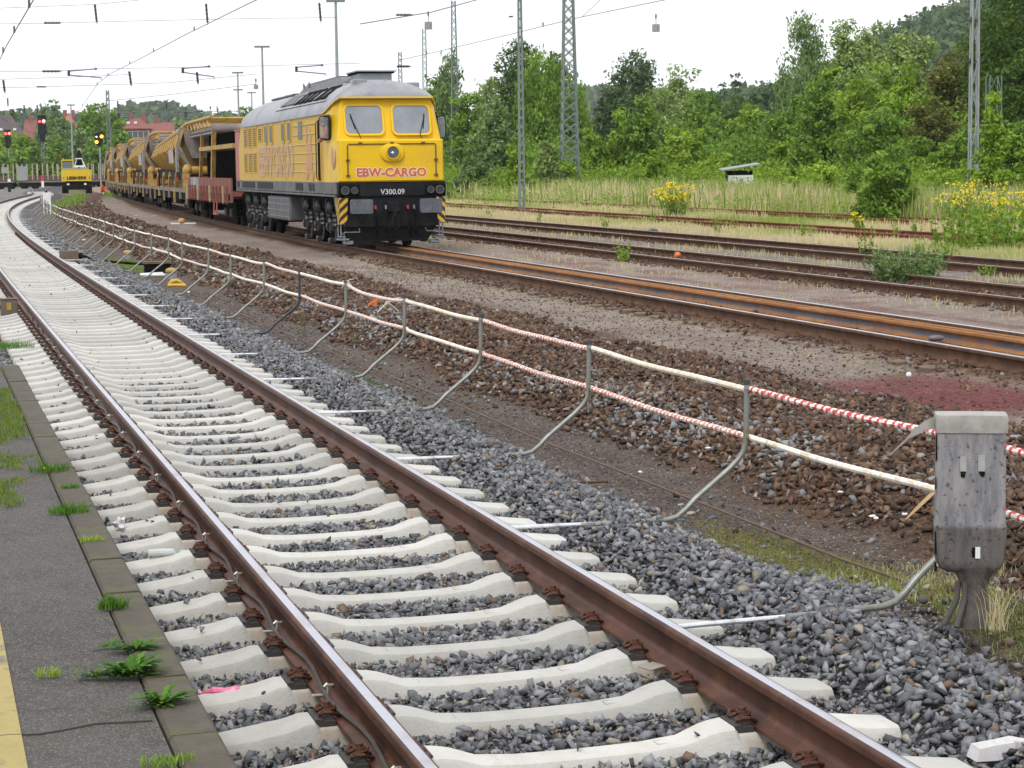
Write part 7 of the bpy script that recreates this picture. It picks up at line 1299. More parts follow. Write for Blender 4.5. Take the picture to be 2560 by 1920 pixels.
TR = [  # label, px, ytop, distance, width px, kind, colour, options
 ('dark leafy tree directly behind the right side of the locomotive', 1085, 200, 175, 90, 'round', 'mid', {}), ('slim birch with a feathery tip behind the slim lattice mast', 1124, 150, 172, 70, 'birch', 'grey', {}), ('rounded green tree to the right of the slim lattice mast base', 1168, 240, 165, 110, 'round', 'mid', {}),
 ('thin pale birch with a leaning top and see-through crown', 1213, 180, 185, 66, 'birch', 'pale', dict(dens=0.55)), ('large dark round-headed tree behind the channel pole', 1300, 112, 230, 160, 'round', 'dark', dict(lobes=0.6)), ('dark shoulder of foliage right behind the tall central birch', 1385, 142, 226, 95, 'round', 'dark', {}),
 ('tall dense birch between the channel pole and the widest lattice mast', 1350, 136, 170, 112, 'birch', 'mid', dict(dens=1.3)), ('birch crown showing through the widest lattice mast', 1430, 198, 175, 74, 'birch', 'mid', {}), ('birch to the right of the widest lattice mast top', 1452, 215, 178, 50, 'birch', 'mid', {}),
 ('grey-green sallow bush left of the channel pole', 1238, 250, 150, 130, 'shrub', 'grey', {}), ('grey-green bush between the slim mast and the channel pole', 1190, 330, 145, 110, 'shrub', 'grey', {}), ('bright green young bush touching the channel pole', 1290, 345, 138, 78, 'shrub', 'bright', {}), ('elder bush with cream flower heads left of the widest mast', 1362, 338, 140, 96, 'shrub', 'pale', {}), ('low green bush behind the foot of the widest mast', 1420, 395, 139, 70, 'shrub', 'bright', {}),
 ('big dark chestnut with a spiky top right of the widest mast', 1588, 140, 215, 165, 'round', 'blue', dict(lobes=0.6, colr=None)), ('lower left limb tree of the dark chestnut', 1535, 225, 212, 110, 'round', 'blue', {}), ('pale green tree leaning out from the dark chestnut', 1692, 176, 198, 130, 'round', 'pale', dict(lobes=0.7)), ('pale rounded tree below and right of the leaning one', 1755, 238, 190, 130, 'round', 'mid', {}), ('pale tree filling the gap under the leaning tree', 1660, 225, 188, 120, 'round', 'pale', {}),
 ('fresh green birch scrub just right of the widest mast', 1478, 318, 150, 110, 'shrub', 'bright', {}), ('tall fresh green bush left of the dark hollow', 1552, 285, 150, 125, 'shrub', 'bright', {}), ('tallest spire of the young birch scrub', 1605, 250, 148, 120, 'shrub', 'mid', dict(dens=1.2)), ('young birch bush with a pointed top beyond the yellow flowers', 1690, 308, 142, 100, 'shrub', 'lime', {}), ('second pointed birch bush right of the yellow flowers', 1735, 305, 144, 90, 'shrub', 'bright', {}), ('low lime-green bush in front of the white tin shed', 1790, 370, 138, 95, 'shrub', 'lime', {}), ('low bush left of the tin shed', 1640, 365, 138, 90, 'shrub', 'bright', {}),
 ('small dark spruce on the skyline, left one of the pair', 1809, 210, 330, 28, 'spruce', 'blue', {}), ('taller dark spruce on the skyline, right one of the pair', 1842, 188, 320, 44, 'spruce', 'blue', {}), ('dark green tree mass under the two spruces', 1790, 238, 262, 130, 'round', 'dark', {}), ('dark tree mass right of the two spruces', 1850, 245, 258, 120, 'round', 'dark', {}),
 ('bluish round tree on the skyline left of the tall birch', 1930, 214, 280, 95, 'round', 'blue', {}), ('second bluish tree on the skyline', 1890, 232, 285, 70, 'round', 'blue', {}), ('bright rounded tree above the tin shed', 1885, 266, 172, 115, 'round', 'bright', {}), ('low dark bush behind the tin shed', 1850, 350, 160, 110, 'round', 'mid', {}),
 ('tall birch standing above the rest at the centre right', 2022, 50, 150, 118, 'birch', 'grey', dict(dens=1.1)), ('lower birch leaning against the tall one', 1972, 178, 152, 100, 'birch', 'grey', {}), ('green mass at the foot of the tall birch', 2000, 250, 146, 160, 'round', 'mid', {}),
 ('pale flowering tree, the left top of the big light group', 2118, 58, 152, 115, 'round', 'pale', dict(lobes=0.6)), ('pale flowering tree, the second top of the big light group', 2182, 52, 156, 120, 'round', 'pale', dict(lobes=0.6)), ('pale flowering tree, the third top of the big light group', 2250, 84, 150, 120, 'round', 'pale', dict(lobes=0.6)), ('pale tree at the right end of the big light group', 2312, 104, 150, 84, 'round', 'pale', {}), ('light green middle of the big light group', 2160, 150, 142, 190, 'round', 'pale', dict(lobes=0.6)), ('light green lower left of the big light group', 2085, 160, 144, 120, 'round', 'bright', {}),
 ('dark-leaved maple in the middle of the right-hand wood', 2062, 212, 128, 150, 'round', 'mid', dict(lobes=0.6)), ('yellow-green tree in the middle of the right-hand wood', 2165, 200, 124, 190, 'round', 'bright', dict(lobes=0.7)), ('bright yellow-green tree below the pale group', 2262, 165, 120, 190, 'round', 'bright', dict(lobes=0.7)), ('lower green tree behind the lone bush', 2205, 280, 108, 210, 'round', 'mid', dict(lobes=0.6)), ('olive tree with a browned crown below the hill', 2372, 118, 116, 120, 'round', 'brown', dict(lobes=0.6)), ('lower olive-brown tree left of the pale lattice mast', 2335, 240, 104, 130, 'round', 'brown', {}), ('dark green thicket left of the pale lattice mast foot', 2300, 340, 98, 160, 'round', 'mid', {}),
 ('huge dark tree filling the top right corner, left half', 2512, -70, 98, 170, 'round', 'dark', dict(dens=1.3)), ('huge dark tree at the top right edge', 2580, -150, 95, 230, 'round', 'dark', dict(dens=1.3)), ('dark tree mass behind the pale lattice mast', 2455, 135, 125, 190, 'round', 'dark', dict(dens=1.2)), ('dark full crown at the right edge', 2545, 150, 92, 170, 'round', 'dark', {}), ('green young tree growing right of the pale lattice mast', 2485, 245, 76, 85, 'shrub', 'bright', {}), ('dark thicket at the right edge above the goldenrod', 2530, 300, 82, 180, 'round', 'mid', {}), ('low dark bush under the pale lattice mast', 2420, 330, 88, 150, 'round', 'mid', {}), ('low bush above the goldenrod at the right', 2450, 420, 80, 140, 'shrub', 'bright', {}), ('dark tree at the right edge, beyond the frame', 2680, -60, 92, 240, 'round', 'dark', {}),
 ('lone leafy blue-green bush beside the red-rusted tracks at the right', 2205, 372, 76, 205, 'round', 'mid', dict(dens=1.2, lobes=0.7)), ('bright sapling bush left of the lone bush', 2010, 335, 112, 115, 'shrub', 'mid', {}), ('yellow-green sapling just left of the lone bush', 2060, 395, 100, 95, 'shrub', 'lime', {}), ('pointed sapling under the tall birch', 1955, 345, 128, 110, 'shrub', 'bright', {}), ('low sapling right of the tin shed', 1905, 400, 126, 80, 'shrub', 'lime', {}), ('low weeds bush below the tin shed', 1985, 440, 100, 110, 'shrub', 'lime', {}), ('low bush right of the lone bush', 2350, 440, 86, 130, 'shrub', 'bright', {}),
 ('dark conical tree left of the excavator, tallest on that side', 135, 252, 372, 44, 'spruce', 'grey', dict(lobes=0.8)), ('tree with a twin top right of the tall red signal', 108, 268, 374, 34, 'birch', 'grey', {}), ('broad green tree behind the excavator boom', 165, 300, 362, 80, 'round', 'grey', {}), ('tallest green tree left of the hopper wagons', 240, 258, 372, 74, 'round', 'mid', {}), ('green tree right of the lattice mast at the left', 282, 282, 366, 70, 'round', 'mid', {}), ('rounded tree between the excavator and the orange signal', 212, 288, 364, 70, 'round', 'mid', {}),
 ('bright rounded tree under the tall red signal', 62, 338, 352, 66, 'round', 'bright', {}), ('bright low tree at the left edge', 18, 336, 354, 66, 'round', 'bright', {}), ('pointed green tree left of the tall signal mast', 85, 350, 345, 40, 'shrub', 'mid', {}), ('pointed green tree right of the tall signal mast', 140, 335, 345, 60, 'shrub', 'mid', {}), ('dark tree behind the excavator cab', 190, 330, 350, 76, 'round', 'grey', {}), ('low green tree behind the orange signal pole', 238, 345, 345, 70, 'round', 'mid', {}), ('low tree left of the far hopper wagons', 300, 330, 350, 70, 'round', 'mid', {}), ('low green hedge-like tree at the left edge', 10, 385, 340, 60, 'shrub', 'mid', {}), ('low green tree between the two red signals', 50, 380, 338, 60, 'shrub', 'mid', {}),
 ('dark green tree behind the brown roof at the far left', 120, 300, 385, 60, 'round', 'dark', {}), ('distant tree left of the locomotive roof', 615, 270, 300, 66, 'round', 'grey', {}), ('distant tree above the red wagon', 560, 285, 310, 70, 'round', 'grey', {}), ('distant tree above the conveyor boom', 500, 290, 320, 60, 'round', 'grey', {}), ('distant tree in front of the far red roofs', 455, 305, 330, 60, 'round', 'grey', {}), ('tree hidden behind the locomotive nose', 1030, 250, 172, 120, 'round', 'mid', {}), ('tiny dark treetop on the skyline at the left edge', 10, 276, 430, 14, 'round', 'dark', {}), ('tiny dark treetop left of the tall red signal', 32, 283, 430, 12, 'round', 'dark', {}),
]
for lab, px, yt, D, w, kind, colr, o in TR:
    o = {k: v for k, v in o.items() if k != 'colr'}; zg = -0.2 if px < 2230 else 0.3
    tree(lab, px, yt, D, w, kind, colr, zg=zg, **o)
# undergrowth: low thicket under and between the trees, too tangled to count
def thicket(pts, n, hmin, hmax, leaf, colr, label, depth=6):
    r = np.random.default_rng(n); P = []; k = r.integers(0, len(pts)-1, n//60); f = r.random(len(k))
    for a_, q in zip(k, f):
        x = pts[a_][0]+(pts[a_+1][0]-pts[a_][0])*q; y = pts[a_][1]+(pts[a_+1][1]-pts[a_][1])*q+r.random()*depth; h = hmin+(hmax-hmin)*(0.2+0.8*float(fbm(x, y, 0.25)))*r.random()**0.6; w = 0.9+0.8*r.random()
        q_ = r.normal(size=(60, 3))*np.array([w*0.6, w*0.6, h*0.28]); q_[:, 0] += x; q_[:, 1] += y; q_[:, 2] = np.abs(q_[:, 2]+h*0.62); P.append(q_)
    P = np.concatenate(P); N = len(P); nr = r.normal(size=(N, 3))+np.array([0, 0, 0.6]); nr /= np.linalg.norm(nr, axis=1)[:, None]; a = np.cross(nr, r.normal(size=(N, 3))); a /= np.linalg.norm(a, axis=1)[:, None]; b_ = np.cross(nr, a); s = leaf*(0.5+0.8*r.random(N))[:, None]
    V = np.stack([P-a*s, P+b_*s*0.5, P+a*s, P-b_*s*0.5], 1).reshape(-1, 3); c = np.repeat(0.55*r.random(N)+0.45*fbm(P[:, 0], P[:, 1], 0.4), 4); tag(link('undergrowth', rawmesh('undergrowth', V, np.arange(N*4).reshape(-1, 4), ['v_'+colr], col=np.stack([c, c, c], -1))), label, 'undergrowth', kind='stuff')
def line(*q): return [tuple(at(px, 440, D)[:2]) for px, D in q]
thicket(line((1040, 172), (1250, 158), (1420, 152), (1620, 152), (1900, 150)), 90000, 1.5, 4.8, 0.16, 'mid', 'tangled green undergrowth beneath the trees in the middle', 10)
thicket(line((1040, 150), (1250, 142), (1420, 140), (1620, 140), (1840, 128)), 45000, 0.7, 2.4, 0.13, 'bright', 'low bright scrub along the front of the wood', 7)
thicket(line((1900, 150), (2050, 135), (2200, 120), (2400, 106), (2700, 100)), 80000, 1.5, 6.0, 0.14, 'mid', 'tangled green undergrowth beneath the right-hand wood', 9)
thicket(line((1880, 122), (2050, 108), (2200, 96), (2400, 84), (2700, 78)), 50000, 0.7, 2.2, 0.11, 'bright', 'low bright scrub along the front of the right-hand wood', 6)
thicket(line((-60, 345), (100, 345), (320, 345)), 30000, 1.5, 7.0, 0.38, 'mid', 'green undergrowth behind the stake wagons at the left', 10)
for D_, n_, hh in ((84, 1200, 0.9), (98, 2200, 1.1), (112, 3200, 1.3), (124, 4200, 1.4)):
    thicket(line((1150, D_*1.12), (1500, D_*1.08), (1900, D_), (2300, D_*0.86), (2650, D_*0.8)), n_, 0.25, hh, 0.075, 'weed', 'leafy green weed clumps scattered through the tall dry grass', 9)
thicket(line((1800, 106), (1850, 104), (1900, 104)), 2400, 0.7, 1.5, 0.075, 'weed', 'leafy weeds hiding the foot of the tin shed', 2)
thicket(line((1200, 118), (1600, 108), (2100, 92), (2600, 76)), 3000, 0.3, 0.9, 0.07, 'straw', 'pale dry seed heads standing in the grass', 12)
# far wooded hills
def hill(px0, px1, prof_px, D, depth, label, colr):
    n = 90; rows = 26; V = []; xs_ = np.linspace(px0, px1, n)
    for j in range(rows):
        f = j/(rows-1); Dj = D+depth*f
        for i, px in enumerate(xs_):
            yt = np.interp(px, [p[0] for p in prof_px], [p[1] for p in prof_px]); zt = at(px, yt, D).z; b_ = at(px, 430, Dj); nz = 7*(D/900)*(mnoise.noise(Vector((i*0.55, j*0.9, px0*0.1)))+0.6*mnoise.noise(Vector((i*1.3, j*2.1, 5))))
            V.append((b_.x, Dj, -4+((zt-CAMH)*(D+0.73*depth)/D+CAMH+4+nz)*math.sin(min(1, f*1.35+0.02)*PI/2)))
    I = np.arange(n*rows).reshape(rows, n); F = np.stack([I[:-1, :-1], I[:-1, 1:], I[1:, 1:], I[1:, :-1]], -1).reshape(-1, 4); V = np.array(V)
    base = link('hill', rawmesh('hill', V, F, [mat('hill_floor', (0.03, 0.05, 0.03), 0.95) if 'hill_floor' not in bpy.data.materials else bpy.data.materials['hill_floor']])); tag(base, kind='structure')
    r = np.random.default_rng(int(px0)+500); N = 26000; k = r.integers(0, len(V), N); sp = D*0.0022; P = V[k]+r.normal(size=(N, 3))*np.array([sp*1.6, depth/rows*0.6, sp*0.7])
    nr = r.normal(size=(N, 3))+np.array([0, 0, 0.7]); nr /= np.linalg.norm(nr, axis=1)[:, None]; a = np.cross(nr, r.normal(size=(N, 3))); a /= np.linalg.norm(a, axis=1)[:, None]; b_ = np.cross(nr, a); s = sp*(0.5+0.9*r.random(N))[:, None]
    VV = np.stack([P-a*s, P+b_*s*0.8, P+a*s, P-b_*s*0.8], 1).reshape(-1, 3); c = np.repeat(r.random(N)*0.8, 4); tag(link('hillside_wood', rawmesh('hillside_wood', VV, np.arange(N*4).reshape(-1, 4), ['v_'+colr], col=np.stack([c, c, c], -1))), label, 'wood', kind='stuff')
hill(290, 700, [(290, 330), (320, 296), (345, 285), (365, 293), (400, 283), (430, 292), (463, 303), (520, 312), (700, 320)], 1300, 300, 'bluish wooded hill on the skyline above the far roofs', 'blue')
hill(1380, 1560, [(1380, 262), (1450, 252), (1500, 250), (1560, 262)], 1500, 300, 'small blue-grey hill seen in the gap right of the widest mast', 'blue')
hill(2180, 2560, [(2180, 125), (2240, 98), (2290, 72), (2340, 50), (2400, 32), (2480, 0), (2560, -30)], 620, 260, 'dark wooded hill rising behind the big light tree group', 'blue')
hill(-60, 290, [(-60, 318), (120, 312), (290, 322)], 1100, 200, 'low dark wooded skyline behind the left-hand houses', 'blue')
hill(1700, 2100, [(1700, 262), (1900, 250), (2100, 240)], 900, 200, 'low wooded skyline behind the two spruces', 'blue')

# grass and weeds
def blades(name, x, y, z, h, w, col, matn, label, cat='grass', lean=0.35, kind='stuff', parent=None, origin=None):
    n = len(x); r = RNG; a = r.random(n)*2*PI; dx = np.cos(a)*w/2; dy = np.sin(a)*w/2; la = r.random(n)*2*PI; ln = lean*h*r.random(n)
    B = np.stack([x, y, z], -1); L0 = B-np.stack([dx, dy, 0*x], -1); R0 = B+np.stack([dx, dy, 0*x], -1); mid_ = B+np.stack([np.cos(la)*ln*0.35, np.sin(la)*ln*0.35, h*0.6], -1); L1 = mid_-np.stack([dx, dy, 0*x], -1)*0.8; R1 = mid_+np.stack([dx, dy, 0*x], -1)*0.8; T_ = B+np.stack([np.cos(la)*ln, np.sin(la)*ln, h], -1)
    V = np.stack([L0, R0, R1, L1, T_], 1).reshape(-1, 3); i0 = np.arange(n)*5; F = np.concatenate([np.stack([i0, i0+1, i0+2], -1), np.stack([i0, i0+2, i0+3], -1), np.stack([i0+3, i0+2, i0+4], -1)]); C = np.repeat(np.stack([col]*3, -1), 5, 0)
    o = link(name, rawmesh(name, V, F, [matn], col=C), parent); 
    if kind: tag(o, label, cat, kind=kind)
    elif label: tag(o, label, cat)
    return o
def xl(G, y, du): s = G.s; x0, y0 = G(0.0, du); return float(x0)+s*(y-float(y0))
def field(n, y0, y1, fa, fb, hmin, hmax, w0, gmix, label, name='dry_grass', clump=0.5, matn='v_straw', pw=1.6):
    y = y0+(y1-y0)*RNG.random(n*3)**pw; a = np.array([fa(v) for v in y]); b_ = np.array([fb(v) for v in y]); x = a+(b_-a)*RNG.random(len(y)); k = np.abs(x/y) < 0.40; x, y = x[k], y[k]
    cl = fbm(x, y, 0.45, 3); k = RNG.random(len(x)) < np.clip((cl-0.5+clump*0.5)/clump*1.0, 0.12, 1); x, y, cl = x[k][:n], y[k][:n], cl[k][:n]
    g = np.clip(gmix+2.8*(fbm(x+50, y, 0.25, 3)-0.5)+0.35*(RNG.random(len(x))-0.5), 0, 1); h = (hmin+(hmax-hmin)*RNG.random(len(x)))*(0.55+0.9*cl)
    uu = x*0+25; return blades(name, x, y, x*0-0.2+0.0*uu, h, w0*(y/60)**0.8*(0.7+0.6*RNG.random(len(x))), g, matn, label)
far_edge = lambda y: 0.43*y
field(26000, 36, 150, lambda y: xl(G3, y, 1.95), lambda y: xl(G4, y, -0.35), 0.10, 0.26, 0.020, 0.16, 'short straw-coloured grass between the second far track and the red-rusted rails', clump=0.35)
field(16000, 48, 150, lambda y: xl(G4, y, -0.3), lambda y: xl(G4, y, 1.8), 0.04, 0.16, 0.018, 0.25, 'thin dry grass growing between the nearer red-rusted rails', clump=0.7)
field(20000, 50, 150, lambda y: xl(G4, y, 1.8), lambda y: xl(G5, y, -0.2), 0.10, 0.34, 0.020, 0.30, 'dry grass and weeds between the two red-rusted tracks', clump=0.45)
field(8000, 65, 150, lambda y: xl(G5, y, -0.1), lambda y: xl(G5, y, 1.6), 0.06, 0.20, 0.020, 0.4, 'thin weeds between the rails of the farthest track', clump=0.7)
field(70000, 62, 165, lambda y: xl(G5, y, 1.7), far_edge, 0.30, 1.35, 0.026, 0.14, 'tall pale grass and green weeds in front of the wood', clump=0.35, pw=1.3)
field(13000, 62, 150, lambda y: xl(G5, y, 1.6), far_edge, 0.5, 1.45, 0.045, 0.7, 'patches of fresh green weeds standing among the tall dry grass', name='green_weeds', clump=0.9, matn='v_weed')
# tall thin weeds at the rails
def plant(name, label, cat, p, stems, h, spread, colr, leafs=14, leafsz=0.06, flower=0, grp=None, fl='v_gold', fsz=0.05, seed=0, thick=0.006):
    r = np.random.default_rng(seed+17); T = thing(name, label, cat, p, 0, grp); P = []; S = []; FP = []
    m = MB()
    for i in range(stems):
        a = r.random()*2*PI; q = r.random()**0.5*spread; b_ = np.array([math.cos(a)*q*0.5, math.sin(a)*q*0.5, 0]); hh = h*(0.6+0.5*r.random()); tp = b_+np.array([math.cos(a)*q*0.5, math.sin(a)*q*0.5, hh]); m.tube([b_, (b_+tp)/2+r.normal(size=3)*0.02*hh, tp], [thick, thick*0.8, thick*0.5], 4)
        for k in range(leafs): t_ = 0.1+0.9*r.random(); P.append(b_+(tp-b_)*t_+r.normal(size=3)*0.025*hh); S.append(leafsz*(0.6+0.8*r.random())*(1.15-0.6*t_))
        for k in range(flower): FP.append(tp+np.array([r.normal()*0.10*h, r.normal()*0.10*h, -abs(r.normal())*0.06*h+0.03*h]))
    m.build('stems', mat('green_stem', (0.10, 0.14, 0.04), 0.8) if 'green_stem' not in bpy.data.materials else bpy.data.materials['green_stem'], T)
    def quads(nm, P, S, mt, up):
        P = np.array(P); n = len(P); S = np.array(S)[:, None]; nr = r.normal(size=(n, 3))+np.array([0, 0, up]); nr /= np.linalg.norm(nr, axis=1)[:, None]; a = np.cross(nr, r.normal(size=(n, 3))); a /= np.linalg.norm(a, axis=1)[:, None]; b_ = np.cross(nr, a); V = np.stack([P-a*S, P+b_*S*0.45, P+a*S, P-b_*S*0.45], 1).reshape(-1, 3); c = np.repeat(r.random(n), 4); link(nm, rawmesh(nm, V, np.arange(n*4).reshape(-1, 4), [mt], col=np.stack([c, c, c], -1)), T)
    quads('leaves', P, S, 'v_'+colr, 0.4)
    if flower: quads('flowers', FP, np.full(len(FP), fsz), fl, 1.2)
    return T
def gp(px, py): q = onplane(px, py, -0.19); q.z = -0.2; return q
GR = [(1130, 490, 1.35, 0.9, 26, 'tall yellow-flowering weed just right of the locomotive'), (1235, 480, 0.9, 0.5, 12, 'small yellow-flowering weed between the locomotive and the channel pole'), (1690, 548, 1.35, 0.85, 26, 'big golden-yellow flowering clump beside the farthest red-rusted track'), (1598, 520, 0.45, 0.15, 4, 'tiny orange-yellow flower head left of the big golden clump'), (1470, 470, 0.9, 0.5, 8, 'sparse yellow flowers at the foot of the widest mast'),
      (2425, 590, 1.5, 1.0, 16, 'goldenrod stand with orange-yellow plumes near the right edge'), (2480, 600, 1.5, 0.9, 14, 'second goldenrod stand right of the orange-yellow plumes'), (2535, 610, 1.25, 0.8, 22, 'bright goldenrod at the very right edge'), (2405, 560, 1.3, 0.7, 12, 'goldenrod plume behind the others at the right'), (2160, 580, 0.6, 0.4, 6, 'low orange-flowered weed beside the nearer red-rusted rail'), (2170, 545, 0.5, 0.4, 5, 'small orange flowers under the lone bush'), (1905, 510, 0.9, 0.5, 8, 'faint yellow flowers below the tin shed')]
for i, (x_, y_, h, sp, n, lab) in enumerate(GR): plant('flowering_weed', lab, 'plant', gp(x_, y_), n, h, sp, 'weed', 22, 0.10, 16 if 'big' in lab or 'right edge' in lab or 'tall' in lab else 9, 'yellow-flowering weeds', seed=i, fsz=0.045*max(1.0, gp(x_, y_).y/55), thick=0.010)
WD = [(1560, 655, 0.5, 'thin green weed between the first and second far tracks'), (2165, 640, 0.7, 'ferny sapling on the bare strip right of the middle'), (1350, 560, 0.5, 'thin weed beside the second far track, left one'), (1515, 575, 0.55, 'thin weed beside the second far track, middle one'), (2300, 645, 0.5, 'upright weed between the far tracks near the right'), (2360, 650, 0.55, 'upright weed right of the round low bush'), (2470, 690, 0.25, 'small green tuft right of the round low bush'), (2500, 700, 0.2, 'smallest green tuft right of the round low bush'), (1220, 545, 0.4, 'thin weed right of the locomotive buffers'), (1170, 505, 0.6, 'grey-green weed beside the locomotive coupling height'), (1640, 560, 0.8, 'leafy weed on the nearer red-rusted track'), (1790, 585, 0.7, 'tall thin weeds in front of the nearer red-rusted track'), (1830, 580, 0.75, 'pale upright weed in front of the red rails'), (2020, 600, 0.6, 'upright weed left of the goldenrod strip'), (2240, 600, 0.8, 'tall mullein-like weed beside the lone bush'), (2290, 590, 0.7, 'second tall mullein-like weed beside the lone bush'), (2395, 625, 1.3, 'feathery green stand before the goldenrod, left part'), (2450, 630, 1.3, 'feathery green stand before the goldenrod, middle part'), (2510, 628, 1.2, 'feathery green stand before the goldenrod, right part'), (885, 862, 0.30, 'thin pale weed on the cinders between two barrier posts'), (760, 832, 0.32, 'thin grassy weed on the cinders left of the fifth barrier post'), (1317, 1170, 0.10, 'tiny sprig in the ballast near the second clear post')]
for i, (x_, y_, h, lab) in enumerate(WD):
    q = gp(x_, y_) if y_ < 700 else onplane(x_, y_, -0.40); plant('weed', lab, 'plant', q, (7 if y_ < 800 else 4) if h < 1 else 26, h, (0.25 if y_ < 800 else 0.12) if h < 1 else 0.9, 'weed' if y_ < 800 else 'moss', 16 if y_ < 800 else 9, (0.055 if y_ < 800 else 0.016) if h < 1 else 0.09, 0, 'green weeds among the tracks', seed=60+i, thick=0.004)
plant('low_bush', 'low spreading grey-green bush growing over the rails of the first far track', 'bush', gp(2272, 706), 110, 0.62, 0.95, 'grey', 24, 0.055, 0, None, seed=99)
# grass tufts and rosettes on the platform edge and moss strip
def tuft(px, py, z, n, h, r_, label, colr='weed', name='grass_tuft', w=0.004, sx=1.0):
    p = onplane(px, py, z); a = RNG.random(n)*2*PI; q = r_*RNG.random(n)**0.6; k = math.cos(rz_at(p.y)), math.sin(rz_at(p.y)); lx = np.cos(a)*q*sx; ly = np.sin(a)*q*0.55
    o = blades(name, lx*k[0]-ly*k[1], lx*k[1]+ly*k[0], lx*0, h*(0.4+0.8*RNG.random(n)), np.full(n, w), RNG.random(n), 'v_'+colr, label, 'grass', 1.0, None); o.location = p; o['group'] = 'grass tufts along the platform edge'
tuft(105*1.157, 1178, PZ, 240, 0.05, 0.11, 'grass tuft with a dandelion flower on the platform kerb', 'dandelion'); tuft(173, 1282, PZ, 260, 0.05, 0.10, 'bright grass tuft across the kerb joint', 'dandelion'); tuft(176, 1222, PZ, 90, 0.03, 0.05, 'small tuft on the kerb above the bright one', 'dandelion'); tuft(230, 1354, PZ, 110, 0.03, 0.06, 'thin moss-like tuft on the kerb', 'lime'); tuft(283, 1521, PZ, 200, 0.05, 0.055, 'grass tuft at a kerb joint below the middle', 'dandelion'); tuft(420, 1908, PZ, 160, 0.025, 0.08, 'mossy tuft at the bottom of the kerb', 'weed'); tuft(122, 1690, PZ, 60, 0.03, 0.04, 'small yellowish tuft on the platform joint', 'lime')
n = 15000; Y = 10.2+7.0*RNG.random(n); U = -2.92+0.46*RNG.random(n); k = (fbm(Y*1.5, U*3, 1.0) > 0.46+0.10*(Y < 12.0)+0.25*np.abs(U+2.66)) ; Y, U = Y[k], U[k]; x, y = pt(Y, U)
blades('seam_grass', x, y, x*0+PZ, 0.024*(0.4+0.9*RNG.random(len(x))), np.full(len(x), 0.005), RNG.random(len(x)), 'v_seam', 'bright grass growing along the seam between platform asphalt and kerb', 'grass', 0.9)
for i, (x_, y_) in enumerate(((10, 868), (25, 872))): tuft(x_, y_, -0.1, 260, 0.10, 0.30, 'lush grass at the end of the platform by the left rail', 'dandelion')
def rosette(px, py, n, L_, label, seed, sx=1.4):
    n = int(n*1.7); L_ = L_*0.74; r = random.Random(seed); p = onplane(px, py, PZ+0.002); T = thing('dandelion', label, 'plant', p, rz_at(p.y), 'leafy weeds on the platform edge'); V = []; F = []; C = []
    for i in range(n):
        a = r.uniform(0, 2*PI); ln = L_*r.uniform(0.5, 1.15); el = r.uniform(0.1, 0.95); d = Vector((math.cos(a)*sx, math.sin(a)*0.8, 0)); s = Vector((-d.y, d.x, 0)).normalized(); c = r.random(); b0 = d*L_*0.12*r.random()
        K = 9; o_ = len(V)
        for k in range(K+1):
            f = k/K; ctr = b0+d*ln*f+Vector((0, 0, ln*el*math.sin(f*PI*0.62)*0.75)); w = ln*0.15*math.sin(min(1, f*1.05+0.04)*PI)**0.7*(1.0 if k % 2 else 0.38)+0.0006
            for q in (-1, 1): V.append(ctr+s*w*q+Vector((0, 0, 0.15*w)))
            V.append(ctr); C += [c, c, max(0, c-0.3)]
        for k in range(K): a0 = o_+k*3; F += [(a0, a0+3, a0+5, a0+2), (a0+2, a0+5, a0+4, a0+1)]
    C = np.array(C); link('leaves', rawmesh('leaves', np.array([v[:] for v in V]), np.array(F), ['v_dandelion'], col=np.stack([C]*3, -1)), T)
rosette(325, 1690, 70, 0.115, 'biggest leafy dandelion clump on the platform edge', 3); rosette(240, 1694, 22, 0.065, 'flat leafy runner left of the biggest dandelion clump', 8, 1.8); rosette(405, 1762, 46, 0.095, 'leafy dandelion clump overhanging the kerb, nearest the camera', 5); rosette(340, 1626, 44, 0.070, 'mixed leafy clump with red bits just above the biggest one', 6, 1.9); rosette(275, 1618, 16, 0.05, 'small end of the mixed leafy clump', 9, 1.8)
p = onplane(112, 1180, PZ); m = MB(); m.sphere((0, 0, 0.02), 0.009, 8, sc=(1, 1, 0.5)); m.tube([(0, 0, 0), (0, 0, 0.02)], 0.002, 4); tag(m.build('dandelion_flower', mat('flower_yellow', (0.8, 0.6, 0.02), 0.6), loc=p), 'single yellow dandelion flower on the platform edge', 'flower')
def strip(n, y0, y1, u0, u1, h, w, label, colr, thr=0.0, name='moss_and_grass', zz=None, cx=None):
    Y = y0+(y1-y0)*RNG.random(n); U = u0+(u1-u0)*RNG.random(n); k = fbm(Y*3, U*3, 0.8) > thr
    if cx: k &= (((Y-cx[0])/cx[1])**2+((U-cx[2])/cx[3])**2) < (0.35+1.0*fbm(Y, U, 2.0))
    Y, U = Y[k], U[k]; x, y = pt(Y, U); z = gz(Y, U); blades(name, x, y, z, h*(0.4+0.9*RNG.random(len(x))), w*(0.7+0.6*RNG.random(len(x))), RNG.random(len(x)), 'v_'+colr, label, 'grass', 0.9)
strip(26000, 8.6, 13.2, 1.45, 2.55, 0.014, 0.005, 'yellow-green moss and short grass on the strip left of the cabinet', 'moss', 0.36, cx=(10.9, 2.4, 1.98, 0.38))
strip(3500, 8.2, 11.2, 1.7, 3.0, 0.05, 0.003, 'thin dry grass around the foot of the wrapped cabinet', 'straw', 0.45)
strip(2600, 46, 58, 1.4, 2.6, 0.06, 0.014, 'green grass patch below the barrier far back', 'weed', 0.45, cx=(52, 5.5, 2.0, 0.6)); strip(1200, 21.4, 23.2, 1.35, 1.8, 0.05, 0.008, 'small green grass patch beside the ballast in mid distance', 'dandelion', 0.3)
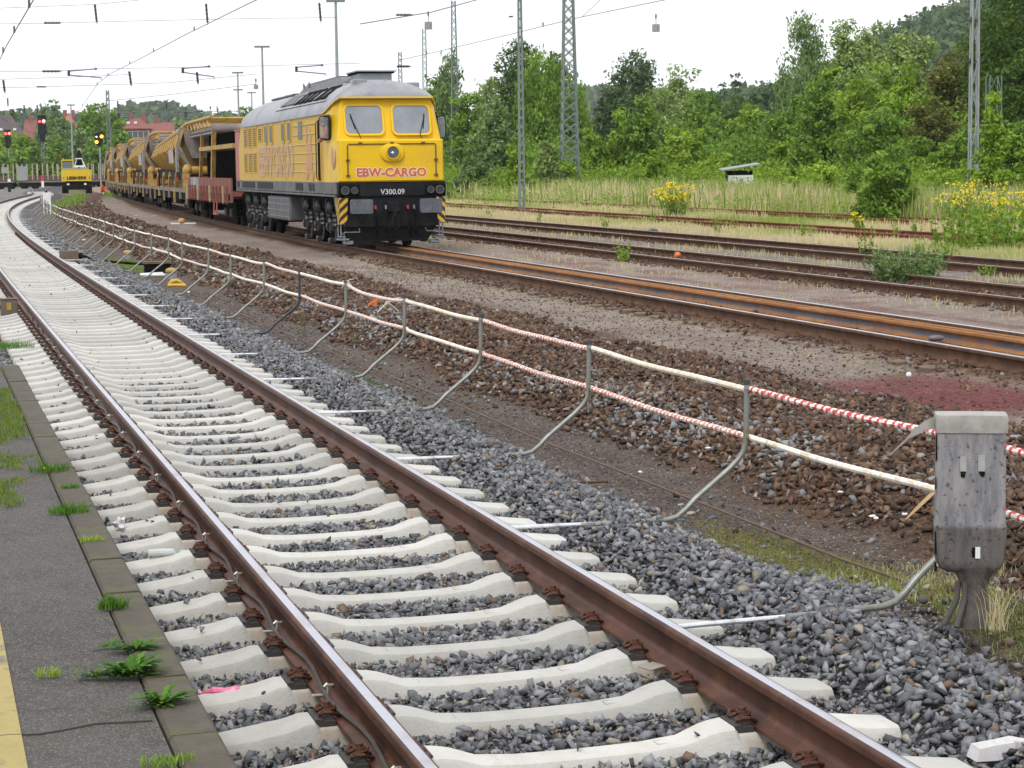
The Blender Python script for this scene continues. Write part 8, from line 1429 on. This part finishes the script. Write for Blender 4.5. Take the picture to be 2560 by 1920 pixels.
strip(2600, 125, 190, 1.9, 4.2, 0.28, 0.05, 'green weeds on the heap in front of the excavator', 'weed', 0.56); strip(700, 178, 192, 5.6, 7.0, 0.35, 0.05, 'green weeds in front of the two workers', 'weed', 0.35)
strip(3500, 14, 48, 6.6, 7.3, 0.05, 0.005, 'sparse dry grass stubble along the trodden path', 'straw', 0.55, name='dry_stubble')
def stubble(fn, n, y0, y1, u0, u1, h, label):
    Y = y0+(y1-y0)*RNG.random(n)**1.3; U = u0+(u1-u0)*RNG.random(n); x, y = fn(Y, U); k = (fbm(x, y, 0.7) > 0.5) & (np.abs(x/y) < 0.4); x, y = x[k], y[k]; blades('dry_stubble', x, y, x*0-0.19, h*(0.4+RNG.random(len(x))), 0.010*(y/30), 0.5*RNG.random(len(x)), 'v_straw', label)
stubble(G2, 3500, 25, 80, -2.6, -0.3, 0.09, 'dry stubble on the bare strip before the first far track'); stubble(G3, 6000, 36, 95, -2.8, -0.2, 0.12, 'dry stubble and weeds on the strip between the two middle tracks')
cp = Vector((2.16, 9.02, -0.13)); n = 70; o = blades('grass_tuft', RNG.normal(size=n)*0.03+0.02, RNG.normal(size=n)*0.03-0.05, np.zeros(n), 0.10+0.17*RNG.random(n), np.full(n, 0.0028), 0.15*RNG.random(n), 'v_straw', 'orange-brown dead grass tuft in front of the cabinet foot', 'grass', 0.9, None); o.location = cp

# ------------------------------------------------------------------ moist air: far hills fade towards blue-grey
def haze():
    m = bpy.data.materials.new('air'); m.use_nodes = True; t = m.node_tree; t.nodes.clear(); o = t.nodes.new('ShaderNodeOutputMaterial'); v = t.nodes.new('ShaderNodeVolumePrincipled')
    v.inputs['Color'].default_value = (0.93, 0.965, 1.0, 1); v.inputs['Density'].default_value = 0.00010; v.inputs['Anisotropy'].default_value = 0.0; t.links.new(v.outputs[0], o.inputs['Volume'])
    mb = MB(); mb.box(-700, 900, -60, 1950, -6, 140); b_ = mb.build('haze', m, smooth=False); tag(b_, kind='stuff'); b_['label'] = 'thin bluish haze in the air over the whole yard'
haze()
